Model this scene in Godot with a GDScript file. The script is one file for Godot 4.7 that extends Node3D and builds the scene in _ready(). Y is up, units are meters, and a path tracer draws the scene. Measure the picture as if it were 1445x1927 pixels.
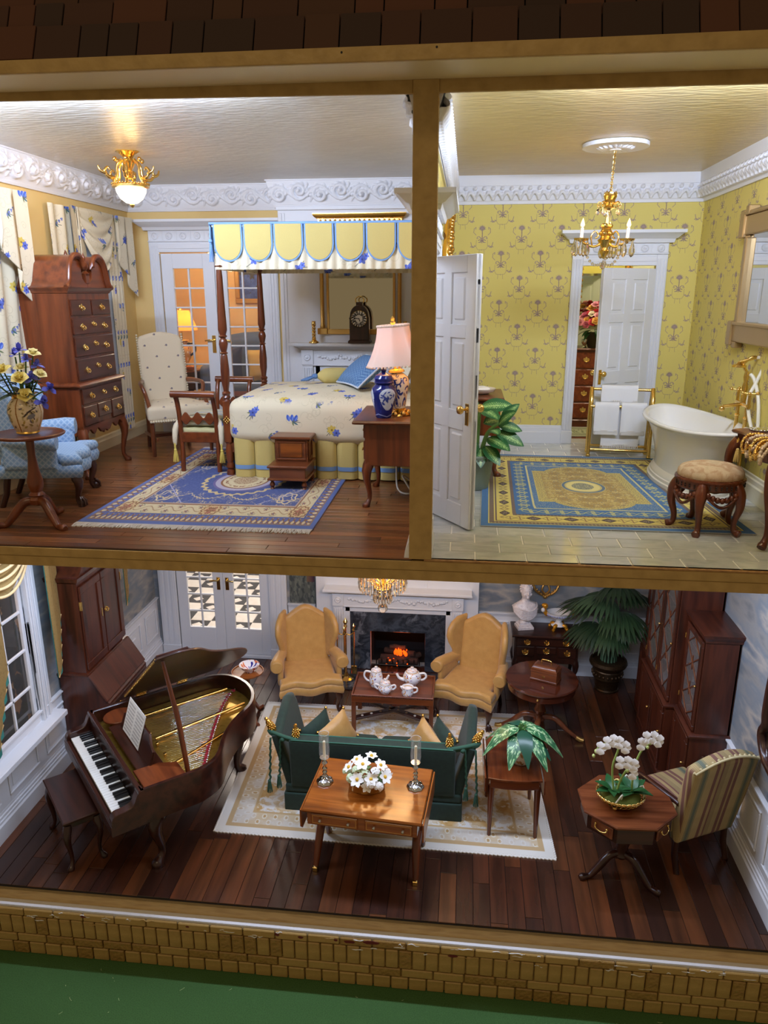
extends Node3D
# One unit below is about 1.2 m of the full-size room; the doll's house itself is built at a tenth of that.
const S := 0.1
const OFF := Vector3(0,3.08,0)       # the green table top is y = 0
const F1 := -2.554                     # living room floor
const XL := -2.95
const XR := 2.65
const D2 := 3.82
const DB := 3.58
const D1 := 3.53
const CH := 2.493
var rng := RandomNumberGenerator.new()
var names := {}
var mats := {}
var M := {}

# ---------------------------------------------------------------- mesh builder
class G:
	var P := PackedVector3Array()
	var U := PackedVector2Array()
	var N := PackedInt32Array()
	var x := Transform3D()
	var sg := 4294967295
	var top := 0
	func smooth():
		top += 1
		sg = top
	func flat():
		sg = 4294967295
	func at(p,r = Vector3.ZERO,s = Vector3.ONE):
		x = Transform3D(Basis.from_euler(r*PI/180.0)*Basis.from_scale(s),p)
		return self
	func t(a,b,c,ua = Vector2(),ub = Vector2(),uc = Vector2()):
		P.append(x*a)
		U.append(ua)
		if x.basis.determinant() > 0:
			P.append(x*c)
			P.append(x*b)
			U.append(uc)
			U.append(ub)
		else:
			P.append(x*b)
			P.append(x*c)
			U.append(ub)
			U.append(uc)
		N.append(sg)
	func q(a,b,c,d,ua = Vector2(0,1),ub = Vector2(1,1),uc = Vector2(1,0),ud = Vector2(0,0)):
		t(a,b,c,ua,ub,uc)
		t(a,c,d,ua,uc,ud)
	func mesh():
		var st := SurfaceTool.new()
		st.begin(Mesh.PRIMITIVE_TRIANGLES)
		var k = 0
		for n in N:
			for j in 3:
				st.set_smooth_group(n)
				st.set_uv(U[k])
				st.add_vertex(P[k]*S)
				k += 1
		st.generate_normals()
		st.index()
		return st.commit()
	# chamfered box by centre and size
	func box(c,s,b = 0.004):
		flat()
		var h = s/2.0
		b = minf(b,minf(h.x,minf(h.y,h.z))*0.9)
		for ax in 3:
			for sn in [-1.0,1.0]:
				var u = (ax + 1) % 3
				var w = (ax + 2) % 3
				var pts = []
				for k in [[-1,-1],[1,-1],[1,1],[-1,1]]:
					var p = Vector3()
					p[ax] = sn*h[ax]
					p[u] = k[0]*(h[u] - b)
					p[w] = k[1]*(h[w] - b)
					pts.append(c + p)
				if sn > 0:
					q(pts[0],pts[1],pts[2],pts[3])
				else:
					q(pts[3],pts[2],pts[1],pts[0])
		if b < 0.0005:
			return
		for ax in 3:
			var u = (ax + 1) % 3
			var w = (ax + 2) % 3
			for su in [-1.0,1.0]:
				for sw in [-1.0,1.0]:
					var a1 = Vector3()
					a1[u] = su*h[u]
					a1[w] = sw*(h[w] - b)
					var a2 = Vector3()
					a2[u] = su*(h[u] - b)
					a2[w] = sw*h[w]
					var lo = Vector3()
					lo[ax] = -(h[ax] - b)
					var hi = -lo
					if su*sw > 0:
						q(c + a1 + lo,c + a2 + lo,c + a2 + hi,c + a1 + hi)
					else:
						q(c + a2 + lo,c + a1 + lo,c + a1 + hi,c + a2 + hi)
		for sx in [-1.0,1.0]:
			for sy in [-1.0,1.0]:
				for sz in [-1.0,1.0]:
					var k = Vector3(sx,sy,sz)
					var a = c + k*Vector3(h.x,h.y - b,h.z - b)
					var d = c + k*Vector3(h.x - b,h.y,h.z - b)
					var e = c + k*Vector3(h.x - b,h.y - b,h.z)
					if sx*sy*sz > 0:
						t(a,d,e)
					else:
						t(a,e,d)
	func bb(x0,x1,y0,y1,z0,z1,b = 0.004):
		box(Vector3(x0 + x1,y0 + y1,z0 + z1)/2.0,Vector3(absf(x1 - x0),absf(y1 - y0),absf(z1 - z0)),b)
	# rings of points joined by bands; seam groups decide creases
	func loft(rings,cap0 = true,cap1 = true,bands = null,sides = null,uvs = false):
		var n = rings[0].size()
		var base = top + 1
		var nr = rings.size()
		for i in nr - 1:
			var bg = 0 if bands == null else bands[i]
			for j in n:
				var k = (j + 1) % n
				var sd = 0 if sides == null else sides[j]
				sg = base + bg*64 + sd
				top = maxi(top,sg)
				var u0 = float(j)/n
				var u1 = float(j + 1)/n
				var v0 = float(i)/(nr - 1)
				var v1 = float(i + 1)/(nr - 1)
				q(rings[i][j],rings[i][k],rings[i + 1][k],rings[i + 1][j],Vector2(u0,1 - v0),Vector2(u1,1 - v0),Vector2(u1,1 - v1),Vector2(u0,1 - v1))
		flat()
		if cap1:
			fan(rings[nr - 1],false)
		if cap0:
			fan(rings[0],true)
	func fan(r,back):
		var c = Vector3()
		for p in r:
			c += p
		c /= r.size()
		for j in r.size():
			var k = (j + 1) % r.size()
			if back:
				t(c,r[k],r[j])
			else:
				t(c,r[j],r[k])
	static func creases(prof,deg = 38.0):
		var out = []
		var g = 0
		for i in prof.size() - 1:
			if i > 0:
				var a = Vector2(prof[i][0] - prof[i - 1][0],prof[i][1] - prof[i - 1][1])
				var b = Vector2(prof[i + 1][0] - prof[i][0],prof[i + 1][1] - prof[i][1])
				if a.length() > 1e-6 and b.length() > 1e-6 and absf(a.angle_to(b)) > deg_to_rad(deg):
					g += 1
			out.append(g)
		return out
	# prof: [[radius,y],...] from the bottom up
	func lathe(prof,c = Vector3.ZERO,n = 16,deg = 38.0,caps = true):
		var rings = []
		for p in prof:
			var r = PackedVector3Array()
			for j in n:
				var a = TAU*j/n
				r.append(c + Vector3(cos(a)*maxf(p[0],0.0002),p[1],-sin(a)*maxf(p[0],0.0002)))
			rings.append(r)
		loft(rings,caps and prof[0][0] > 0.001,caps and prof[-1][0] > 0.001,creases(prof,deg))
	# poly: outline seen from above as (x,z); prof: [[out,y],...]
	func slab(poly,prof,cap0 = true,cap1 = true,corner = 30.0,deg = 38.0):
		var pl = []
		for p in poly:
			pl.append(p)
		var ar = 0.0
		for i in pl.size():
			var a = pl[i]
			var b = pl[(i + 1) % pl.size()]
			ar += a.x*-b.y - b.x*-a.y
		if ar < 0:
			pl.reverse()
		var n = pl.size()
		var nrm = []
		var sides = []
		var g = 0
		for i in n:
			var a = (pl[i] - pl[(i + n - 1) % n]).normalized()
			var b = (pl[(i + 1) % n] - pl[i]).normalized()
			var na = Vector2(-a.y,a.x)
			var nb = Vector2(-b.y,b.x)
			var m = (na + nb)
			m = m/maxf(m.length_squared()/2.0,0.15)
			nrm.append(m)
			if absf(a.angle_to(b)) > deg_to_rad(corner):
				g += 1
			sides.append(g % 60)
		for i in n:
			if sides[i] == 0:
				sides[i] = g % 60
			else:
				break
		var rings = []
		for p in prof:
			var r = PackedVector3Array()
			for i in n:
				var v = pl[i] + nrm[i]*p[0]
				r.append(Vector3(v.x,p[1],v.y))
			rings.append(r)
		loft(rings,false,false,creases(prof,deg),sides)
		for e in [[0,cap0,true],[prof.size() - 1,cap1,false]]:
			if not e[1]:
				continue
			var flatpoly = PackedVector2Array()
			for p in rings[e[0]]:
				flatpoly.append(Vector2(p.x,-p.z))
			var tr = Geometry2D.triangulate_polygon(flatpoly)
			if tr.size() == 0:
				fan(rings[e[0]],e[2])
			for k in range(0,tr.size(),3):
				var a = rings[e[0]][tr[k]]
				var b = rings[e[0]][tr[k + 1]]
				var c = rings[e[0]][tr[k + 2]]
				var s = (flatpoly[tr[k + 1]] - flatpoly[tr[k]]).cross(flatpoly[tr[k + 2]] - flatpoly[tr[k]])
				if (s > 0) != e[2]:
					t(a,b,c)
				else:
					t(a,c,b)
	# poly in x,y,pulled out along z from z0 to z0 + d
	func ext(poly,z0,d,b = 0.003,corner = 30.0):
		var keep = x
		x = x*Transform3D(Basis(Vector3(1,0,0),Vector3(0,0,1),Vector3(0,-1,0)),Vector3(0,0,z0))
		var pl = PackedVector2Array()
		for p in poly:
			pl.append(Vector2(p.x,-p.y))
		slab(pl,[[-b,0.0],[0.0,b],[0.0,d - b],[-b,d]],true,true,corner,20.0)
		x = keep
	# the same with well rounded edges,for upholstery
	func soft(poly,z0,d,b = 0.02):
		var keep = x
		x = x*Transform3D(Basis(Vector3(1,0,0),Vector3(0,0,1),Vector3(0,-1,0)),Vector3(0,0,z0))
		var pl = PackedVector2Array()
		for p in poly:
			pl.append(Vector2(p.x,-p.y))
		slab(pl,[[-b*1.6,-b*0.12],[-b,0.0],[-b*0.3,b*0.3],[0.0,b],[0.0,d - b],[-b*0.3,d - b*0.3],[-b,d],[-b*1.6,d + b*0.12]],true,true,70.0,75.0)
		x = keep
	# leaf or petal: from base along dir,facing nrm,bending away from it
	func blade(base,dir,nrm,len,wid,bend = 0.2,fold = 0.15,th = 0.0015,nu = 6,tip = 0.8):
		var side = dir.cross(nrm).normalized()
		grid(nu,2,func(u,v):
			var w = wid*0.5*pow(sin(PI*clampf(pow(u,tip)*0.97 + 0.02,0,1)),0.8)
			var k = (v - 0.5)*2.0
			return base + dir*len*u*(1.0 - 0.25*absf(bend)*u) - nrm*bend*len*u*u + side*w*k + nrm*absf(k)*w*fold,th)
	func tube(path,rad,n = 8,caps = true,squash = 1.0):
		var rings = []
		var m = path.size()
		var tan = []
		for i in m:
			var d = path[mini(i + 1,m - 1)] - path[maxi(i - 1,0)]
			tan.append(d.normalized() if d.length() > 1e-9 else Vector3.UP)
		var up = Vector3.UP if absf(tan[0].y) < 0.9 else Vector3.RIGHT
		var nn = up.cross(tan[0]).normalized()
		for i in m:
			if i > 0:
				var ax = tan[i - 1].cross(tan[i])
				if ax.length() > 1e-7:
					nn = nn.rotated(ax.normalized(),tan[i - 1].angle_to(tan[i]))
			var bn = tan[i].cross(nn)
			var r = rad if rad is float else rad[i]
			var ring = PackedVector3Array()
			for j in n:
				var a = TAU*j/n
				ring.append(path[i] + nn*cos(a)*r + bn*sin(a)*r*squash)
			rings.append(ring)
		loft(rings,caps,caps)
	func rod(a,b,r,n = 8):
		tube([a,b],[r,r] if r is float else r,n)
	func ball(c,r,nu = 12,nv = 8):
		var rr = r if r is Vector3 else Vector3(r,r,r)
		var rings = []
		for i in nv + 1:
			var th = PI*i/nv
			var ring = PackedVector3Array()
			for j in nu:
				var a = TAU*j/nu
				var sr = maxf(sin(th),0.002)
				ring.append(c + Vector3(rr.x*sr*cos(a),-rr.y*cos(th),-rr.z*sr*sin(a)))
			rings.append(ring)
		loft(rings,false,false)
	# sheet from f(u,v) with thickness
	func grid(nu,nv,f,th = 0.0,closed = false):
		smooth()
		var pts = []
		for i in nu + 1:
			var row = []
			for j in nv + 1:
				row.append(f.call(float(i)/nu,float(j)/nv))
			pts.append(row)
		var g1 = sg
		for i in nu:
			for j in nv:
				var w = [Vector2(float(i)/nu,1 - float(j)/nv),Vector2(float(i + 1)/nu,1 - float(j)/nv),Vector2(float(i + 1)/nu,1 - float(j + 1)/nv),Vector2(float(i)/nu,1 - float(j + 1)/nv)]
				q(pts[i][j],pts[i + 1][j],pts[i + 1][j + 1],pts[i][j + 1],w[0],w[1],w[2],w[3])
		if th == 0.0:
			return
		var back = []
		for i in nu + 1:
			var row = []
			for j in nv + 1:
				var du = pts[mini(i + 1,nu)][j] - pts[maxi(i - 1,0)][j]
				var dv = pts[i][mini(j + 1,nv)] - pts[i][maxi(j - 1,0)]
				row.append(pts[i][j] - du.cross(dv).normalized()*th)
			back.append(row)
		smooth()
		for i in nu:
			for j in nv:
				var w = [Vector2(float(i)/nu,1 - float(j)/nv),Vector2(float(i + 1)/nu,1 - float(j)/nv),Vector2(float(i + 1)/nu,1 - float(j + 1)/nv),Vector2(float(i)/nu,1 - float(j + 1)/nv)]
				q(back[i][j + 1],back[i + 1][j + 1],back[i + 1][j],back[i][j],w[3],w[2],w[1],w[0])
		flat()
		for i in nu:
			q(back[i][0],back[i + 1][0],pts[i + 1][0],pts[i][0])
			q(pts[i][nv],pts[i + 1][nv],back[i + 1][nv],back[i][nv])
		for j in nv:
			q(pts[0][j],pts[0][j + 1],back[0][j + 1],back[0][j])
			q(back[nu][j],back[nu][j + 1],pts[nu][j + 1],pts[nu][j])
	# rounded upholstery block; puff swells each side
	func rbox(c,s,r,puff = Vector3.ZERO,n = 4,warp = null):
		smooth()
		var h = s/2.0
		r = minf(r,minf(h.x,minf(h.y,h.z)))
		for ax in 3:
			for sn in [-1.0,1.0]:
				var u = (ax + 1) % 3
				var w = (ax + 2) % 3
				var cu = []
				var cw = []
				for e in [[cu,h[u]],[cw,h[w]]]:
					for k in 4:
						e[0].append(-e[1] + r - r*tan(PI/4*(1.0 - k/3.0)))
					for k in range(1,n):
						e[0].append(-e[1] + r + 2.0*(e[1] - r)*k/n)
					for k in 4:
						e[0].append(e[1] - r + r*tan(PI/4*k/3.0))
				var pts = []
				for a in cu:
					var row = []
					for b in cw:
						var p = Vector3()
						p[ax] = sn*h[ax]
						p[u] = a
						p[w] = b
						var inner = Vector3(clampf(p.x,-h.x + r,h.x - r),clampf(p.y,-h.y + r,h.y - r),clampf(p.z,-h.z + r,h.z - r))
						var d = p - inner
						var o = inner + d.normalized()*r
						var f = Vector3(o.x/h.x,o.y/h.y,o.z/h.z)
						o.x += puff.x*f.x*(1 - f.y*f.y)*(1 - f.z*f.z)
						o.y += puff.y*f.y*(1 - f.x*f.x)*(1 - f.z*f.z)
						o.z += puff.z*f.z*(1 - f.y*f.y)*(1 - f.x*f.x)
						if warp != null:
							o = warp.call(o)
						row.append(c + o)
					pts.append(row)
				for i in cu.size() - 1:
					for j in cw.size() - 1:
						if sn > 0:
							q(pts[i][j],pts[i + 1][j],pts[i + 1][j + 1],pts[i][j + 1])
						else:
							q(pts[i][j + 1],pts[i + 1][j + 1],pts[i + 1][j],pts[i][j])
	# pillow lying in x,y with thickness z
	func pillow(w,h,d,n = 10):
		for sn in [1.0,-1.0]:
			smooth()
			var f = func(u,v):
				var a = u*2 - 1
				var b = v*2 - 1
				var e = pow(maxf((1 - a*a)*(1 - b*b),0.0),0.42)
				var pin = 1.0 - 0.09*(1.0 - pow(absf(b),2.0))*pow(absf(a),3.0)
				var pin2 = 1.0 - 0.09*(1.0 - pow(absf(a),2.0))*pow(absf(b),3.0)
				return Vector3(a*w/2*pin*sn,b*h/2*pin2,sn*d/2*e)
			grid(n,n,f)
	# profile swept along a flat (x,z) polyline with mitred corners; prof: [[out,y],...]
	func sweep(path,prof,deg = 30.0):
		var n = path.size()
		var bands = creases(prof,deg)
		var base = top + 1
		var rows = []
		for i in n:
			var a = (path[i] - path[i - 1]).normalized() if i > 0 else (path[1] - path[0]).normalized()
			var b = (path[i + 1] - path[i]).normalized() if i < n - 1 else a
			var m = Vector2(a.y,-a.x) + Vector2(b.y,-b.x)
			m = m/maxf(m.length_squared()/2.0,0.15)
			var row = PackedVector3Array()
			for p in prof:
				row.append(Vector3(path[i].x + m.x*p[0],p[1],path[i].y + m.y*p[0]))
			rows.append(row)
		for i in n - 1:
			for j in prof.size() - 1:
				sg = base + bands[j] + 40*i
				top = maxi(top,sg)
				q(rows[i][j],rows[i][j + 1],rows[i + 1][j + 1],rows[i + 1][j])
		flat()
		for e in [0,n - 1]:
			var fl = PackedVector2Array()
			for p in prof:
				fl.append(Vector2(p[0],p[1]))
			var tr = Geometry2D.triangulate_polygon(fl)
			for k in range(0,tr.size(),3):
				t(rows[e][tr[k]],rows[e][tr[k + 1]],rows[e][tr[k + 2]])
	# cabriole leg: top at (x0,h,z0),swelling towards d
	func cabriole(p,h,r,d,n = 8,pad = 1.0):
		d = d.normalized()
		var pts = []
		var rs = []
		for e in [[1.0,0.0,1.15],[0.9,0.25,1.3],[0.78,0.75,1.15],[0.62,0.7,0.9],[0.45,0.25,0.7],[0.3,-0.1,0.58],[0.17,-0.1,0.52],[0.1,0.3,0.6],[0.055,0.75,0.85],[0.03,1.0,1.0],[0.0,1.0,0.85]]:
			pts.append(Vector3(p.x,p.y + h*e[0],p.z) + d*r*e[1]*(1.0 if e[0] > 0.08 else pad))
			rs.append(r*e[2])
		tube(pts,rs,n)

func spl(pts,n = 5):
	var out = []
	for i in pts.size() - 1:
		var a = pts[maxi(i - 1,0)]
		var b = pts[i]
		var c = pts[i + 1]
		var d = pts[mini(i + 2,pts.size() - 1)]
		for k in n:
			out.append(b.cubic_interpolate(c,a,d,float(k)/n))
	out.append(pts[-1])
	return out

func ring2(cx,cz,rx,rz,n = 32,a0 = 0.0,a1 = TAU):
	var p = PackedVector2Array()
	var full = absf(a1 - a0 - TAU) < 1e-4
	for i in (n if full else n + 1):
		var a = a0 + (a1 - a0)*i/n
		p.append(Vector2(cx + cos(a)*rx,cz + sin(a)*rz))
	return p

func rect2(x0,x1,z0,z1):
	return PackedVector2Array([Vector2(x0,z0),Vector2(x1,z0),Vector2(x1,z1),Vector2(x0,z1)])

# ---------------------------------------------------------------- scene tree
func numbered(key,called):
	names[key] = names.get(key,-1) + 1
	return called if names[key] == 0 else "%s_%03d" % [called,names[key]]

func thing(called,label,category,pos = Vector3.ZERO,turn = 0.0,group = ""):
	var o := Node3D.new()
	o.name = numbered("/" + called,called)
	add_child(o,true)
	o.position = (pos + OFF)*S
	o.rotation.y = deg_to_rad(turn)
	o.set_meta("label",label)
	o.set_meta("category",category)
	if group:
		o.set_meta("group",group)
	return o

func mi(called,mesh,m,parent):
	var o := MeshInstance3D.new()
	o.name = numbered(str(parent.get_instance_id()) + called,called) if parent != self else numbered("/" + called,called)
	o.mesh = mesh
	o.material_override = m
	parent.add_child(o,true)
	return o

func part(called,g,m,parent,label = ""):
	var o = mi(called,g.mesh(),m,parent)
	if label:
		o.set_meta("label",label)
	return o

func solo(called,label,category,g,m,pos = Vector3.ZERO,turn = 0.0,group = ""):
	var o = mi(called,g.mesh(),m,self)
	o.position = (pos + OFF)*S
	o.rotation.y = deg_to_rad(turn)
	o.set_meta("label",label)
	o.set_meta("category",category)
	if group:
		o.set_meta("group",group)
	return o

func struct(called,g,m,label = ""):
	var o = mi(called,g.mesh(),m,self)
	o.position = OFF*S
	o.set_meta("kind","structure")
	if label:
		o.set_meta("label",label)
	return o

func holder(called,label = ""):
	var o := Node3D.new()
	o.name = numbered("/" + called,called)
	add_child(o,true)
	o.position = OFF*S
	o.set_meta("kind","structure")
	if label:
		o.set_meta("label",label)
	return o

func dup(src,label,pos,turn = 0.0,group = ""):
	var o = src.duplicate()
	var base = String(src.name).rstrip("0123456789").rstrip("_")
	o.name = numbered("/" + base,base)
	add_child(o,true)
	o.position = (pos + OFF)*S
	o.rotation.y = deg_to_rad(turn)
	o.set_meta("label",label)
	if group:
		o.set_meta("group",group)
	return o

func lamp(parent,pos,col,e,size,called = "glow"):
	var l := OmniLight3D.new()
	l.name = called
	l.position = pos*S
	l.light_color = col
	l.light_energy = e*S*S
	l.light_size = size*S
	l.omni_range = 8.0
	l.omni_attenuation = 2.0
	l.shadow_enabled = true
	parent.add_child(l,true)
	return l

func strip(called,a,b,y,z,w,col,e,tilt):
	# a tape of LEDs: the glowing tape and an area light of its size just before its face
	var o = thing(called[0],called[1],"light",Vector3((a + b)/2,y,z))
	var g = G.new()
	g.at(Vector3.ZERO,Vector3(tilt,0,0))
	g.box(Vector3(0,0,w*0.15),Vector3(b - a,w,w*0.25),0.002)
	part("tape",g,glow(col,3.0),o)
	var l := AreaLight3D.new()
	l.name = "tape_light"
	l.area_size = Vector2(b - a,w)*S
	l.area_normalize_energy = true
	l.light_color = col
	l.light_energy = e*S*S
	l.area_range = 8.0
	l.area_attenuation = 2.0
	l.shadow_enabled = true
	l.rotation_degrees.x = tilt
	l.position = Vector3(0,0,0).rotated(Vector3.RIGHT,deg_to_rad(tilt))*S + Basis.from_euler(Vector3(deg_to_rad(tilt),0,0))*Vector3(0,0,-w*0.05)*S
	o.add_child(l,true)

# ---------------------------------------------------------------- materials
func c3(r,g,b):
	return Color(r/255.0,g/255.0,b/255.0)

func mat(col,rough = 0.6,metal = 0.0,spec = 0.5):
	var key = [col,rough,metal,spec]
	if not mats.has(key):
		var m := StandardMaterial3D.new()
		m.albedo_color = col
		m.roughness = rough
		m.metallic = metal
		m.metallic_specular = spec
		mats[key] = m
	return mats[key]

func glow(col,e):
	var m := StandardMaterial3D.new()
	m.albedo_color = col
	m.emission_enabled = true
	m.emission = col
	m.emission_energy_multiplier = e
	return m

func ntex(cols,freq,sd,oct = 4,size = 256,typ = FastNoiseLite.TYPE_SIMPLEX_SMOOTH,warp = 0.0):
	var n := FastNoiseLite.new()
	n.noise_type = typ
	n.seed = sd
	n.frequency = freq
	n.fractal_octaves = oct
	if warp > 0.0:
		n.domain_warp_enabled = true
		n.domain_warp_amplitude = warp
		n.domain_warp_frequency = freq
	var t := NoiseTexture2D.new()
	t.width = size
	t.height = size
	t.seamless = true
	t.noise = n
	if cols:
		var g := Gradient.new()
		var offs = PackedFloat32Array()
		var cc = PackedColorArray()
		for i in cols.size():
			offs.append(float(i)/(cols.size() - 1))
			cc.append(cols[i])
		g.offsets = offs
		g.colors = cc
		t.color_ramp = g
	return t

func ntri(tex,sc,rough = 0.6,metal = 0.0,world = false):
	# sc: how many times the texture repeats in one unit,per axis
	var m := StandardMaterial3D.new()
	m.albedo_texture = tex
	m.roughness = rough
	m.metallic = metal
	m.uv1_triplanar = true
	m.uv1_world_triplanar = world
	m.uv1_triplanar_sharpness = 8.0
	m.uv1_scale = (sc if sc is Vector3 else Vector3(sc,sc,sc))/S
	return m

func bump(m,tex,depth):
	m.heightmap_enabled = true
	m.heightmap_texture = tex
	m.heightmap_scale = depth
	return m

# wood tones share one texture per tone; the grain runs along one axis
func wood(key,axis = 1,rough = 0.28):
	var id = "wood%s%d%.2f" % [key,axis,rough]
	if not mats.has(id):
		var sc = Vector3(1.6,1.6,1.6)
		sc[axis] = 0.16
		var m = ntri(M["w_" + key],sc,rough)
		m.clearcoat_enabled = true
		m.clearcoat = 0.22
		m.clearcoat_roughness = 0.18
		mats[id] = m
	return mats[id]

func glass(a = 0.06,tint = Color(1,1,1)):
	var m := StandardMaterial3D.new()
	m.transparency = BaseMaterial3D.TRANSPARENCY_ALPHA
	m.albedo_color = Color(tint.r,tint.g,tint.b,a)
	m.roughness = 0.03
	return m

# ---------------------------------------------------------------- painted patterns (flat print,cloth and carpet)
class Pen:
	var im: Image
	var w: int
	var h: int
	func _init(ww,hh,col):
		w = ww
		h = hh
		im = Image.create(w,h,false,Image.FORMAT_RGB8)
		im.fill(col)
	func dot(x,y,r,col):
		for j in range(int(floor(y - r)),int(ceil(y + r)) + 1):
			for i in range(int(floor(x - r)),int(ceil(x + r)) + 1):
				if (i - x)*(i - x) + (j - y)*(j - y) <= r*r:
					im.set_pixel(posmod(i,w),posmod(j,h),col)
	func line(pts,r,col,r1 = -1.0):
		if r1 < 0:
			r1 = r
		var total = maxf(pts.size() - 1,1)
		for k in pts.size() - 1:
			var a = pts[k]
			var b = pts[k + 1]
			var n = int(ceil(a.distance_to(b)/0.7)) + 1
			for i in n:
				var f = float(i)/n
				var p = a.lerp(b,f)
				dot(p.x,p.y,lerpf(r,r1,(k + f)/total),col)
	func leaf(x,y,ang,len,wid,col):
		var d = Vector2(cos(ang),sin(ang))
		for i in 14:
			var f = i/13.0
			dot(x + d.x*len*f,y + d.y*len*f,maxf(wid*sin(PI*f),0.5),col)
	func flower(x,y,r,n,col,mid,turn = 0.0):
		for k in n:
			leaf(x,y,turn + TAU*k/n,r,r*0.33,col)
		dot(x,y,r*0.22,mid)
	func spiral(x,y,r,a0,turns,wid,col):
		var pts = []
		for i in 25:
			var f = i/24.0
			var a = a0 + TAU*turns*f
			pts.append(Vector2(x + cos(a)*r*(1 - f*0.85),y + sin(a)*r*(1 - f*0.85)))
		line(pts,wid,col)
	func tex():
		return ImageTexture.create_from_image(im)

func pic(w,h,f):
	# a texture whose pixels f(x,y) gives
	var im := Image.create(w,h,false,Image.FORMAT_RGB8)
	for y in h:
		for x in w:
			im.set_pixel(x,y,f.call(x,y))
	return ImageTexture.create_from_image(im)

func quarter(w,h,f):
	# the same,mirrored left to right and top to bottom,as carpets are
	var im := Image.create(w,h,false,Image.FORMAT_RGB8)
	for y in h/2:
		for x in w/2:
			var c = f.call(x,y)
			im.set_pixel(x,y,c)
			im.set_pixel(w - 1 - x,y,c)
			im.set_pixel(x,h - 1 - y,c)
			im.set_pixel(w - 1 - x,h - 1 - y,c)
	return ImageTexture.create_from_image(im)

func uvmat(tex,rough = 0.9):
	var m := StandardMaterial3D.new()
	m.albedo_texture = tex
	m.roughness = rough
	return m

func _ready():
	rng.seed = 11
	# ---- camera
	var cam := Camera3D.new()
	cam.name = "camera"
	add_child(cam)
	cam.position = (Vector3(0.5412,1.454,4.0) + OFF)*S
	cam.rotation = Vector3(-0.2854,0.1094,-0.0013)
	cam.fov = rad_to_deg(2.0*atan(1927.0/2.0/1402.5581))
	cam.near = 0.02
	cam.current = true
	# ---- the dim exhibition hall round the doll's house
	var we := WorldEnvironment.new()
	we.name = "world_environment"
	var env := Environment.new()
	env.background_mode = Environment.BG_COLOR
	env.background_color = c3(255,226,182)
	env.background_energy_multiplier = 0.25
	env.tonemap_mode = Environment.TONE_MAPPER_LINEAR
	env.tonemap_exposure = 1.0
	env.sdfgi_enabled = true
	env.ssao_enabled = true
	env.ssil_enabled = true
	we.environment = env
	add_child(we)
	# ---- LED tapes behind the front edge of each ceiling
	strip(["light_strip","white LED tape behind the header of the bedroom ceiling"],-2.9,-0.7,2.43,-0.06,0.05,Color(0.82,0.88,1.0),10.5,8)
	strip(["light_strip","white LED tape behind the header of the bathroom ceiling"],0.95,2.6,2.43,-0.06,0.05,Color(0.82,0.88,1.0),8.5,8)
	strip(["light_strip","white LED tape on the living room ceiling above the green sofa"],-2.6,2.4,-0.155,-0.6,0.05,Color(0.82,0.88,1.0),9.0,-76)
	var hall := AreaLight3D.new()      # ceiling panel of the exhibition hall,before and above the house
	var panel = thing("ceiling_panel_light","warm ceiling light panel of the hall in front of the dollhouse","light",Vector3(-1.5,7.2,6.5))
	var pg = G.new()
	pg.box(Vector3(0,0.1,0),Vector3(4,0.1,2),0.02)
	part("diffuser",pg,glow(c3(255,226,180),1.0),panel)
	hall.name = "panel_light"
	hall.area_size = Vector2(4,2)*S
	hall.light_color = c3(255,226,180)
	hall.light_energy = 9.0*S*S
	hall.area_range = 12.0
	hall.area_attenuation = 2.0
	hall.shadow_enabled = true
	hall.rotation_degrees.x = -90
	panel.add_child(hall,true)

	textures()
	shell()
	bedroom_walls()
	bathroom_walls()
	living_walls()
	outside()
	bedroom()
	bathroom()
	living()

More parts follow.
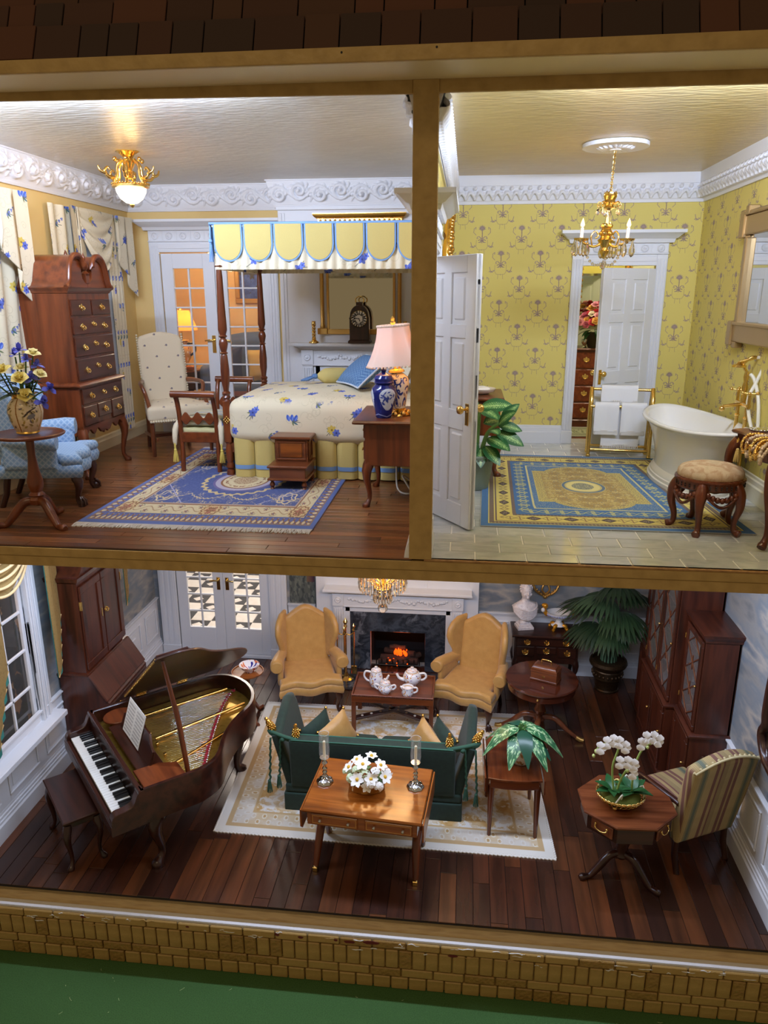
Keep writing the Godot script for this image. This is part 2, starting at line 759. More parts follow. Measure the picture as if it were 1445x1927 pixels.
func textures():
	M.w_red = ntex([c3(58,25,12),c3(96,45,21),c3(120,60,28),c3(84,38,18)],0.02,3,5)
	M.w_deep = ntex([c3(40,17,10),c3(66,29,17),c3(86,40,23),c3(56,24,14)],0.02,4,5)
	M.w_dark = ntex([c3(26,11,8),c3(46,20,13),c3(62,29,18),c3(40,17,11)],0.02,5,5)
	M.w_honey = ntex([c3(92,44,13),c3(134,71,22),c3(158,88,30),c3(112,56,17)],0.02,8,5)
	M.w_mid = ntex([c3(66,32,17),c3(100,52,28),c3(122,68,38),c3(84,43,24)],0.02,9,5)
	M.white = mat(c3(226,228,232),0.45)
	M.plaster = mat(c3(228,228,230),0.5)
	M.brass = mat(c3(238,202,122),0.2,1.0)
	M.gold = mat(c3(230,182,96),0.26,1.0)
	M.silver = mat(c3(220,222,226),0.12,1.0)
	M.gilt = mat(c3(206,164,92),0.38,0.9)
	M.ochre = bump(ntri(ntex([c3(158,128,72),c3(170,139,80),c3(178,147,88)],0.03,21),1.2,0.5),ntex(null,0.05,22),0.03)
	M.cream = mat(c3(240,232,205),0.5)
	M.crystal = crystal()
	M.pane = glass(0.05)
	M.black = mat(c3(16,15,15),0.35)
	M.china = mat(c3(240,238,236),0.12)
	M.soil = ntri(ntex([c3(40,26,18),c3(74,52,38)],0.2,31),3.0,0.95)
	M.stem = mat(c3(70,110,50),0.5)
	M.green_leaf = mat(c3(32,84,40),0.4)
	# cloth
	M.floral = ntri(floral(),1.2,0.9)
	M.floral_y = M.floral
	M.lattice = ntri(lattice(),24.0,0.9)
	M.dots = ntri(dots(),5.6,0.95)
	M.gold_silk = bump(ntri(ntex([c3(180,136,72),c3(188,144,79),c3(196,152,86)],0.03,41),Vector3(1.2,1.2,1.2),0.42),ntex(null,0.25,42,2),0.01)
	M.gold_silk.rim_enabled = true
	M.gold_silk.rim = 0.4
	M.green_velvet = ntri(ntex([c3(16,40,32),c3(24,52,41)],0.05,43),1.5,0.8)
	M.green_velvet.rim_enabled = true
	M.green_velvet.rim = 0.25
	M.yellow_cloth = ntri(ntex([c3(194,174,104),c3(212,194,124)],0.3,44),3.0,0.9)
	M.blue_trim = mat(c3(122,162,214),0.8)
	M.towel = bump(ntri(ntex([c3(236,236,238),c3(250,250,250)],0.3,45),4.0,1.0),ntex(null,0.4,46,2),0.03)
	M.stripe = ntri(stripes(),Vector3(1.0/0.36,1.0/0.36,1.0/0.36),0.85)

func crystal():
	var m := StandardMaterial3D.new()
	m.albedo_color = Color(1.0,0.97,0.92,0.02)
	m.roughness = 0.02
	m.refraction_enabled = true
	m.refraction_scale = 0.055
	m.transparency = BaseMaterial3D.TRANSPARENCY_ALPHA
	return m

func floral():
	var p = Pen.new(512,512,c3(226,216,188))
	var r := RandomNumberGenerator.new()
	r.seed = 5
	for i in 70:      # pale woven scrolls
		p.spiral(r.randf()*512,r.randf()*512,r.randf_range(14,30),r.randf()*TAU,r.randf_range(0.8,1.4),1.3,c3(212,202,172))
	for i in 13:
		var x = 512.0*fmod(i*0.382 + 0.1,1.0)
		var y = 512.0*(i + 0.5)/13.0
		var a = r.randf()*TAU
		var kind = i % 4
		for k in 4:
			p.leaf(x,y,a + 1.2 + k*0.7,r.randf_range(22,36),4.0,[c3(120,130,90),c3(90,100,130),c3(60,100,110)][k % 3])
		p.line([Vector2(x,y),Vector2(x + cos(a + 2.2)*40,y + sin(a + 2.2)*40)],1.4,c3(96,96,84))
		if kind == 0:
			p.line([Vector2(x - 34,y + 30),Vector2(x,y),Vector2(x + 26,y - 34)],1.4,c3(110,112,96))
			p.flower(x,y,22,5,c3(84,102,186),c3(56,64,130),a)
			p.flower(x + 18,y - 16,15,5,c3(96,118,206),c3(50,60,130),a + 0.4)
		elif kind == 1:
			for k in 3:
				p.leaf(x + k*13 - 13,y,-1.9 + k*0.35,34,9,c3(64,96,196))
				p.leaf(x + k*13 - 13,y,-1.7 + k*0.35,30,3,c3(120,150,226))
		elif kind == 2:
			p.flower(x,y,24,7,c3(214,190,92),c3(150,120,40),a)
			p.flower(x + 22,y + 14,20,6,c3(92,110,196),c3(50,56,120),a)
		else:
			for k in 7:
				p.leaf(x + k*7,y - k*5,a*0 + (-0.2 if k % 2 else 1.4),15,4,c3(110,122,178))
	return p.tex()

func lattice():
	return pic(64,64,func(x,y):
		var d = minf(absf(posmod(x + y,64) - 32),absf(posmod(x - y,64) - 32))
		var k = c3(112,148,194) if d > 22 else c3(156,184,214)
		if d < 6:
			k = c3(176,198,220)
		elif d > 10 and d < 16:
			k = c3(122,160,204)
		return k)

func dots():
	var p = Pen.new(128,128,c3(216,202,174))
	for e in [[32,32],[96,96]]:
		p.dot(e[0],e[1],6,c3(120,112,120))
		p.dot(e[0] - 7,e[1] + 2,3,c3(170,140,120))
	return p.tex()

func stripes():
	var bands = [[0.0,150,130,90],[0.1,122,84,72],[0.14,170,146,100],[0.2,122,84,72],[0.27,176,154,106],[0.42,140,132,96],[0.46,104,112,96],[0.52,140,132,96],[0.56,176,154,106],[0.72,122,84,72],[0.79,170,146,100],[0.83,122,84,72],[0.9,166,146,100]]
	return pic(256,8,func(x,y):
		var k = bands[0]
		for b in bands:
			if x/256.0 >= b[0]:
				k = b
		var w = 0.94 + 0.06*sin(x*0.9) + 0.02*(y % 3)
		return Color(k[1]/255.0*w,k[2]/255.0*w,k[3]/255.0*w))

func palm_paper():
	# the bathroom's printed paper: a palm tuft between scrolls,in half drop
	var p = Pen.new(380,460,c3(220,203,112))
	var ink = c3(160,138,126)
	var dark = c3(142,120,116)
	var pale = c3(176,154,112)
	for e in [Vector2(95,120),Vector2(285,350)]:
		var x = e.x
		var y = e.y
		p.line([Vector2(x,y - 60),Vector2(x + 2,y - 10),Vector2(x,y + 66)],3.7,dark)
		for k in 19:
			var a = -PI*1.25*(k + 0.5)/19.0 + 0.39
			p.leaf(x,y - 62,a,30 + 12*(k % 2),2.9,ink if k % 3 else dark)
		for k in 7:
			p.leaf(x,y - 60,0.1 + k*0.48,22,2.6,ink)
		for k in 4:
			p.leaf(x,y - 62,-0.5 - k*0.7,20,2.6,c3(168,146,140))
		for s in [-1.0,1.0]:
			p.line([Vector2(x,y + 34),Vector2(x + s*26,y + 8),Vector2(x + s*44,y + 10),Vector2(x + s*50,y + 24)],2.9,ink)
			p.line([Vector2(x,y + 50),Vector2(x + s*20,y + 36),Vector2(x + s*36,y + 44)],3.4,dark)
			p.line([Vector2(x,y + 44),Vector2(x + s*16,y + 62),Vector2(x + s*34,y + 62)],2.9,dark)
			p.spiral(x + s*44,y + 22,10,0,1.2,1.6,ink)
			for k in 3:
				p.leaf(x,y + 28 + k*10,PI/2 + s*(1.9 - k*0.35),26,4.6,ink)
			# long scrolls that hold the next tuft
			p.line([Vector2(x + s*58,y - 6),Vector2(x + s*82,y - 30),Vector2(x + s*76,y - 66),Vector2(x + s*60,y - 76),Vector2(x + s*62,y - 56)],2.6,ink)
			p.line([Vector2(x + s*60,y + 92),Vector2(x + s*80,y + 108),Vector2(x + s*98,y + 94),Vector2(x + s*108,y + 60)],3.1,ink)
			for k in 6:
				p.leaf(x + s*(66 + k*7),y + 98 + 8*sin(k*0.6),(0.4 if k % 2 else -0.9)*s + (0.0 if s > 0 else PI),14,4.0,ink)
			p.line([Vector2(x + s*54,y + 40),Vector2(x + s*56,y + 100),Vector2(x + s*40,y + 126),Vector2(x,y + 130)],2.0,pale)
			p.dot(x + s*80,y - 60,4,pale)
			p.line([Vector2(x + s*22,y + 130),Vector2(x + s*26,y + 172)],1.9,pale)
		p.dot(x,y + 130,5,pale)
	return p.tex()

# ---------------------------------------------------------------- floors,ceilings,roof,base
func planks(called,label,x0,x1,z0,z1,y,wid,len,along_z,tones,thick = 0.012):
	var root = holder(called,label)
	var g = G.new()
	g.bb(x0,x1,y - thick - 0.03,y - thick*0.6,z0,z1,0.0)
	part("subfloor",g,mat(c3(24,13,9),0.8),root)
	var w0 = x0 if along_z else z0
	var w1 = x1 if along_z else z1
	var l0 = z0 if along_z else x0
	var l1 = z1 if along_z else x1
	var n = int(round((w1 - w0)/wid))
	var dw = (w1 - w0)/n
	for i in n:
		var p = l0 - rng.randf()*len
		while p < l1:
			var q = p + len*rng.randf_range(0.8,1.2)
			var a = maxf(p,l0)
			var b = minf(q,l1)
			if b - a > 0.01:
				g = G.new()
				var sx = Vector3(dw - 0.003,thick,b - a - 0.003) if along_z else Vector3(b - a - 0.003,thick,dw - 0.003)
				g.box(Vector3.ZERO,sx,0.0015)
				var o = part("plank",g,tones[rng.randi() % tones.size()],root)
				var c = w0 + dw*(i + 0.5)
				o.position = (Vector3(c,y - thick/2 + rng.randf()*0.0008,(a + b)/2) if along_z else Vector3((a + b)/2,y - thick/2 + rng.randf()*0.0008,c))*S
			p = q

func floor_tones(list,axis,rough):
	var out = []
	for i in list.size():
		var k = list[i]
		var t = ntex([c3(k[0]*0.72,k[1]*0.7,k[2]*0.7),c3(k[0],k[1],k[2]),c3(minf(k[0]*1.25,255),k[1]*1.22,k[2]*1.2)],0.025,60 + i,5)
		var sc = Vector3(1.3,1.3,1.3)
		sc[axis] = 0.14
		var m = ntri(t,sc,rough,0.0,true)
		m.clearcoat_enabled = true
		m.clearcoat = 0.3
		m.clearcoat_roughness = 0.22
		out.append(m)
	return out

func shell():
	# slab between the storeys with its two front boards
	var g = G.new()
	g.bb(XL - 0.06,XR + 0.06,-0.125,-0.042,-3.9,-0.03,0)
	struct("ceiling",g,mat(c3(214,214,216),0.5),"white underside of the upper floor over the living room")
	g = G.new()
	g.bb(XL - 0.4,XR + 0.5,-0.068,-0.012,-0.03,0.006,0.004)
	g.bb(XL - 0.4,XR + 0.5,-0.131,-0.07,-0.03,0.001,0.003)
	struct("trim",g,M.ochre,"ochre painted beam between the two storeys")
	g = G.new()
	g.bb(0.33,XR + 0.3,-0.012,0.0,-0.03,0.008,0.003)
	struct("trim",g,ntri(ntex([c3(120,84,44),c3(160,120,70),c3(140,100,54)],0.05,23),1.0,0.5),"brown wooden edge strip before the bathroom tiles")
	planks("floor","bedroom floor of narrow brown planks",XL,0.262,-D2,0.0,0.0,0.075,1.3,false,floor_tones([[112,68,36],[124,78,42],[100,58,31],[134,84,46],[116,70,38]],0,0.3))
	# marble tiles
	var root = holder("floor","bathroom floor of grey veined marble tiles")
	g = G.new()
	g.bb(0.33,XR,-0.04,-0.004,-DB - 0.25,0.0,0)
	part("grout",g,mat(c3(232,230,224),0.8),root)
	var marbles = []
	for i in 3:
		marbles.append(ntri(ntex([c3(166,170,170),c3(196,199,198),c3(206,208,206),c3(186,189,188),c3(210,211,208)],0.012,80 + i,5,256,FastNoiseLite.TYPE_SIMPLEX_SMOOTH,40.0),Vector3(0.7,1,1.6),0.12,0.0,true))
	var tw = 0.29
	var td = 0.165
	for j in 24:
		for i in 10:
			var x0 = 0.33 + (i - 0.5*(j % 2))*tw
			var x1 = minf(x0 + tw,XR) - 0.004
			x0 = maxf(x0,0.33) + 0.004
			var z1 = -j*td - 0.004
			var z0 = maxf(z1 - td + 0.008,-DB - 0.22)
			if x1 - x0 < 0.02 or z1 - z0 < 0.02:
				continue
			g = G.new()
			g.box(Vector3.ZERO,Vector3(x1 - x0,0.012,z1 - z0),0.003)
			var o = part("tile",g,marbles[(i*7 + j*3) % 3],root)
			o.position = Vector3((x0 + x1)/2,-0.006,(z0 + z1)/2)*S
	planks("floor","living room floor of dark walnut planks",-2.9,2.66,-D1 - 0.08,0.0,F1,0.116,1.5,true,floor_tones([[62,34,22],[74,41,26],[52,29,20],[84,48,28],[66,37,24],[58,32,23],[92,54,31]],2,0.27))
	# ceilings upstairs
	var brush = ntex(null,0.05,91,4)
	var cm = bump(ntri(ntex([c3(206,200,186),c3(216,211,198)],0.02,92),Vector3(0.5,1,1.6),0.34),brush,0.03)
	g = G.new()
	g.bb(XL - 0.06,0.3,CH,CH + 0.05,-D2 - 0.06,-0.0,0)
	struct("ceiling",g,cm,"brushed cream ceiling of the bedroom")
	cm = bump(ntri(ntex([c3(204,180,124),c3(214,192,138)],0.02,93),Vector3(0.5,1,1.6),0.34),brush,0.03)
	g = G.new()
	g.bb(0.3,XR + 0.06,CH,CH + 0.05,-D2 - 0.06,-0.0,0)
	struct("ceiling",g,cm,"brushed cream ceiling of the bathroom")
	# header,soffit,fascia
	g = G.new()
	for e in [[XL - 0.4,0.245,2.412,2.376],[0.37,XR + 0.5,2.378,2.374]]:
		for k in 2:
			g.flat()
		var p = PackedVector2Array([Vector2(e[0],e[2]),Vector2(e[1],e[3]),Vector2(e[1],2.5),Vector2(e[0],2.5)])
		g.ext(p,-0.02,0.02,0.003)
	struct("trim",g,M.ochre,"ochre header board above the upper rooms")
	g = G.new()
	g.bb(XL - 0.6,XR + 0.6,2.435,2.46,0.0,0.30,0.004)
	struct("trim",g,mat(c3(206,188,142),0.42),"smooth ochre soffit under the roof edge, its colour lightened to look lit")  # paler than the other ochre: light from below is put into the colour
	g = G.new()
	var fp = PackedVector2Array([Vector2(XL - 0.6,2.436),Vector2(XR + 0.6,2.436),Vector2(XR + 0.6,2.515),Vector2(1.0,2.5),Vector2(XL - 0.6,2.488)])
	g.ext(fp,0.29,0.02,0.003)
	struct("trim",g,M.ochre,"worn ochre fascia board with nail holes under the shingles")
	g = G.new()
	for e in [[-0.05,2.476],[0.37,2.484]]:
		g.ball(Vector3(e[0],e[1],0.309),Vector3(0.006,0.006,0.003),8,4)
	var nails = holder("trim","two dark nail holes in the fascia board")
	part("nail",g,mat(c3(20,14,10),0.6),nails)
	# roof
	var roof = holder("roof","dark brown shingle roof above the header")
	g = G.new()
	g.q(Vector3(XL - 0.7,2.48,0.28),Vector3(XR + 0.7,2.48,0.28),Vector3(XR + 0.7,3.4,-0.3),Vector3(XL - 0.7,3.4,-0.3))
	g.bb(XL - 0.7,XR + 0.7,3.36,3.4,-4.1,-0.28)
	g.bb(XL - 0.1,XR + 0.1,2.55,3.36,-4.1,-4.0)
	part("deck",g,mat(c3(40,24,14),0.9),roof)
	var sm = []
	for k in [[68,40,20],[58,32,16],[78,42,20],[50,30,17],[64,35,18]]:
		sm.append(mat(c3(k[0],k[1],k[2]),0.85))
	for row in 4:
		var x = XL - 0.7 - rng.randf()*0.2
		while x < XR + 0.7:
			var w = rng.randf_range(0.13,0.26)
			g = G.new()
			g.box(Vector3.ZERO,Vector3(w - 0.006,0.17,0.014),0.002)
			var o = part("shingle",g,sm[rng.randi() % 5],roof)
			o.position = Vector3(x + w/2,2.492 + 0.075 + row*0.11 + rng.randf()*0.006,0.30 - row*0.069 - 0.035)*S
			o.rotation_degrees.x = -24
			x += w
	# the front post and the partition
	g = G.new()
	g.bb(0.245,0.372,0.0,2.436,-0.03,0.008,0.003)
	struct("trim",g,M.ochre,"ochre front post between bedroom and bathroom")
	# ---- foundation: ledge,bricks,table
	g = G.new()
	g.bb(-3.4,3.3,F1 - 0.121,F1 - 0.016,-3.9,0.0,0.002)
	struct("trim",g,ntri(ntex([c3(176,144,92),c3(196,166,112),c3(168,136,86)],0.04,24),Vector3(0.3,2,2),0.6),"bare tan plywood edge of the living room floor")
	g = G.new()
	g.bb(-3.4,3.3,F1 - 0.16,F1 - 0.121,-0.2,0.052,0.003)
	struct("trim",g,bump(mat(c3(224,224,226),0.6).duplicate(),ntex(null,0.1,25),0.02),"white painted ledge on top of the brick base")
	var base = holder("wall_base","ochre painted brick base of the dollhouse with flaked red chips")
	g = G.new()
	g.bb(-3.4,3.3,-3.085,F1 - 0.14,-3.9,0.042,0)
	part("mortar",g,M.ochre,base)
	var bm = [M.ochre,M.ochre,M.ochre,bump(ntri(ntex([c3(140,108,56),c3(160,126,66)],0.05,27),1.5,0.45),ntex(null,0.08,28),0.05)]
	var rows = [[0.0,0.062,0.225],[0.066,0.15,0.0885],[0.22,0.068,0.21],[0.292,0.10,0.118]]
	for r in rows:
		var x = -3.4 + rng.randf()*0.1
		while x < 3.2:
			var w = r[2]*rng.randf_range(0.97,1.03)
			g = G.new()
			g.box(Vector3.ZERO,Vector3(w - 0.008,r[1] - 0.004,0.03),0.006)
			var o = part("brick",g,bm[rng.randi() % 4],base)
			o.position = Vector3(x + w/2,F1 - 0.136 - r[0] - r[1]/2,0.05 + rng.randf()*0.004)*S
			x += w
	# chips of old red paint,and white drips at the top
	var chips = [[-2.0,0.0,0.05,0.022],[-1.25,0.005,0.03,0.02],[-0.62,0.0,0.04,0.03],[-0.46,0.006,0.05,0.025],[-0.22,0.005,0.03,0.02],[-0.13,0.008,0.08,0.028],[0.02,0.0,0.12,0.03],[0.56,0.006,0.07,0.035],[0.56,0.05,0.07,0.022]]
	for c in chips:
		g = G.new()
		var pl = PackedVector2Array()
		for i in 9:
			var a = TAU*i/9
			pl.append(Vector2(cos(a)*c[2]/2*rng.randf_range(0.75,1.1),sin(a)*c[3]/2*rng.randf_range(0.7,1.1)))
		g.ext(pl,0,0.003,0.001)
		var o = part("paint_chip",g,mat(c3(96,26,24),0.7),base)
		o.position = Vector3(c[0],F1 - 0.155 - c[1],0.0655)*S
	for i in 70:
		g = G.new()
		var x = rng.randf_range(-2.9,2.7)
		var w = rng.randf_range(0.012,0.05)
		g.tube(spl([Vector3(-w,0,0),Vector3(-w*0.3,rng.randf_range(-0.008,0.012),0),Vector3(w*0.4,rng.randf_range(-0.01,0.008),0),Vector3(w,0.002,0)],2),[0.001,0.003,0.004,0.003,0.004,0.003,0.001],5)
		var o = part("paint_drip",g,M.white if rng.randf() < 0.6 else M.ochre,base)
		o.position = Vector3(x,F1 - 0.14 - pow(rng.randf(),2.0)*0.09,0.066)*S
	g = G.new()
	g.bb(-4.2,4.2,-3.12,-3.08,-4.6,0.60,0.006)
	struct("floor",g,bump(ntri(ntex([c3(48,82,36),c3(60,98,48),c3(68,106,54)],0.15,29),2.5,0.95),ntex(null,0.3,30,2),0.02),"green baize table top the dollhouse stands on")
	g = G.new()
	g.bb(-4.25,4.25,-3.3,-3.075,0.60,0.64,0.008)
	struct("trim",g,mat(c3(190,186,180),0.5),"pale edging of the green table")
	var lint = G.new()
	for i in 26:
		var p = Vector3(rng.randf_range(-2.2,2.4),-3.078,rng.randf_range(0.12,0.56))
		var d = Vector3(rng.randf_range(-1,1),0,rng.randf_range(-1,1))*rng.randf_range(0.004,0.02)
		lint.tube(spl([p - d,p + Vector3(0,0.002,0.004),p + d],3),0.0012,4)
	var lo = solo("lint","tiny pale threads lying on the green baize","lint",lint,mat(c3(190,200,150),0.9))
	lo.set_meta("kind","stuff")

# walls with rectangular openings,in the x,y plane at depth z0 .. z1
func wall_with(g,x0,x1,y0,y1,holes):
	# holes: [[x0,x1,y0,y1],...] not overlapping,sorted by x
	var x = x0
	for h in holes:
		if h[0] > x:
			g.bb(x,h[0],y0,y1,-0.05,0,0)
		if h[2] > y0:
			g.bb(h[0],h[1],y0,h[2],-0.05,0,0)
		if h[3] < y1:
			g.bb(h[0],h[1],h[3],y1,-0.05,0,0)
		x = h[1]
	if x < x1:
		g.bb(x,x1,y0,y1,-0.05,0,0)

func frame_bars(g,x0,x1,y0,y1,z,w,d,b = 0.004):
	# raised mitre-less frame moulding lying on a plane at z
	g.bb(x0,x1,y1 - w,y1,z,z + d,b)
	g.bb(x0,x1,y0,y0 + w,z,z + d,b)
	g.bb(x0,x0 + w,y0 + w,y1 - w,z,z + d,b)
	g.bb(x1 - w,x1,y0 + w,y1 - w,z,z + d,b)

var scroll_meshes = {}
func scroll_mesh(kind):
	# one repeat of plaster acanthus scroll,1 wide (x 0..1) and 1 high (y 0..1),relief towards +z
	if scroll_meshes.has(kind):
		return scroll_meshes[kind]
	var strokes = []       # [x,y,radius,height]
	var add = func(pts,r0,r1,hgt):
		for i in pts.size():
			strokes.append([pts[i].x,pts[i].y,lerpf(r0,r1,float(i)/pts.size()),hgt])
	if kind == "vine":
		var wave = []
		for i in 40:
			var u = i/40.0
			wave.append(Vector2(u,0.5 + 0.27*sin(TAU*u)))
		add.call(wave,0.045,0.045,1.0)
		for s in 2:
			var cx = 0.27 + 0.5*s
			var cy = 0.42 if s == 0 else 0.58
			var sg = 1.0 if s == 0 else -1.0
			var sp = []
			for i in 46:
				var f = i/45.0
				var a = sg*(PI*0.5 + TAU*1.35*f)
				sp.append(Vector2(cx + cos(a)*0.2*(1 - f*0.85),cy + sg*0.0 + sin(a)*0.34*(1 - f*0.85)))
			add.call(sp,0.04,0.07,1.1)
			for k in 6:
				var a = sg*(0.2 + k*0.62) + (PI if s else 0.0)
				var lf = []
				for i in 8:
					var f = i/7.0
					lf.append(Vector2(cx + cos(a + f*0.5)*(0.16 + 0.16*f),cy + sin(a + f*0.5)*(0.28 + 0.2*f)))
				add.call(lf,0.055,0.02,0.7)
		for k in 5:      # five-petalled blossom on the seam
			var a = TAU*k/5.0 + 0.3
			for e in [0.0,1.0]:
				strokes.append([e + cos(a)*0.06,0.5 + sin(a)*0.13,0.05,1.1])
	else:
		for k in 3:
			for s in [-1.0,1.0]:
				var pts = []
				for i in 10:
					var f = i/9.0
					pts.append(Vector2(0.17 + k*0.333 + s*0.14*f,0.15 + 0.7*f - 0.25*f*f))
				add.call(pts,0.05,0.09,1.0)
			add.call([Vector2(0.17 + k*0.333,0.2),Vector2(0.17 + k*0.333,0.5),Vector2(0.17 + k*0.333,0.85)],0.08,0.1,0.8)
	var nu = 60 if kind == "vine" else 42
	var nv = 24 if kind == "vine" else 16
	var g = G.new()
	g.grid(nu,nv,func(u,v):
		var h = 0.0
		for t in strokes:
			for sh in [-1.0,0.0,1.0]:
				var dx = (u - t[0] + sh)*1.7
				if absf(dx) > 0.16:
					continue
				var dy = v - t[1]
				var d = sqrt(dx*dx + dy*dy)/t[2]*0.62
				if d < 1.0:
					h = maxf(h,t[3]*sqrt(1.0 - d*d)*minf(t[2]*14.0,1.0))
		h *= minf(1.0,minf(v,1 - v)*9.0)
		return Vector3(u,v,h))
	# keep it in unit space: undo the scale to metres
	var m = g.mesh()
	scroll_meshes[kind] = m
	return m

func cornice(root,a,b,y0,y1,nrm,kind,rep,lean,relief):
	# repeats of the scroll along the wall from a to b (x,z),leaning out at the top
	var d = b - a
	var n = maxi(1,int(round(d.length()/rep)))
	var u = Vector3(d.x,0,d.y)/n
	for i in n:
		var o = mi("scroll_panel",scroll_mesh(kind),M.plaster,root)
		var p = Vector3(a.x,y0,a.y) + u*i
		var up = Vector3(0,y1 - y0,0) + nrm*lean
		var w = u.cross(up).normalized()
		if w.dot(nrm) < 0:
			w = -w
		o.transform = Transform3D(Basis(u,up,w*relief),p*S)

func rosette(g,c,r):
	g.at(c,Vector3(90,0,0))
	g.lathe([[r,0.0],[r,0.006],[r*0.8,0.012],[r*0.62,0.005],[r*0.4,0.007],[r*0.25,0.014],[0.0,0.016]],Vector3.ZERO,16,50.0)
	g.at(Vector3.ZERO)

# white door surround with fluted jambs,frieze of roundels and a stepped cap,opening x0..x1 up to y1
func surround(root,x0,x1,y0,y1,w,fr,cap,z):
	var g
	for e in [[x0 - w,x0],[x1,x1 + w]]:
		g = G.new()
		g.bb(e[0],e[1],y0,y1 + w,z,z + 0.03,0.004)
		var m = (e[0] + e[1])/2
		for k in [-0.3,0.0,0.3]:
			g.bb(m + k*w - w*0.1,m + k*w + w*0.1,y0 + 0.14,y1 + w*0.6,z + 0.03,z + 0.037,0.003)
		g.bb(e[0] - 0.004,e[1] + 0.004,y0,y0 + 0.13,z,z + 0.042,0.004)
		part("jamb",g,M.white,root)
	g = G.new()
	g.bb(x0 - 0.002,x1 + 0.002,y1,y1 + w,z,z + 0.03,0.004)
	g.bb(x0,x1,y1 + w*0.35,y1 + w*0.8,z + 0.03,z + 0.036,0.003)
	part("head",g,M.white,root)
	g = G.new()
	var yf = y1 + w
	g.bb(x0 - w,x1 + w,yf,yf + 0.012,z,z + 0.045,0.003)
	g.bb(x0 - w,x1 + w,yf + 0.012,yf + fr,z,z + 0.026,0.003)
	part("frieze",g,M.white,root)
	g = G.new()
	var n = int(round((x1 - x0 + 2*w)/0.15))
	for i in n:
		rosette(g,Vector3(x0 - w + (x1 - x0 + 2*w)*(i + 0.5)/n,yf + fr*0.52,z + 0.026),0.036)
	for i in n + 1:
		var xx = lerpf(x0 - w + 0.01,x1 + w - 0.01,float(i)/n)
		g.bb(xx - 0.006,xx + 0.006,yf + 0.02,yf + fr - 0.01,z + 0.026,z + 0.03,0.002)
	part("roundel",g,M.white,root)
	g = G.new()
	var prof = [[0.0,yf + fr],[0.035,yf + fr],[0.045,yf + fr + cap*0.3],[0.06,yf + fr + cap*0.35],[0.1,yf + fr + cap*0.7],[0.12,yf + fr + cap*0.75],[0.12,yf + fr + cap],[0.0,yf + fr + cap]]
	g.sweep([Vector2(x1 + w,z),Vector2(x1 + w,z + 0.02),Vector2(x0 - w,z + 0.02),Vector2(x0 - w,z)],prof)
	g.bb(x0 - w,x1 + w,yf + fr,yf + fr + cap,z,z + 0.02,0)
	part("cap",g,M.white,root)

# panelled door leaf: origin at its hinge,x along the leaf,front face at z = t / 2
func door_leaf(root,w,h,t,rows,glazed):
	var g = G.new()
	var st = 0.085*(w/0.55)
	var mid = st*0.9
	if glazed:
		g.bb(0,st*1.4,0,h,-t/2,t/2,0.004)
		g.bb(w - st*1.4,w,0,h,-t/2,t/2,0.004)
		g.bb(st*1.4,w - st*1.4,0,rows[0],-t/2,t/2,0.004)
		g.bb(st*1.4,w - st*1.4,h - st*1.7,h,-t/2,t/2,0.004)
		part("leaf_frame",g,M.white,root)
		var n = rows[1]
		var y0 = rows[0]
		var y1 = h - st*1.7
		g = G.new()
		for i in range(1,n):
			var y = lerpf(y0,y1,float(i)/n)
			g.bb(st*1.4,w - st*1.4,y - 0.008,y + 0.008,-t*0.3,t*0.3,0.003)
		g.bb(w/2 - 0.009,w/2 + 0.009,y0,y1,-t*0.32,t*0.32,0.003)
		part("glazing_bar",g,M.white,root)
		for i in n:
			for k in 2:
				g = G.new()
				var ya = lerpf(y0,y1,float(i)/n) + 0.007
				var yb = lerpf(y0,y1,float(i + 1)/n) - 0.007
				var xa = (st*1.4 if k == 0 else w/2 + 0.008)
				var xb = (w/2 - 0.008 if k == 0 else w - st*1.4)
				g.q(Vector3(xa,ya,0),Vector3(xb,ya,0),Vector3(xb,yb,0),Vector3(xa,yb,0))
				part("pane",g,M.pane,root)
		return
	g.bb(0,w,0,h,-t*0.25,t*0.25,0.002)
	for sx in [[0,st],[w/2 - mid/2,w/2 + mid/2],[w - st,w]]:
		g.bb(sx[0],sx[1],0,h,-t/2,t/2,0.003)
	var prev = 0.0
	for r in rows:
		g.bb(st,w - st,prev,r[0],-t/2 + 0.0005,t/2 - 0.0005,0.003)
		prev = r[1]
	g.bb(st,w - st,prev,h,-t/2 + 0.0005,t/2 - 0.0005,0.003)
	part("leaf",g,M.white,root)
	for r in rows:
		for e in [[st,w/2 - mid/2],[w/2 + mid/2,w - st]]:
			g = G.new()
			g.box(Vector3((e[0] + e[1])/2,(r[0] + r[1])/2,0),Vector3(e[1] - e[0] - 0.045,r[1] - r[0] - 0.045,t*0.92),0.012)
			part("panel",g,M.white,root)

func knob(root,p,t):
	var g = G.new()
	for s in [1.0,-1.0]:
		g.at(Vector3.ZERO)
		g.bb(p.x - 0.018,p.x + 0.018,p.y - 0.1,p.y + 0.035,s*t/2,s*(t/2 + 0.005),0.003)
		g.at(Vector3(p.x,p.y,s*t/2),Vector3(90*s,0,0))
		g.lathe([[0.02,0.0],[0.02,0.006],[0.008,0.01],[0.008,0.03],[0.022,0.04],[0.028,0.052],[0.022,0.066],[0.0,0.07]],Vector3.ZERO,12,60.0)
	g.at(Vector3.ZERO)
	part("door_knob",g,M.brass,root)

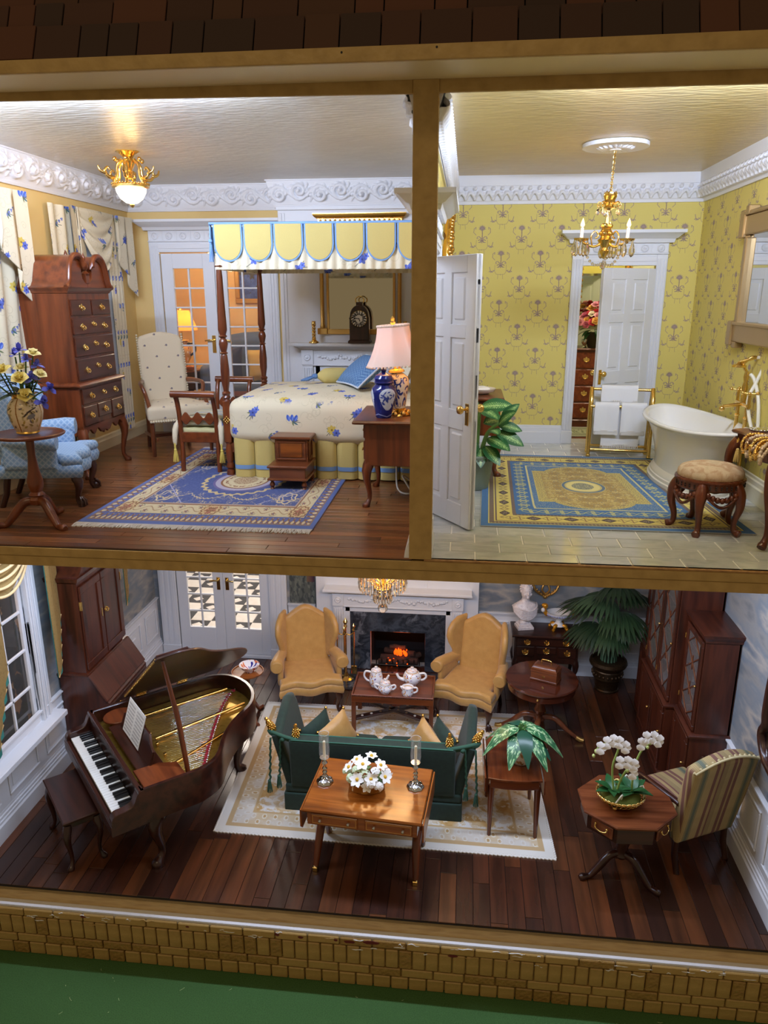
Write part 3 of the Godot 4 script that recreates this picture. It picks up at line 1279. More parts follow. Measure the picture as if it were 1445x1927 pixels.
func bedroom_walls():
	var ym = ntri(ntex([c3(226,196,128),c3(232,203,138)],0.01,101,3),0.7,0.8)
	var g = G.new()
	g.bb(XL - 0.06,XL,0,CH,-D2,0.0,0)
	struct("wall_left",g,ym,"warm yellow left wall of the bedroom")
	g = G.new()
	g.at(Vector3(0,0,-D2))
	wall_with(g,XL - 0.06,0.27,0,CH,[[-2.64,-1.5,0,1.86]])
	struct("wall_back",g,ym,"warm yellow back wall of the bedroom")
	# partition with its doorway near the front
	g = G.new()
	g.at(Vector3(0.27,0,0),Vector3(0,-90,0))
	wall_with(g,-D2,-0.03,0,CH,[[-1.12,-0.46,0,1.70]])
	struct("wall_partition",g,ym,"yellow partition wall between bedroom and bathroom")
	# chimney breast,white
	g = G.new()
	g.bb(-1.33,0.26,0,CH - 0.02,-D2,-3.6,0.004)
	g.bb(-1.34,0.27,2.225,2.262,-3.82,-3.57,0.004)
	for x in [-1.31,-1.28]:
		g.bb(x,x + 0.02,0.1,2.2,-3.6,-3.592,0.003)
	g.bb(-1.345,0.27,0,0.13,-3.82,-3.575,0.004)
	struct("trim",g,M.white,"white chimney breast in the bedroom")
	# cornice
	var root = holder("trim","white plaster acanthus cornice round the bedroom")
	g = G.new()
	var prof = [[0.0,2.25],[0.02,2.25],[0.024,2.27],[0.02,2.28],[0.075,CH - 0.012],[0.085,CH - 0.01],[0.085,CH],[0.0,CH]]
	g.sweep([Vector2(0.265,-3.82),Vector2(XL,-3.82),Vector2(XL,0.0)],prof)
	g.sweep([Vector2(0.265,-3.6),Vector2(-1.34,-3.6),Vector2(-1.34,-3.82)],prof)
	g.sweep([Vector2(0.27,-0.03),Vector2(0.27,-3.6)],prof)
	part("cove",g,M.plaster,root)
	cornice(root,Vector2(XL + 0.022,0.0),Vector2(XL + 0.022,-3.80),2.275,CH - 0.012,Vector3(1,0,0),"vine",0.42,0.05,0.055)
	cornice(root,Vector2(XL + 0.03,-3.80),Vector2(-1.34,-3.80),2.275,CH - 0.012,Vector3(0,0,1),"vine",0.42,0.05,0.055)
	cornice(root,Vector2(-1.40,-3.58),Vector2(0.2,-3.58),2.275,CH - 0.012,Vector3(0,0,1),"vine",0.42,0.05,0.055)
	cornice(root,Vector2(0.245,-0.04),Vector2(0.245,-3.58),2.275,CH - 0.012,Vector3(-1,0,0),"vine",0.42,-0.0,0.06)
	# baseboard
	g = G.new()
	var bp = [[0.0,0.0],[0.03,0.0],[0.03,0.09],[0.02,0.105],[0.018,0.125],[0.006,0.135],[0.0,0.135]]
	g.sweep([Vector2(-2.74,-D2),Vector2(XL,-D2),Vector2(XL,0.0)],bp)
	struct("baseboard_left",g,mat(c3(226,214,178),0.5),"cream baseboard along the left bedroom wall")
	# doorway in the partition: casing on both faces,entablature above
	for s in [[0.27,-1.0,"bedroom"],[0.32,1.0,"bathroom"]]:
		root = holder("trim","white door surround on the %s side of the partition" % s[2])
		root.position = (Vector3(s[0],0,-0.79) + OFF)*S
		root.rotation_degrees.y = 90.0*s[1]
		surround(root,-0.33,0.33,0.0,1.70,0.09,0.1,0.1,0.0)
	# French doors
	root = holder("trim","white fluted surround of the bedroom French doors")
	surround(root,-2.64,-1.5,0.0,1.86,0.1,0.11,0.1,-D2)
	for k in 2:
		root = holder("door","%s leaf of the bedroom French doors, white with small panes" % ["left","right"][k])
		root.position += Vector3(-2.635 if k == 0 else -2.065,0.01,-D2 - 0.02)*S
		door_leaf(root,0.565,1.84,0.04,[0.33,7],true)
		g = G.new()
		var hx = 0.515 if k == 0 else 0.05
		g.bb(hx - 0.02,hx + 0.02,0.84,1.02,0.02,0.026,0.003)
		g.rod(Vector3(hx,0.97,0.02),Vector3(hx,0.97,0.06),0.011)
		g.tube(spl([Vector3(hx,0.97,0.058),Vector3(hx + (-0.03 if k == 0 else 0.03),0.975,0.064),Vector3(hx + (-0.085 if k == 0 else 0.085),0.968,0.062)],4),0.009,8)
		part("door_handle",g,M.brass,root,"brass lever handle")
	# window on the left wall,mostly under its curtains
	for w in [[-3.3,-2.55],[-1.5,-0.6]]:
		root = holder("window","white bedroom window behind floral curtains")
		g = G.new()
		g.bb(XL,XL + 0.03,0.3,2.15,w[0],w[1],0.004)
		part("casing",g,mat(c3(214,224,240),0.4),root)
	for e in [[0.27,-0.055],[0.32,0.055]]:
		g = G.new()
		var bo = [[0.0,0.0],[0.055,0.0],[0.05,0.04],[0.03,0.09],[0.022,0.14],[0.0,0.15]]
		if e[1] < 0:
			g.sweep([Vector2(e[0],-0.01),Vector2(e[0],-0.36)],bo)
		else:
			g.sweep([Vector2(e[0],-0.36),Vector2(e[0],-0.01)],bo)
		struct("baseboard_partition",g,M.white,"white baseboard end beside the front post")
	sitting_room()

func bathroom_walls():
	var tex = palm_paper()
	var paper = ntri(tex,Vector3(1.0/0.37,1.0/0.45,1.0/0.37),0.75,0.0,true)
	var gold = ntri(tex,Vector3(1.0/0.40,1.0/0.48,1.0/0.40),0.75,0.0,true)
	gold.albedo_color = c3(255,236,196)
	var g = G.new()
	g.at(Vector3(0,0,-DB))
	wall_with(g,0.27,XR + 0.06,0,CH,[[1.60,2.27,0,1.70]])
	struct("wall_back",g,paper,"yellow bathroom back wall papered with mauve palm tufts")
	g = G.new()
	g.bb(XR,XR + 0.06,0,CH,-DB,0,0)
	struct("wall_right",g,paper,"yellow bathroom right wall papered with mauve palm tufts")
	g = G.new()
	g.bb(0.32,0.326,0,CH,-DB,-1.13,0)
	g.bb(0.32,0.326,1.72,CH,-1.13,-0.04,0)
	struct("wall_partition",g,paper,"papered bathroom face of the partition wall")
	var root = holder("trim","white plaster leaf cornice round the bathroom")
	g = G.new()
	var prof = [[0.0,2.25],[0.018,2.25],[0.022,2.275],[0.03,2.28],[0.07,2.40],[0.08,2.405],[0.085,CH],[0.0,CH]]
	g.sweep([Vector2(XR,0.0),Vector2(XR,-DB),Vector2(0.325,-DB),Vector2(0.325,-0.04)],prof)
	part("cove",g,M.plaster,root)
	cornice(root,Vector2(0.36,-DB + 0.025),Vector2(XR - 0.03,-DB + 0.025),2.275,2.405,Vector3(0,0,1),"leaf",0.24,0.05,0.045)
	cornice(root,Vector2(XR - 0.025,-DB + 0.03),Vector2(XR - 0.025,0.0),2.275,2.405,Vector3(-1,0,0),"leaf",0.24,0.05,0.045)
	cornice(root,Vector2(0.35,-DB + 0.03),Vector2(0.35,-0.05),2.26,2.41,Vector3(1,0,0),"leaf",0.24,0.06,0.04)
	g = G.new()
	var bp = [[0.0,0.0],[0.035,0.0],[0.035,0.11],[0.025,0.12],[0.022,0.15],[0.012,0.158],[0.01,0.175],[0.0,0.18]]
	g.sweep([Vector2(1.50,-DB),Vector2(0.325,-DB),Vector2(0.325,-1.2)],bp)
	struct("baseboard_back",g,M.white,"white baseboard of the bathroom back wall")
	g = G.new()
	g.sweep([Vector2(XR,0.0),Vector2(XR,-DB),Vector2(2.38,-DB)],bp)
	struct("baseboard_right",g,mat(c3(236,230,206),0.4),"white baseboard of the bathroom right wall")
	root = holder("trim","white surround with roundels of the bathroom back door")
	surround(root,1.60,2.27,0.0,1.70,0.1,0.1,0.11,-DB)
	# the back door leaf,swung a third of the way in
	root = holder("door","white six-panel door standing ajar at the back of the bathroom")
	root.position += Vector3(2.265,0.012,-DB + 0.02)*S
	root.rotation_degrees.y = -180 + 34
	door_leaf(root,0.645,1.66,0.04,[[0.16,0.62],[0.74,1.18],[1.26,1.56]],false)
	knob(root,Vector3(0.605,0.72,0),0.04)
	# the door in the partition,swung into the bathroom
	root = holder("door","white six-panel door swung open beside the front post")
	root.position += Vector3(0.262,0.012,-1.045)*S
	root.rotation_degrees.y = -56
	door_leaf(root,0.60,1.66,0.045,[[0.14,0.62],[0.74,1.18],[1.26,1.56]],false)
	knob(root,Vector3(0.55,0.76,0),0.045)
	bath_hall()

func living_walls():
	var mural = ntri(ntex([c3(84,90,98),c3(112,116,120),c3(140,140,138),c3(122,130,138),c3(166,160,152),c3(106,116,128),c3(138,130,124)],0.006,111,5,512,FastNoiseLite.TYPE_SIMPLEX_SMOOTH,25.0),Vector3(0.25,0.7,0.25),0.85,0.0,true)
	var g = G.new()
	g.at(Vector3(-2.9,0,0),Vector3(0,90,0))
	wall_with(g,0.0,D1,F1,-0.125,[[0.28,1.12,F1 + 0.6,-0.3],[1.8,2.5,F1 + 0.6,-0.3]])
	struct("wall_left",g,mural,"living room left wall with a grey-blue scenic paper above its wainscot")
	g = G.new()
	g.at(Vector3(0,0,-D1))
	wall_with(g,-2.95,XR + 0.06,F1,-0.125,[[-2.64,-1.57,F1 + 0.03,-0.55],[-0.43,0.19,F1 + 0.02,F1 + 0.5]])
	struct("wall_back",g,mural,"living room back wall with a grey cloud scenic paper")
	g = G.new()
	g.bb(XR,XR + 0.06,F1,-0.125,-D1,0,0)
	struct("wall_right",g,mural,"living room right wall with a painted grey-blue scenic paper")
	# wainscot: plain field,raised panels,rail and baseboard
	var W = 0.70
	var bp = [[0.0,0.0],[0.045,0.0],[0.045,0.13],[0.035,0.142],[0.034,0.16],[0.026,0.165],[0.025,0.185],[0.016,0.19],[0.014,0.21],[0.0,0.215]]
	var rp = [[0.0,W - 0.05],[0.012,W - 0.05],[0.02,W - 0.03],[0.022,W - 0.02],[0.036,W - 0.012],[0.036,W],[0.0,W]]
	for e in [["left",[Vector2(-2.9,-D1),Vector2(-2.9,-2.68)],2],["left",[Vector2(-2.9,-2.66),Vector2(-2.9,0.0)],5],["right",[Vector2(XR,0.0),Vector2(XR,-D1)],7],["back",[Vector2(XR,-D1),Vector2(0.75,-D1)],5],["back",[Vector2(-1.05,-D1),Vector2(-1.36,-D1)],1]]:
		var a = e[1][0]
		var b = e[1][1]
		var root = holder("trim","white panelled wainscot on the %s wall of the living room" % e[0])
		var len = a.distance_to(b)
		var dir = (b - a).normalized()
		var nr = Vector2(dir.y,-dir.x)
		if nr.dot(Vector2(0,-1.5) - a) < 0:
			nr = -nr
		var tr = Transform3D(Basis(Vector3(-nr.y,0,nr.x)*-1.0,Vector3.UP,Vector3(nr.x,0,nr.y)),Vector3(0,F1,0))
		var first = a if (b - a).dot(Vector2(tr.basis.x.x,tr.basis.x.z)) > 0 else b
		tr.origin += Vector3(first.x,0,first.y)
		g = G.new()
		g.x = tr
		g.bb(0,len,0,W - 0.04,0,0.012,0)
		part("field",g,M.white,root)
		for i in e[2]:
			g = G.new()
			g.x = tr
			var x0 = len*i/e[2] + 0.06
			var x1 = len*(i + 1)/e[2] - 0.06
			frame_bars(g,x0,x1,0.27,W - 0.1,0.012,0.022,0.014,0.006)
			g.bb(x0 + 0.05,x1 - 0.05,0.32,W - 0.15,0.012,0.018,0.005)
			part("panel",g,M.white,root)
		g = G.new()
		g.x = Transform3D(Basis(tr.basis.x,tr.basis.y,tr.basis.z),tr.origin)
		g.sweep([Vector2(len,0),Vector2(0,0)],rp)
		part("chair_rail",g,M.white,root)
		g = G.new()
		g.x = tr
		g.sweep([Vector2(len,0),Vector2(0,0)],bp)
		part("baseboard",g,M.white,root)
	# French doors to the tiled hall
	var root = holder("trim","white fluted surround of the living room French doors")
	surround(root,-2.64,-1.57,F1 + 0.0,-0.62,0.2,0.1,0.1,-D1)
	g = G.new()
	g.bb(-2.86,-1.36,F1,F1 + 0.035,-D1 - 0.03,-D1 + 0.03,0.003)
	struct("trim",g,M.white,"white threshold under the living room French doors")
	for k in 2:
		root = holder("door","%s leaf of the living room French doors, white with a brass handle" % ["left","right"][k])
		root.position += Vector3(-2.635 if k == 0 else -2.10,F1 + 0.04,-D1 - 0.02)*S
		door_leaf(root,0.532,1.86,0.04,[0.31,7],true)
		g = G.new()
		var hx = 0.485 if k == 0 else 0.05
		g.bb(hx - 0.02,hx + 0.02,0.78,0.93,0.02,0.026,0.003)
		g.rod(Vector3(hx,0.9,0.02),Vector3(hx,0.9,0.06),0.011)
		g.tube(spl([Vector3(hx,0.9,0.058),Vector3(hx + (-0.03 if k == 0 else 0.03),0.905,0.064),Vector3(hx + (-0.085 if k == 0 else 0.085),0.898,0.062)],4),0.009,8)
		part("door_handle",g,M.brass,root,"brass lever handle")
	# mural strip left of the fireplace with its urn of flowers
	var mp = Pen.new(128,256,c3(92,96,92))
	for i in 900:
		var r = rng.randf()
		mp.dot(rng.randf()*128,rng.randf()*256,rng.randf_range(2,7),c3(60 + r*60,66 + r*58,66 + r*46))
	for i in 60:
		mp.dot(30 + rng.randf()*40,60 + rng.randf()*60,3,c3(140,136,84))
	for i in 14:
		mp.line([Vector2(84 + i*2,128),Vector2(80 + i*2.4,214)],2,c3(120 - i*3,92 - i*3,66))
	for i in 90:
		var a = rng.randf()*TAU
		var r = rng.randf()*30
		mp.dot(96 + cos(a)*r,92 + sin(a)*r*1.1,3.5,[c3(150,76,76),c3(176,110,110),c3(84,92,70)][i % 3])
	g = G.new()
	g.q(Vector3(-1.34,F1 + 0.70,-D1 + 0.004),Vector3(-1.02,F1 + 0.70,-D1 + 0.004),Vector3(-1.02,-0.2,-D1 + 0.004),Vector3(-1.34,-0.2,-D1 + 0.004))
	g.bb(-1.34,-1.02,F1 + 0.70,-0.2,-D1,-D1 + 0.003,0)
	struct("trim",g,uvmat(mp.tex(),0.85),"painted mural strip with an urn of flowers left of the fireplace")
	# left window: casing,sash,sill
	for w in [[-1.12,-0.28,"near"],[-2.5,-1.8,"far"]]:
		root = holder("window","white sash window in the left wall of the living room, %s one" % w[2])
		g = G.new()
		var L = w[1] - w[0]
		var y0 = F1 + 0.6
		g.x = Transform3D(Basis(Vector3(0,0,-1),Vector3.UP,Vector3(1,0,0)),Vector3(-2.9,0,w[1]))
		for e in [[-0.15,0.0],[L,L + 0.15]]:
			g.bb(e[0],e[1],y0 - 0.02,-0.15,0,0.03,0.004)
			for k in [0.25,0.6]:
				g.bb(e[0] + 0.15*k,e[0] + 0.15*k + 0.02,y0,-0.2,0.03,0.042,0.004)
			g.bb(e[0] + (0.13 if e[0] < 0 else 0.0),e[0] + (0.15 if e[0] < 0 else 0.02),y0,-0.2,-0.05,0.045,0.004)
		part("casing",g,M.white,root)
		g = G.new()
		g.x = Transform3D(Basis(Vector3(0,0,-1),Vector3.UP,Vector3(1,0,0)),Vector3(-2.9,0,w[1]))
		g.bb(-0.2,L + 0.2,y0 - 0.05,y0,-0.05,0.13,0.006)
		g.bb(-0.16,L + 0.16,y0 - 0.085,y0 - 0.05,0,0.07,0.008)
		part("sill",g,M.white,root)
		g = G.new()
		g.x = Transform3D(Basis(Vector3(0,0,-1),Vector3.UP,Vector3(1,0,0)),Vector3(-2.9,0,w[1]))
		frame_bars(g,0,L,y0,-0.3,-0.04,0.04,0.03,0.004)
		for i in [1,2]:
			g.bb(L*i/3 - 0.01,L*i/3 + 0.01,y0,-0.3,-0.035,-0.015,0.003)
		for i in range(1,5):
			var y = lerpf(y0,-0.3,i/5.0)
			g.bb(0,L,y - 0.011,y + 0.011,-0.035,-0.015,0.003)
		part("sash",g,M.white,root)
		for i in 3:
			for k in 5:
				g = G.new()
				g.x = Transform3D(Basis(Vector3(0,0,-1),Vector3.UP,Vector3(1,0,0)),Vector3(-2.9,0,w[1]))
				var ya = lerpf(y0,-0.3,k/5.0)
				var yb = lerpf(y0,-0.3,(k + 1)/5.0)
				g.q(Vector3(L*i/3,ya,-0.025),Vector3(L*(i + 1)/3,ya,-0.025),Vector3(L*(i + 1)/3,yb,-0.025),Vector3(L*i/3,yb,-0.025))
				part("pane",g,M.pane,root)
	tiled_hall()

func outside():
	# the side wall of the display case seen through the left window,with its painted garden
	var p = Pen.new(256,256,c3(222,178,124))
	var r := RandomNumberGenerator.new()
	r.seed = 4
	for i in 900:
		var x = r.randf()*256
		var y = 110 + 30*sin(x*0.05) + r.randf()*150
		p.dot(x,minf(y,255),r.randf_range(3,8),[c3(58,58,48),c3(44,48,40),c3(74,66,52)][i % 3])
	for i in 300:
		p.dot(r.randf()*256,200 + r.randf()*55,5,c3(58,66,20))
	var g = G.new()
	g.q(Vector3(-3.6,-3.08,0.6),Vector3(-3.6,-3.08,-2.2),Vector3(-3.6,0.2,-2.2),Vector3(-3.6,0.2,0.6))
	g.bb(-3.66,-3.602,-3.08,0.2,-2.2,0.6,0)
	var cl = thing("added_case_lamp","small unseen lamp added to brighten the garden backdrop outside the left window","lamp",Vector3(-3.3,-0.1,-0.7))  # added out of view to brighten the backdrop
	var lg = G.new()
	lg.ball(Vector3.ZERO,0.04,12,8)
	var lb = part("bulb",lg,glow(c3(255,226,190),3.0),cl)
	lamp(lb,Vector3.ZERO,c3(255,220,176),0.3,0.04)
	lg = G.new()
	lg.lathe([[0.03,0.03],[0.05,0.06],[0.03,0.1]],Vector3.ZERO,12)
	part("socket",lg,M.brass,cl)
	var o = struct("wall_case",g,uvmat(p.tex(),0.9),"painted garden backdrop outside the left living room window")

# ---------------------------------------------------------------- shared furniture pieces
func bail(root,called,c,w,m,turn = 0.0,plate = true):
	# brass pull: cut plate,two posts and a hanging bail,facing +z turned by turn degrees
	var g = G.new()
	g.at(c,Vector3(0,turn,0))
	if plate:
		var pl = PackedVector2Array()
		for e in [[-0.5,0.05],[-0.42,0.3],[-0.2,0.22],[-0.12,0.42],[0.0,0.5],[0.12,0.42],[0.2,0.22],[0.42,0.3],[0.5,0.05],[0.34,-0.2],[0.16,-0.22],[0.0,-0.5],[-0.16,-0.22],[-0.34,-0.2]]:
			pl.append(Vector2(e[0],e[1])*w)
		g.ext(pl,0.0,0.004,0.001)
	for s in [-1,1]:
		g.ball(Vector3(s*w*0.32,w*0.08,0.008),0.007,6,4)
	g.tube(spl([Vector3(-w*0.32,w*0.08,0.012),Vector3(-w*0.36,-w*0.12,0.016),Vector3(-w*0.15,-w*0.26,0.018),Vector3(w*0.15,-w*0.26,0.018),Vector3(w*0.36,-w*0.12,0.016),Vector3(w*0.32,w*0.08,0.012)],2),0.0045,5)
	return part(called,g,m,root)

func drawer(root,x0,x1,y0,y1,z,m,pulls,pw = 0.06,lipped = 0.012):
	var g = G.new()
	g.bb(x0,x1,y0,y1,z - 0.01,z + lipped,0.006)
	var d = part("drawer",g,m,root)
	for p in pulls:
		bail(d,"escutcheon" if p[2] else "pull",Vector3(lerpf(x0,x1,p[0]),lerpf(y0,y1,p[1]),z + lipped),pw*(0.8 if p[2] else 1.0),M.brass)
	return d

func petals(g,c,n,r,wid,cup,turn = 0.0,up = Vector3.UP,th = 0.0012):
	# a whorl of petals round c; cup 0 lies flat,1 stands upright along up
	var b0 = up.cross(Vector3(0.3,0.2,0.9)).normalized()
	var b1 = up.cross(b0).normalized()
	for k in n:
		var a = turn + TAU*k/n
		var o = b0*cos(a) + b1*sin(a)
		var d = (o*(1 - cup) + up*cup).normalized()
		var nr = (up*(1 - cup) - o*cup).normalized()
		g.blade(c,d,nr,r,wid,0.25 - cup*0.5,0.2,th,4,1.3)

func rose(root,c,r,m,up,called = "rose"):
	var g = G.new()
	petals(g,c,5,r,r*1.1,0.25,0.0,up)
	petals(g,c,5,r*0.85,r*0.95,0.55,0.5,up)
	petals(g,c,4,r*0.7,r*0.8,0.8,0.2,up)
	petals(g,c,3,r*0.55,r*0.5,0.93,0.9,up)
	return part(called,g,m,root)

func wing_chair(called,label,fab,pos,turn,leg_m,trim_m,group = ""):
	var t = thing(called,label,"armchair",pos,turn,group)
	var g = G.new()
	# serpentine seat rail
	var front = []
	for i in 13:
		var u = i/12.0*2 - 1
		front.append(Vector2(u*0.31,0.29 + 0.025*cos(u*PI*1.9) - 0.02))
	var seat = PackedVector2Array([Vector2(-0.25,-0.27),Vector2(0.25,-0.27)])
	for i in range(12,-1,-1):
		seat.append(front[i])
	g.slab(seat,[[-0.01,0.215],[0.0,0.225],[0.008,0.27],[0.0,0.305],[-0.012,0.31]],true,true,60.0,80.0)
	part("seat_rail",g,fab,t)
	g = G.new()
	var cush = PackedVector2Array([Vector2(-0.252,-0.24),Vector2(0.252,-0.24),Vector2(0.252,0.14),Vector2(0.305,0.165)])
	for i in range(12,-1,-1):
		cush.append(front[i]*Vector2(0.985,1.02))
	cush.append(Vector2(-0.305,0.165))
	cush.append(Vector2(-0.252,0.14))
	g.slab(cush,[[-0.02,0.30],[-0.004,0.306],[0.004,0.33],[0.0,0.354],[-0.008,0.368],[-0.02,0.376],[-0.03,0.378]],true,true,70.0,80.0)
	part("cushion",g,fab,t)
	# back with camel top
	g = G.new()
	g.at(Vector3(0,0.30,-0.19),Vector3(-9,0,0))
	var b = [Vector2(-0.225,0.0),Vector2(0.225,0.0),Vector2(0.215,0.3),Vector2(0.22,0.5)]
	for i in 11:
		var u = 1 - i/10.0*2
		b.append(Vector2(u*0.215,0.555 + 0.10*pow(cos(u*PI/2),1.3) - 0.015*absf(u)))
	b.append(Vector2(-0.22,0.5))
	b.append(Vector2(-0.215,0.3))
	g.soft(PackedVector2Array(b),-0.06,0.085,0.022)
	part("back",g,fab,t)
	for s in [-1.0,1.0]:
		g = G.new()
		# wing in the z,y plane
		g.x = Transform3D(Basis(Vector3(0.42*s,0,1).normalized(),Vector3(0,1,-0.13).normalized(),Vector3(-1,0,0.42*s).normalized()),Vector3(s*0.225 + 0.025,0.3,-0.19))
		g.soft(PackedVector2Array([Vector2(-0.05,0.10),Vector2(0.06,0.12),Vector2(0.10,0.18),Vector2(0.115,0.26),Vector2(0.17,0.34),Vector2(0.205,0.42),Vector2(0.195,0.50),Vector2(0.15,0.56),Vector2(0.07,0.60),Vector2(-0.05,0.60)]),0.0,0.056,0.024)
		part("wing",g,fab,t)
		g = G.new()
		g.at(Vector3.ZERO)
		g.tube([Vector3(s*0.25,0.48,-0.2),Vector3(s*0.29,0.485,-0.06),Vector3(s*0.325,0.487,0.08),Vector3(s*0.325,0.48,0.145),Vector3(s*0.325,0.48,0.152)],[0.045,0.055,0.062,0.064,0.055],14)
		g.x = Transform3D(Basis(Vector3(s*0.1,0,1).normalized(),Vector3.UP,Vector3(-1,0,s*0.1).normalized()),Vector3(s*0.275 + 0.026,0.28,-0.06))
		g.soft(PackedVector2Array([Vector2(-0.16,0.0),Vector2(0.2,0.0),Vector2(0.2,0.2),Vector2(-0.16,0.2)]),0.0,0.052,0.02)
		part("arm",g,fab,t)
	for s in [-1.0,1.0]:
		g = G.new()
		g.cabriole(Vector3(s*0.26,0,0.235),0.225,0.03,Vector3(s*0.6,0,0.8))
		g.ball(Vector3(s*0.277,0.026,0.26),0.03,8,6)
		for k in 3:
			var a = atan2(0.8,s*0.6) + (k - 1)*0.8
			var d = Vector3(cos(a),0,sin(a))
			g.tube([Vector3(s*0.27,0.07,0.25) + d*0.012,Vector3(s*0.277,0.045,0.26) + d*0.03,Vector3(s*0.277,0.008,0.26) + d*0.034],[0.01,0.009,0.006],5)
		part("front_leg",g,leg_m,t)
		g = G.new()
		g.tube([Vector3(s*0.2,0.23,-0.23),Vector3(s*0.2,0.1,-0.25),Vector3(s*0.2,0.0,-0.29)],[0.026,0.022,0.02],6)
		part("rear_leg",g,leg_m,t)
	return t

func tassel(g,p,len,r,dir = Vector3.DOWN):
	g.ball(p,r*0.7,8,6)
	for k in 9:
		var a = TAU*k/9
		var o = Vector3(cos(a),0,sin(a))*r
		g.tube([p + dir*r*0.4 + o*0.4,p + dir*len*0.5 + o*0.75,p + dir*len + o*1.05],[r*0.3,r*0.28,r*0.2],4)

func candle_flame(root,p,h,e,called = "flame_bulb",col = c3(255,204,140)):
	var g = G.new()
	g.lathe([[0.0,0.0],[h*0.2,h*0.12],[h*0.24,h*0.3],[h*0.14,h*0.65],[0.0,h]],p,8,80.0)
	var o = part(called,g,glow(c3(255,214,144),4.0),root)
	lamp(o,p + Vector3(0,h*0.4,0),col,e,h*0.3)

func drop(g,p,h,r):
	# cut crystal drop hanging from p
	g.flat()
	var rings = []
	for e in [[0.12,0.0],[0.35,-0.2],[0.9,-0.55],[1.0,-0.72],[0.7,-0.88],[0.05,-1.0]]:
		var ring = PackedVector3Array()
		for j in 6:
			var a = TAU*j/6
			ring.append(p + Vector3(cos(a)*r*e[0],e[1]*h,-sin(a)*r*e[0]))
		rings.append(ring)
	rings.reverse()
	var sides = [0,1,2,3,4,5]
	g.loft(rings,true,true,[0,1,2,3,4],sides)

func tripod(root,h0,r,spread,m,n0 = 0.0):
	for k in 3:
		var a = n0 + TAU*k/3
		var d = Vector3(cos(a),0,sin(a))
		var g = G.new()
		g.tube(spl([d*0.02 + Vector3(0,h0,0),d*spread*0.35 + Vector3(0,h0*0.95,0),d*spread*0.65 + Vector3(0,h0*0.45,0),d*spread*0.86 + Vector3(0,h0*0.12,0),d*spread + Vector3(0,0.018,0),d*(spread + 0.045) + Vector3(0,0.014,0)],3),[r,r,r,r,r,r*0.98,r*0.92,r*0.86,r*0.8,r*0.74,r*0.7,r*0.7,r*0.75,r*0.9,r*0.9,r*0.6],8)
		part("leg",g,m,root)

func mull(p,k):
	var out = PackedVector2Array()
	for q in p:
		out.append(q*k)
	return out

# ---------------------------------------------------------------- bedroom
func blue_carpet():
	var n := FastNoiseLite.new()
	n.frequency = 0.05
	var W = 640
	var H = 440
	return quarter(W,H,func(x,y):
		var c: Color
		var ns = n.get_noise_2d(x*2.0,y*2.0)
		var e = mini(x,y)
		var blue = c3(64,80,136).lerp(c3(92,106,158),ns*0.5 + 0.5)
		var cream = c3(222,212,178).lerp(c3(206,194,160),ns*0.5 + 0.5)
		var brown = c3(138,98,72)
		if e < 12:
			c = c3(92,112,176)
		elif e < 16:
			c = c3(150,120,100)
		elif e < 38:
			var t = (x if y < x else y)
			var k = sin(t*0.42) + 0.8*sin((e - 16)*0.29)
			c = cream if k > 0.55 else (brown if k > -0.3 else c3(96,108,168))
		elif e < 43:
			c = c3(84,96,156)
		elif e < 84:
			c = cream
			var t = (x if y < x else y)
			var vine = e - 64 - 9.0*sin(t*0.105)
			if absf(vine) < 1.5:
				c = c3(170,140,108)
			var p = fmod(t,30.0) - 15.0
			var s9 = 1.0 if int(t/30.0) % 2 == 0 else -1.0
			var fl = Vector2(p,e - 64 + 9.0*s9)
			if fl.length() < 5.0 + 2.0*sin(fl.angle()*5.0):
				c = c3(150,108,84) if fl.length() > 2.2 else c3(96,104,150)
			elif absf(fl.length() - 9.5) < 1.1 and fl.y*s9 < 0:
				c = c3(150,150,130)
			for q in [Vector2(66,66),Vector2(W/2,64),Vector2(64,H/2)]:
				var dv = Vector2(x,y) - q
				var d = dv.length()
				if d < 30:
					c = c3(206,186,140)
					if absf(d - 24 - 2*sin(dv.angle()*12.0)) < 2.0 or d < 14 + 4*sin(dv.angle()*6.0) and ns > -0.1:
						c = brown
					elif d < 18 and ns < -0.2:
						c = c3(168,96,88)
		elif e < 88:
			c = brown
		elif e < 93:
			c = c3(180,160,150)
		else:
			c = blue
			var u = (x - W/2.0)/130.0
			var v = (y - H/2.0)/82.0
			var d = sqrt(u*u + v*v)
			var a = atan2(v,u)
			if d < 0.55:
				c = cream
				if d < 0.3 and n.get_noise_2d(x*9.0,y*9.0) > 0.0 or absf(d - 0.45) < 0.03 and ns > 0.0:
					c = brown
			elif d < 0.6:
				c = brown
			elif d < 0.72:
				c = c3(176,172,196)
			elif d < 0.78:
				c = c3(110,100,150)
			elif absf(d - 0.98 - 0.035*sin(a*26)) < 0.045 + 0.02*ns:
				c = c3(208,188,140)
			# arabesques near the border and in the corners
			var cu = sin(x*0.085 + 2.2*n.get_noise_2d(x*1.2,y*1.2)) + sin(y*0.085 + 2.2*n.get_noise_2d(y*1.2,x*1.2 + 90))
			if d > 1.12 and e < 150:
				if absf(cu - 0.2) < 0.10:
					c = c3(202,186,150)
				elif absf(cu - 0.55) < 0.08:
					c = c3(150,140,150)
			var r = Vector2(x - 134,y - 128)
			var l = r.length()
			if l < 30 and (absf(l - 25 - 3*sin(r.angle()*6.0)) < 2.2 or absf(l - 14 - 3*sin(r.angle()*4.0)) < 1.6):
				c = c3(222,206,164)
			if absf((x - 93)*0.8 + (y - 93) - 92) < 1.6:
				c = c3(172,172,206)
			var w = absf(fmod(absf(x - W/2.0),120.0) - 60.0)
			if absf(y - 116 - w*w*0.007 - 2.0*sin(x*0.5)) < 2.0:
				c = c3(206,186,144)
		return c)

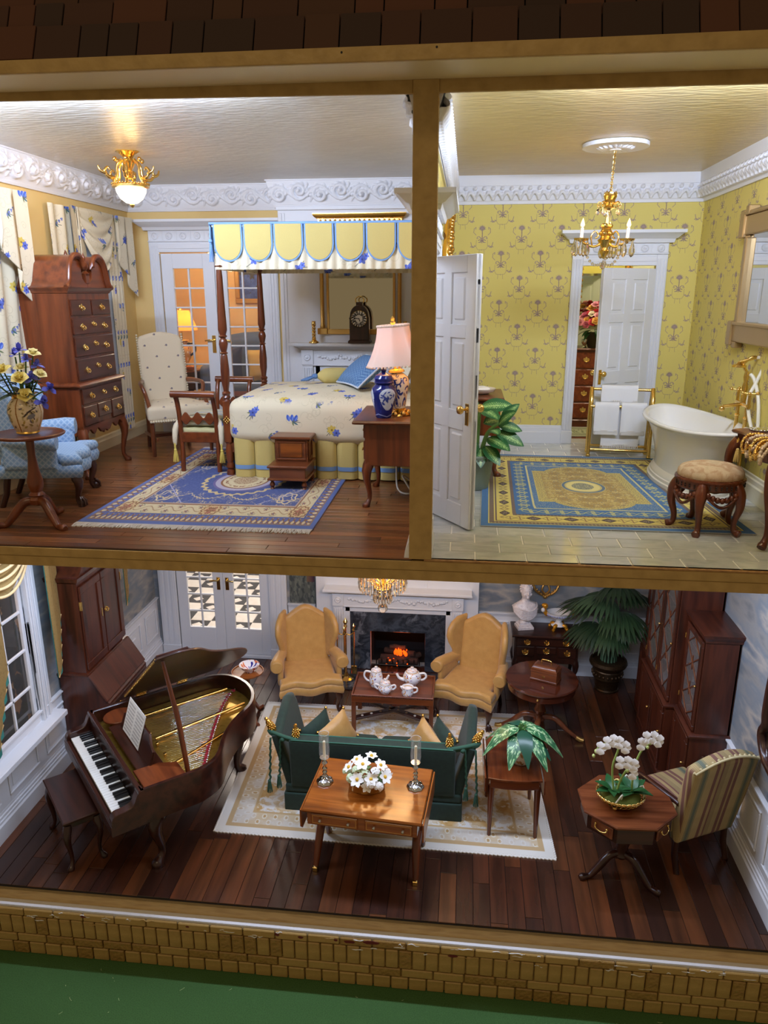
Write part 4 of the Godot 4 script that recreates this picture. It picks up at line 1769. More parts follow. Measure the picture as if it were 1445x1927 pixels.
func carpet(called,label,tex,corners,y,th,back,weave = null):
	# corners: near left,near right,far right,far left (x,z)
	var t = thing(called,label,"rug")
	var g = G.new()
	var P = []
	for c in corners:
		P.append(Vector3(c.x,y + th,c.y))
	g.q(P[0],P[1],P[2],P[3])
	var m = uvmat(tex,0.95)
	if weave:
		bump(m,weave,0.02)
		m.heightmap_texture = weave
	part("pile",g,m,t)
	g = G.new()
	g.slab(PackedVector2Array(corners),[[0.002,y + 0.0005],[0.004,y + th*0.6],[0.001,y + th - 0.0008]],true,true)
	part("backing",g,back,t)
	return t

func curtain_swag(root,g_m,base,along,out,w,h0,sag,folds):
	# draped swag between two points: along is the unit vector from its left end
	var g = G.new()
	g.grid(20,24,func(u,v):
		var s = 4*u*(1 - u)
		var d = out*(0.02 + 0.05*s*v + 0.018*(1 + sin(v*TAU*folds))*s) + Vector3.DOWN*(sag*v*s + h0*v)
		return base + along*w*(0.5 + (u - 0.5)*(1 - 0.12*v)) + d,0.004)
	return part("swag",g,g_m,root)

func curtain_tail(root,g_m,base,along,out,w,len0,len1,pleats,called = "tail",lining = null):
	# pleated tail whose hem steps down from len0 to len1 in zigzags
	var f = func(off):
		return func(u,v):
			var ph = u*pleats
			var tri = absf(fmod(ph,2.0) - 1.0)
			var xx = w*(u*0.75 + 0.25*(1 - tri))
			var len = lerpf(len0,len1,u)
			return base + along*xx + out*(0.02 + 0.03*(1 - u) + 0.022*tri + off) + Vector3.DOWN*len*v
	var g = G.new()
	g.grid(pleats*6,10,f.call(0.0),0.0)
	var o = part(called,g,g_m,root)
	g = G.new()
	g.grid(pleats*6,10,f.call(-0.006),0.0)
	part("lining",g,lining if lining else g_m,root)
	return o

func curtain_drop(root,g_m,base,along,out,w0,w1,len,folds,called = "panel"):
	var g = G.new()
	g.grid(folds*8,10,func(u,v):
		return base + along*lerpf(w0,w1,v)*u + out*(0.03 + 0.016*sin(u*TAU*folds + v)) + Vector3.DOWN*len*v,0.004)
	return part(called,g,g_m,root)

func highboy():
	var t = thing("highboy_chest","tall mahogany bonnet-top chest on chest with brass pulls against the left bedroom wall","chest of drawers",Vector3(-2.70,0,-1.985),90)
	var wd = wood("red",1)
	var wx = wood("red",0)
	var g = G.new()
	g.bb(-0.375,0.375,0.42,0.74,-0.23,0.21,0.004)
	part("lower_case",g,wd,t)
	g = G.new()
	var ap = [Vector2(-0.375,0.43),Vector2(-0.375,0.33)]
	for i in 41:
		var u = i/40.0*2 - 1
		ap.append(Vector2(u*0.33,0.36 + 0.022*cos(u*PI*5) - (0.03 if absf(u) < 0.12 else 0.0) + 0.012*absf(u)))
	ap += [Vector2(0.375,0.33),Vector2(0.375,0.43)]
	g.ext(PackedVector2Array(ap),0.19,0.02,0.002)
	g.bb(-0.375,-0.355,0.35,0.43,-0.23,0.2,0.003)
	g.bb(0.355,0.375,0.35,0.43,-0.23,0.2,0.003)
	part("apron",g,wx,t)
	for sx in [-1.0,1.0]:
		for sz in [-1.0,1.0]:
			g = G.new()
			g.cabriole(Vector3(sx*0.345,0,-0.01 + sz*0.19),0.4,0.034,Vector3(sx,0,sz*(1.0 if sz > 0 else 0.2)))
			part("leg",g,wd,t)
	g = G.new()
	g.slab(rect2(-0.375,0.375,-0.23,0.21),[[0.0,0.735],[0.022,0.745],[0.025,0.755],[0.006,0.772],[-0.02,0.776]])
	part("waist_moulding",g,wx,t)
	g = G.new()
	g.bb(-0.345,0.345,0.77,1.46,-0.23,0.185,0.004)
	part("upper_case",g,wd,t)
	drawer(t,-0.35,0.35,0.60,0.725,0.21,wood("deep",0),[[0.2,0.5,false],[0.5,0.55,true],[0.8,0.5,false]])
	drawer(t,-0.35,-0.13,0.43,0.585,0.21,wood("deep",0),[[0.5,0.5,false]])
	drawer(t,-0.115,0.115,0.47,0.585,0.21,wood("deep",0),[[0.5,0.5,false]])
	drawer(t,0.13,0.35,0.43,0.585,0.21,wood("deep",0),[[0.5,0.5,false]])
	for e in [[0.785,0.955],[0.972,1.125],[1.142,1.27]]:
		drawer(t,-0.325,0.325,e[0],e[1],0.185,wood("deep",0),[[0.22,0.45,false],[0.5,0.6,true],[0.78,0.45,false]])
	drawer(t,-0.325,-0.01,1.287,1.41,0.185,wood("deep",0),[[0.5,0.5,false]])
	drawer(t,0.01,0.325,1.287,1.41,0.185,wood("deep",0),[[0.5,0.5,false]])
	g = G.new()
	g.slab(rect2(-0.345,0.345,-0.23,0.185),[[0.0,1.455],[0.008,1.46],[0.012,1.475],[0.03,1.49],[0.035,1.5],[0.0,1.502]])
	part("cornice",g,wx,t)
	# broken-arch hood
	for s in [-1.0,1.0]:
		g = G.new()
		var top = [Vector2(0.375,1.5),Vector2(0.345,1.515),Vector2(0.322,1.55),Vector2(0.305,1.61),Vector2(0.283,1.675),Vector2(0.24,1.725),Vector2(0.18,1.745),Vector2(0.12,1.735),Vector2(0.085,1.70),Vector2(0.075,1.66)]
		var hood = PackedVector2Array()
		for p in top:
			hood.append(Vector2(p.x*s,p.y))
		hood.append(Vector2(0.085*s,1.62))
		hood.append(Vector2(0.075*s,1.57))
		hood.append(Vector2(0.04*s,1.54))
		hood.append(Vector2(0.0,1.53))
		hood.append(Vector2(0.0,1.5))
		g.ext(hood,-0.23,0.415,0.003,60.0)
		part("hood",g,wx,t)
		g = G.new()
		for e in [[0.0,0.022,0.2],[-0.02,0.016,0.195],[-0.036,0.012,0.19]]:
			var pts = []
			for p in top:
				pts.append(Vector3((p.x + e[0]*0.5)*s,p.y + e[0]*0.6,e[2]))
			g.tube(spl(pts,3),e[1],6)
		part("scroll_moulding",g,wd,t)
	for x in [0.0]:
		g = G.new()
		g.bb(-0.03,0.03,1.53,1.60,0.15,0.19,0.004)
		g.lathe([[0.03,1.60],[0.034,1.61],[0.02,1.62],[0.014,1.63],[0.026,1.65],[0.03,1.67],[0.02,1.69],[0.008,1.70],[0.014,1.72],[0.012,1.74],[0.0,1.77]],Vector3(x,0,0.17),10)
		part("finial",g,wd,t)
	g = G.new()
	g.lathe([[0.014,1.70],[0.022,1.715],[0.01,1.725],[0.018,1.75],[0.012,1.775],[0.0,1.80]],Vector3(0.14,0,-0.05),10)
	part("finial",g,wd,t)

func four_poster():
	var t = thing("four_poster_bed","carved mahogany four-poster bed with a scalloped yellow canopy and floral cover","bed")
	var wd = wood("red",1)
	var x0 = -1.38
	var x1 = 0.2
	var z0 = -3.02
	var z1 = -1.862
	var prof = [[0.03,0.0],[0.036,0.02],[0.032,0.05],[0.022,0.06],[0.034,0.075],[0.03,0.1],[0.024,0.115],[0.03,0.15],[0.033,0.22],[0.026,0.27],[0.034,0.285]]
	var prof2 = [[0.034,0.62],[0.024,0.635],[0.034,0.65],[0.026,0.665],[0.036,0.685],[0.022,0.70],[0.024,0.72],[0.034,0.78],[0.036,0.87],[0.026,0.98],[0.022,0.99],[0.034,1.0],[0.022,1.01],[0.03,1.04],[0.036,1.07],[0.03,1.10],[0.02,1.115],[0.036,1.13],[0.024,1.14],[0.036,1.18],[0.034,1.24],[0.028,1.4],[0.024,1.58],[0.02,1.64],[0.034,1.655],[0.02,1.67],[0.018,1.93]]
	for x in [x0,x1]:
		for z in [z1,z0]:
			var g = G.new()
			var c = Vector3(x,0,z)
			g.lathe(prof,c,12,30.0)
			g.bb(x - 0.03,x + 0.03,0.285,0.62,z - 0.03,z + 0.03,0.004)
			g.lathe(prof2,c,12,30.0)
			var p = part("post",g,wd,t)
			if x == x0 and z == z1:
				g = G.new()
				for i in 3:
					for k in 3:
						var dx = (i - k)*0.011
						var dy = (i + k - 2)*0.013
						g.ball(Vector3(x + dx,0.47 + dy,z + 0.033),0.009,6,4)
				part("bolt_cover",g,M.brass,p,"brass cluster bolt cover")
	var g = G.new()
	for z in [z0,z1]:
		g.bb(x0,x1,0.2,0.28,z - 0.015,z + 0.015,0.004)
	g.bb(x0 - 0.015,x0 + 0.015,0.2,0.28,z0,z1,0.004)
	part("rail",g,wood("red",0),t)
	g = G.new()
	g.at(Vector3(x1,0.3,(z0 + z1)/2),Vector3(0,-90,0))
	g.ext(PackedVector2Array([Vector2(-0.55,0),Vector2(0.55,0),Vector2(0.55,0.45),Vector2(0.3,0.5),Vector2(0,0.56),Vector2(-0.3,0.5),Vector2(-0.55,0.45)]),-0.01,0.02,0.004)
	part("headboard",g,wood("red",0),t)
	# box-pleated skirt with its blue ribbon: boards of cloth, pleat shade drawn by the dark box behind
	var n = 9
	for side in 2:
		var a = Vector3(x0 + 0.05,0,z1 + 0.06) if side == 0 else Vector3(x0 - 0.005,0,z0 + 0.06)
		var b = Vector3(x1,0,z1 + 0.06) if side == 0 else Vector3(x0 - 0.005,0,z1 - 0.06)
		var k = n if side == 0 else 6
		for i in k:
			var pa = a.lerp(b,float(i)/k)
			var pb = a.lerp(b,float(i + 1)/k)
			var d = (pb - pa).normalized()
			var o = Vector3(-d.z,0,d.x)*(1 if side == 0 else -1)
			var L = pa.distance_to(pb)
			g = G.new()
			g.grid(8,6,func(u,v):
				var e = absf(u - 0.5)*2
				return pa + d*L*(0.03 + u*0.94) + o*(0.006 - 0.03*pow(e,8) + 0.012*v*(1 - e*e)) + Vector3(0,0.33*(1 - v) + 0.012,0),0.004)
			var sk = part("skirt_panel",g,M.yellow_cloth,t)
			g = G.new()
			g.grid(8,1,func(u,v):
				var e = absf(u - 0.5)*2
				return pa + d*L*(0.03 + u*0.94) + o*(0.0145 - 0.03*pow(e,8) + 0.012*0.72*(1 - e*e)) + Vector3(0,0.112 - 0.034*v,0),0.002)
			part("ribbon",g,M.blue_trim,sk)
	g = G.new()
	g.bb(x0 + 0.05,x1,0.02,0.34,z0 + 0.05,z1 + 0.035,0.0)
	part("box_spring",g,mat(c3(60,52,30),0.95),t)  # dark colour stands in for shade in the gaps between skirt panels
	# cover
	g = G.new()
	g.rbox(Vector3((x0 + x1)/2 + 0.02,0.47,(z0 + z1)/2 + 0.02),Vector3(x1 - x0 + 0.0,0.35,z1 - z0 + 0.14),0.09,Vector3(0.0,0.06,0.012),10,func(o):
		if o.y < -0.05:
			o.z += 0.012*sin(o.x*9.0)*clampf((-0.05 - o.y)*10,0,1)
			o.x += 0.01*sin(o.z*9.0)*clampf((-0.05 - o.y)*10,0,1)
		return o)
	part("bed_cover",g,M.floral,t,"cream floral bed cover")
	# canopy
	var y0 = 1.955
	g = G.new()
	g.bb(x0 - 0.03,x1 + 0.03,y0 - 0.02,y0,z0 - 0.03,z1 + 0.03,0.004)
	part("tester",g,M.floral,t)
	var drape = func(a,b,o,count,name_,m_,len_,wav):
		var gg = G.new()
		var d = (b - a)
		gg.grid(count*6,6,func(u,v):
			return a + d*u + o*(wav*sin(u*TAU*count)*(0.3 + v)) + Vector3.DOWN*len_*v,0.003)
		part(name_,gg,m_,t)
	drape.call(Vector3(x0 - 0.02,y0,z1 + 0.015),Vector3(x1 + 0.03,y0,z1 + 0.015),Vector3(0,0,1),22,"ruffle",M.floral,0.325,0.010)
	drape.call(Vector3(x0 - 0.015,y0,z0 - 0.02),Vector3(x0 - 0.015,y0,z1 + 0.02),Vector3(-1,0,0),16,"ruffle",M.floral,0.325,0.010)
	drape.call(Vector3(x0 - 0.02,y0,z0 - 0.02),Vector3(x1 + 0.03,y0,z0 - 0.02),Vector3(0,0,1),22,"ruffle",M.floral,0.325,0.010)
	# scallops
	var sw = 0.233
	var list = []
	for i in 7:
		list.append([Vector3(x0 - 0.03 + (i + 0.5)*sw + 0.01,y0,z1 + 0.036),0.0])
	for i in 5:
		list.append([Vector3(x0 - 0.04,y0,z1 - 0.08 - i*sw),-90.0])
	for e in list:
		for k in 2:
			g = G.new()
			g.at(e[0],Vector3(3,e[1],0))
			var hw = sw/2 - 0.004
			var inn = 0.012 if k == 1 else 0.0
			var pts = PackedVector2Array([Vector2(-hw + inn,0),Vector2(-hw + inn,-0.13)])
			for i in 13:
				var a = PI + PI*i/12.0
				pts.append(Vector2(cos(a)*(hw - inn),-0.145 + sin(a)*(0.125 - inn)))
			pts.append(Vector2(hw - inn,-0.13))
			pts.append(Vector2(hw - inn,0))
			g.ext(pts,0.0 if k == 0 else 0.004,0.008 if k == 0 else 0.007,0.002)
			part("scallop_piping" if k == 0 else "scallop",g,M.blue_trim if k == 0 else M.yellow_cloth,t)
	g = G.new()
	g.tube([Vector3(x0 - 0.04,y0 + 0.004,z0),Vector3(x0 - 0.04,y0 + 0.004,z1 + 0.04),Vector3(x1 + 0.04,y0 + 0.004,z1 + 0.04)],0.01,8)
	part("piping",g,M.blue_trim,t)
	g = G.new()
	g.tube([Vector3(x0 - 0.035,y0 - 0.02,z1 + 0.045),Vector3(x0 - 0.036,y0 - 0.1,z1 + 0.05)],0.006,6)
	g.ball(Vector3(x0 - 0.036,y0 - 0.12,z1 + 0.05),0.016,8,6)
	tassel(g,Vector3(x0 - 0.036,y0 - 0.14,z1 + 0.05),0.13,0.014)
	part("tassel",g,M.blue_trim,t,"blue corner tassel of the canopy")

func bedroom():
	var g
	var t
	var wd = wood("red",1)
	var wx = wood("red",0)
	var wz = wood("red",2)
	highboy()
	four_poster()
	carpet("rug","blue and cream medallion rug with white fringe on the bedroom floor",blue_carpet(),[Vector2(-1.99,-0.46),Vector2(-0.41,-0.46),Vector2(-0.41,-2.9),Vector2(-1.99,-2.9)],0.0,0.01,mat(c3(120,120,160),0.95))
	t = get_node("rug")
	for e in [[-0.46,1.0],[-2.9,-1.0]]:
		g = G.new()
		var r2 = RandomNumberGenerator.new()
		r2.seed = 3
		for i in 240:
			var x = lerpf(-1.99,-0.412,i/239.0)
			g.tube([Vector3(x,0.006,e[0]),Vector3(x + r2.randf_range(-0.006,0.006),0.006,e[0] + e[1]*0.04),Vector3(x + r2.randf_range(-0.01,0.01),0.003,e[0] + e[1]*r2.randf_range(0.072,0.09))],0.0045,4)
		part("fringe",g,mat(c3(224,222,222),0.95),t).set_meta("kind","stuff")
	# ceiling lamp
	t = thing("ceiling_lamp","ornate brass ceiling lamp with a lit white glass bowl","lamp",Vector3(-2.075,CH,-1.97))
	g = G.new()
	g.lathe([[0.05,-0.03],[0.075,-0.012],[0.092,-0.006],[0.088,0.0]],Vector3.ZERO,20)
	g.lathe([[0.0,-0.2],[0.02,-0.19],[0.03,-0.16],[0.018,-0.14],[0.04,-0.1],[0.05,-0.07],[0.03,-0.05],[0.05,-0.03]],Vector3.ZERO,14)
	part("canopy",g,M.brass,t)
	g = G.new()
	g.lathe([[0.118,-0.262],[0.14,-0.255],[0.142,-0.24],[0.128,-0.232],[0.118,-0.236]],Vector3.ZERO,28)
	for i in 36:
		var a = TAU*i/36
		g.ball(Vector3(cos(a)*0.138,-0.231,sin(a)*0.138),0.008,6,4)
	part("ring",g,M.brass,t)
	for i in 6:
		var a = TAU*i/6 + 0.3
		var d = Vector3(cos(a),0,sin(a))
		g = G.new()
		g.tube(spl([d*0.05 + Vector3(0,-0.06,0),d*0.09 + Vector3(0,-0.1,0),d*0.1 + Vector3(0,-0.17,0),d*0.13 + Vector3(0,-0.235,0)],4),[0.014,0.012,0.013,0.011,0.009,0.009,0.01,0.01,0.011,0.012,0.011,0.01,0.009],6)
		g.tube(spl([d*0.1 + Vector3(0,-0.19,0),d*0.16 + Vector3(0,-0.19,0),d*0.19 + Vector3(0,-0.15,0),d*0.165 + Vector3(0,-0.12,0),d*0.15 + Vector3(0,-0.14,0)],4),[0.007,0.009,0.012,0.014,0.013,0.012,0.011,0.01,0.01,0.009,0.009,0.008,0.008,0.008,0.008,0.008,0.008],6)
		g.tube(spl([d*0.175 + Vector3(0,-0.165,0),d*0.22 + Vector3(0,-0.15,0),d*0.235 + Vector3(0,-0.115,0)],4),[0.01,0.014,0.013,0.012,0.01,0.009,0.008,0.007,0.005],6)
		g.ball(d*0.105 + Vector3(0,-0.06,0),0.018,6,5)
		part("scroll_arm",g,M.brass,t)
	g = G.new()
	g.lathe([[0.0,-0.375],[0.045,-0.365],[0.085,-0.335],[0.11,-0.29],[0.118,-0.25],[0.1,-0.245]],Vector3.ZERO,24,80.0)
	var bowl = part("glass_bowl_light",g,glow(c3(255,244,216),2.6),t)
	lamp(bowl,Vector3(0,-0.29,0),c3(255,206,130),0.35,0.06)
	lamp(t,Vector3(0,-0.19,0.0),c3(255,196,110),0.05,0.03,"upper_glow")
	g = G.new()
	g.lathe([[0.0,-0.4],[0.012,-0.395],[0.02,-0.38],[0.014,-0.372]],Vector3.ZERO,10)
	part("finial",g,M.brass,t)
	# curtains
	t = thing("window_curtain","cream floral swag curtain with tails behind the tall chest","curtain")
	var O = Vector3(1,0,0)
	var A = Vector3(0,0,-1)
	curtain_drop(t,M.floral,Vector3(XL + 0.02,2.17,-2.2),A,O,0.34,0.34,2.0,2)
	curtain_drop(t,M.floral,Vector3(XL + 0.02,2.17,-3.18),A,O,0.30,0.22,2.05,4)
	curtain_swag(t,M.floral,Vector3(XL + 0.06,2.175,-2.52),A,O,0.8,0.10,0.42,4)
	curtain_tail(t,M.floral,Vector3(XL + 0.06,2.175,-2.42),A,O,0.30,1.0,0.5,3)
	curtain_tail(t,M.floral,Vector3(XL + 0.06,2.175,-3.62),-A,O,0.34,0.75,0.35,4)
	t = thing("window_curtain","floral curtain with zigzag tail at the left edge of the bedroom","curtain")
	curtain_drop(t,M.floral,Vector3(XL + 0.02,2.17,-0.5),A,O,1.25,1.1,2.05,7)
	curtain_tail(t,M.floral,Vector3(XL + 0.09,2.19,-1.72),-A,O,0.42,0.85,0.3,4)
	curtain_swag(t,M.floral,Vector3(XL + 0.06,2.175,-0.6),A,O,0.9,0.10,0.42,4)
	# pedestal table,vase,bouquet
	t = thing("pedestal_table","round mahogany tripod table holding the painted vase","table",Vector3(-2.22,0,-0.42))
	g = G.new()
	g.lathe([[0.205,0.585],[0.215,0.592],[0.218,0.602],[0.21,0.607],[0.2,0.603],[0.0,0.602]],Vector3.ZERO,36,50.0)
	part("top",g,wx,t)
	g = G.new()
	g.lathe([[0.03,0.13],[0.05,0.14],[0.055,0.17],[0.04,0.19],[0.052,0.2],[0.035,0.22],[0.05,0.26],[0.052,0.29],[0.035,0.36],[0.024,0.46],[0.026,0.55],[0.05,0.57],[0.05,0.587]],Vector3.ZERO,14)
	part("column",g,wd,t)
	tripod(t,0.16,0.03,0.235,wd,0.5)
	var vp = Pen.new(256,128,c3(226,206,172))
	for i in 160:
		vp.dot(rng.randf()*256,rng.randf()*128,4,[c3(232,216,186),c3(216,192,154)][i % 2])
	for k in 4:
		var x = 32 + k*64
		for i in 40:
			vp.leaf(x + rng.randf_range(-20,20),rng.randf_range(25,95),rng.randf()*TAU,rng.randf_range(4,12),2.5,[c3(150,130,84),c3(112,96,92),c3(176,150,80),c3(196,176,130)][i % 4])
		vp.line([Vector2(x - 14,70),Vector2(x,56),Vector2(x + 16,48)],1.6,c3(60,44,40))
		vp.line([Vector2(x + 2,58),Vector2(x + 10,80)],1.3,c3(60,44,40))
		vp.leaf(x - 8,76,-0.4,22,6,c3(120,116,120))
		vp.line([Vector2(x + 32,0),Vector2(x + 32,128)],2.0,c3(150,100,40))
	t = thing("vase","gilt-rimmed cream vase painted with birds on the tripod table","vase",Vector3(-2.215,0.607,-0.41))
	t.scale = Vector3.ONE*0.9
	g = G.new()
	g.lathe([[0.06,0.0],[0.078,0.02],[0.105,0.09],[0.118,0.15],[0.11,0.2],[0.085,0.235],[0.072,0.25]],Vector3.ZERO,28,80.0)
	var vm = uvmat(vp.tex(),0.12)
	part("body",g,vm,t)
	g = G.new()
	g.lathe([[0.07,-0.0],[0.078,0.004],[0.074,0.018],[0.066,0.024]],Vector3.ZERO,24)
	g.lathe([[0.076,0.248],[0.074,0.258],[0.082,0.27],[0.094,0.276],[0.09,0.28],[0.07,0.268],[0.06,0.2]],Vector3.ZERO,24)
	part("gilt_band",g,M.gold,t)
	t = thing("flower_bouquet","yellow roses and blue irises in the painted vase","flowers",Vector3(-2.215,0.835,-0.41))
	var yel = mat(c3(240,222,130),0.6)
	var lem = mat(c3(246,236,176),0.6)
	var iris = mat(c3(84,88,190),0.6)
	var iris2 = mat(c3(112,120,214),0.6)
	var fl = [[-0.07,0.16,0.06,0.055,0],[0.05,0.12,0.09,0.05,0],[0.10,0.26,0.0,0.045,1],[0.01,0.17,0.0,0.045,1],[0.14,0.14,0.02,0.04,1],[0.07,0.02,0.09,0.045,0],[0.0,0.28,-0.02,0.05,2],[0.1,0.19,-0.02,0.045,3],[0.09,0.12,0.04,0.05,3],[0.2,0.06,0.04,0.045,2],[-0.13,0.1,0.08,0.05,2],[0.17,-0.02,0.08,0.045,2],[-0.16,0.2,0.0,0.05,1],[0.06,0.23,0.02,0.04,3],[-0.05,0.25,-0.05,0.045,2]]
	for f in fl:
		var p = Vector3(f[0],f[1],f[2])
		var up = (p + Vector3(0,0.1,0.06)).normalized()
		if f[4] < 2:
			rose(t,p,f[3]*1.15,yel if f[4] == 0 else lem,up)
		else:
			g = G.new()
			petals(g,p,3,f[3]*1.2,f[3]*0.8,0.1,0.3,up)
			petals(g,p,3,f[3]*1.1,f[3]*0.7,0.75,1.3,up)
			petals(g,p,4,f[3]*0.8,f[3]*0.5,0.45,0.0,up)
			part("iris",g,iris if f[4] == 2 else iris2,t)
		g = G.new()
		g.tube(spl([Vector3(f[0]*0.15,-0.1,f[2]*0.15),Vector3(f[0]*0.4,0.0,f[2]*0.4),p - up*0.01],3),0.005,5)
		part("stem",g,M.stem,t)
	for i in 34:
		var a = rng.randf()*TAU
		var d = Vector3(cos(a)*0.8,rng.randf_range(0.0,1.1),sin(a)*0.8).normalized()
		g = G.new()
		g.blade(Vector3(cos(a),0,sin(a))*0.03 + Vector3(0,rng.randf_range(-0.02,0.12),0),d,Vector3(-d.x*0.5,1,-d.z*0.5).normalized(),rng.randf_range(0.09,0.15),0.045,0.4)
		part("leaf",g,[mat(c3(34,60,44),0.6),mat(c3(52,80,52),0.6),mat(c3(44,56,60),0.6)][i % 3],t)
	# blue wing chair
	wing_chair("wing_chair","blue lattice-woven wing chair with carved legs beside the tripod table",M.lattice,Vector3(-2.48,0,-1.03),107,wood("dark",1),null)
	# cream dotted armchair
	t = thing("open_armchair","high-backed cream armchair with woven dots and open wooden arms","armchair",Vector3(-2.235,0,-2.865),36)
	t.scale = Vector3.ONE*1.15
	g = G.new()
	g.at(Vector3(0,0.33,-0.2),Vector3(-11,0,0))
	var bk = [Vector2(-0.17,0.0),Vector2(0.17,0.0),Vector2(0.19,0.3),Vector2(0.185,0.56)]
	for i in 9:
		var u = 1 - i/8.0*2
		bk.append(Vector2(u*0.165,0.60 + 0.035*cos(u*PI/2)))
	bk += [Vector2(-0.185,0.56),Vector2(-0.19,0.3)]
	g.soft(PackedVector2Array(bk),-0.04,0.07,0.02)
	part("back",g,M.dots,t)
	g = G.new()
	g.rbox(Vector3(0,0.34,0.01),Vector3(0.46,0.12,0.46),0.035,Vector3(0,0.03,0),4,func(o):
		o.x *= 1.0 + 0.18*o.z/0.23
		return o)
	part("seat",g,M.dots,t)
	var gimp = mat(c3(208,196,168),0.95)
	g = G.new()
	for i in 26:
		var x = lerpf(-0.245,0.245,i/25.0)
		g.ball(Vector3(x,0.285,0.238),0.012,6,4)
	part("scalloped_gimp",g,gimp,t)
	for s in [-1.0,1.0]:
		g = G.new()
		for i in 30:
			var v = lerpf(0.02,0.6,i/29.0)
			g.ball(Vector3(s*(0.19 - 0.02*absf(v - 0.4)),0.33 + v,-0.2 - v*0.19 + 0.01),0.01,6,4)
		part("scalloped_gimp",g,gimp,t)
	for s in [-1.0,1.0]:
		g = G.new()
		g.tube(spl([Vector3(s*0.19,0.56,-0.22),Vector3(s*0.235,0.56,-0.08),Vector3(s*0.25,0.545,0.03),Vector3(s*0.235,0.48,0.07),Vector3(s*0.235,0.40,0.16),Vector3(s*0.24,0.34,0.21)],4),0.017,8)
		part("arm",g,wood("mid",1),t)
		g = G.new()
		g.tube([Vector3(s*0.235,0.34,0.205),Vector3(s*0.235,0.0,0.215)],[0.024,0.015],4)
		part("leg",g,wood("mid",1),t)
		g = G.new()
		g.tube([Vector3(s*0.17,0.34,-0.19),Vector3(s*0.17,0.15,-0.2),Vector3(s*0.17,0.0,-0.25)],[0.022,0.02,0.016],4)
		part("leg",g,wood("mid",1),t)
		g = G.new()
		g.bb(s*0.2 - 0.008,s*0.2 + 0.008,0.12,0.145,-0.21,0.21,0.003)
		part("stretcher",g,wood("mid",2),t)
	g = G.new()
	g.bb(-0.2,0.2,0.12,0.145,-0.02,0.0,0.003)
	part("stretcher",g,wood("mid",0),t)
	# window bench at the foot of the bed (length along z)
	t = thing("window_bench","mahogany bench with scrolled ends and pale seat at the foot of the bed","bench",Vector3(-1.66,0,-2.42))
	var hz = 0.5
	for s in [1.0,-1.0]:
		for e in [-0.155,0.155]:
			g = G.new()
			g.tube(spl([Vector3(e*1.02,0.0,s*(hz - 0.02)),Vector3(e,0.2,s*(hz - 0.03)),Vector3(e,0.36,s*(hz - 0.02)),Vector3(e,0.5,s*(hz - 0.01)),Vector3(e,0.62,s*(hz + 0.025)),Vector3(e,0.665,s*(hz + 0.06))],3),0.02,6)
			part("leg",g,wd,t)
		g = G.new()
		g.rod(Vector3(-0.185,0.67,s*(hz + 0.065)),Vector3(0.185,0.67,s*(hz + 0.065)),0.028,12)
		part("scroll_rail",g,wx,t)
		g = G.new()
		var sp = []
		for i in 21:
			var u = i/20.0*2 - 1
			sp.append(Vector2(u*0.15,0.49 + 0.025*cos(u*PI*3)))
		for i in 21:
			var u = 1 - i/20.0*2
			sp.append(Vector2(u*0.15,0.43 - 0.02*cos(u*PI*3)))
		g.ext(PackedVector2Array(sp),s*(hz - 0.01) - 0.007,0.014,0.003)
		part("splat",g,wx,t)
	g = G.new()
	g.bb(-0.165,0.165,0.26,0.345,-hz + 0.02,hz - 0.01,0.004)
	part("seat_frame",g,wz,t)
	g = G.new()
	g.rbox(Vector3(0,0.355,0),Vector3(0.31,0.05,0.94),0.022,Vector3(0,0.02,0))
	part("seat_pad",g,mat(c3(206,200,150),0.85),t)
	t = thing("folded_throw","rolled cream and blue throw with yellow tassels lying on the bench","blanket",Vector3(-1.66,0.40,-2.2))
	g = G.new()
	g.rbox(Vector3(0,0.03,0.0),Vector3(0.30,0.065,0.5),0.03,Vector3(0,0.02,0))
	part("roll",g,ntri(ntex([c3(190,196,196),c3(150,160,170),c3(214,206,160),c3(120,128,140)],0.02,51),Vector3(0.4,3,3),0.85),t)
	for s in [-1.0,1.0]:
		g = G.new()
		g.tube(spl([Vector3(s*0.14,0.04,0.2),Vector3(s*0.19,0.0,0.26),Vector3(s*0.2,-0.1,0.29),Vector3(s*0.2,-0.16,0.29)],3),[0.022,0.024,0.026,0.026,0.026,0.024,0.022,0.02,0.016,0.012],8)
		part("end_ruffle",g,M.floral,t)
		g = G.new()
		g.tube([Vector3(s*0.2,-0.14,0.30),Vector3(s*0.2,-0.2,0.30)],0.009,6)
		tassel(g,Vector3(s*0.2,-0.2,0.30),0.1,0.02)
		part("tassel",g,mat(c3(222,200,100),0.8),t,"yellow tassel")
	# bed steps
	t = thing("bed_steps","small two-tread mahogany bed step on turned feet beside the bed","step stool",Vector3(-0.795,0,-1.58))
	var st = wood("mid",0)
	g = G.new()
	g.bb(-0.14,0.14,0.085,0.175,-0.17,0.16,0.004)
	g.slab(rect2(-0.15,0.15,-0.18,0.17),[[0.0,0.08],[0.006,0.085],[0.004,0.095],[0.0,0.098]])
	part("lower_box",g,st,t)
	g = G.new()
	g.slab(rect2(-0.15,0.15,-0.18,0.17),[[0.0,0.175],[0.004,0.18],[0.004,0.19],[0.0,0.194]])
	part("lower_tread",g,st,t)
	g = G.new()
	g.bb(-0.13,0.13,0.19,0.372,-0.17,0.0,0.004)
	for e in [[0.0,Vector3(0,0,0)],[90.0,Vector3(0.13,0,-0.085)]]:
		g.at(e[1],Vector3(0,e[0],0))
		var w = 0.115 if e[0] == 0.0 else 0.07
		frame_bars(g,-w,w,0.205,0.36,0.0,0.018,0.008,0.004)
	g.at(Vector3.ZERO)
	part("upper_box",g,st,t)
	g = G.new()
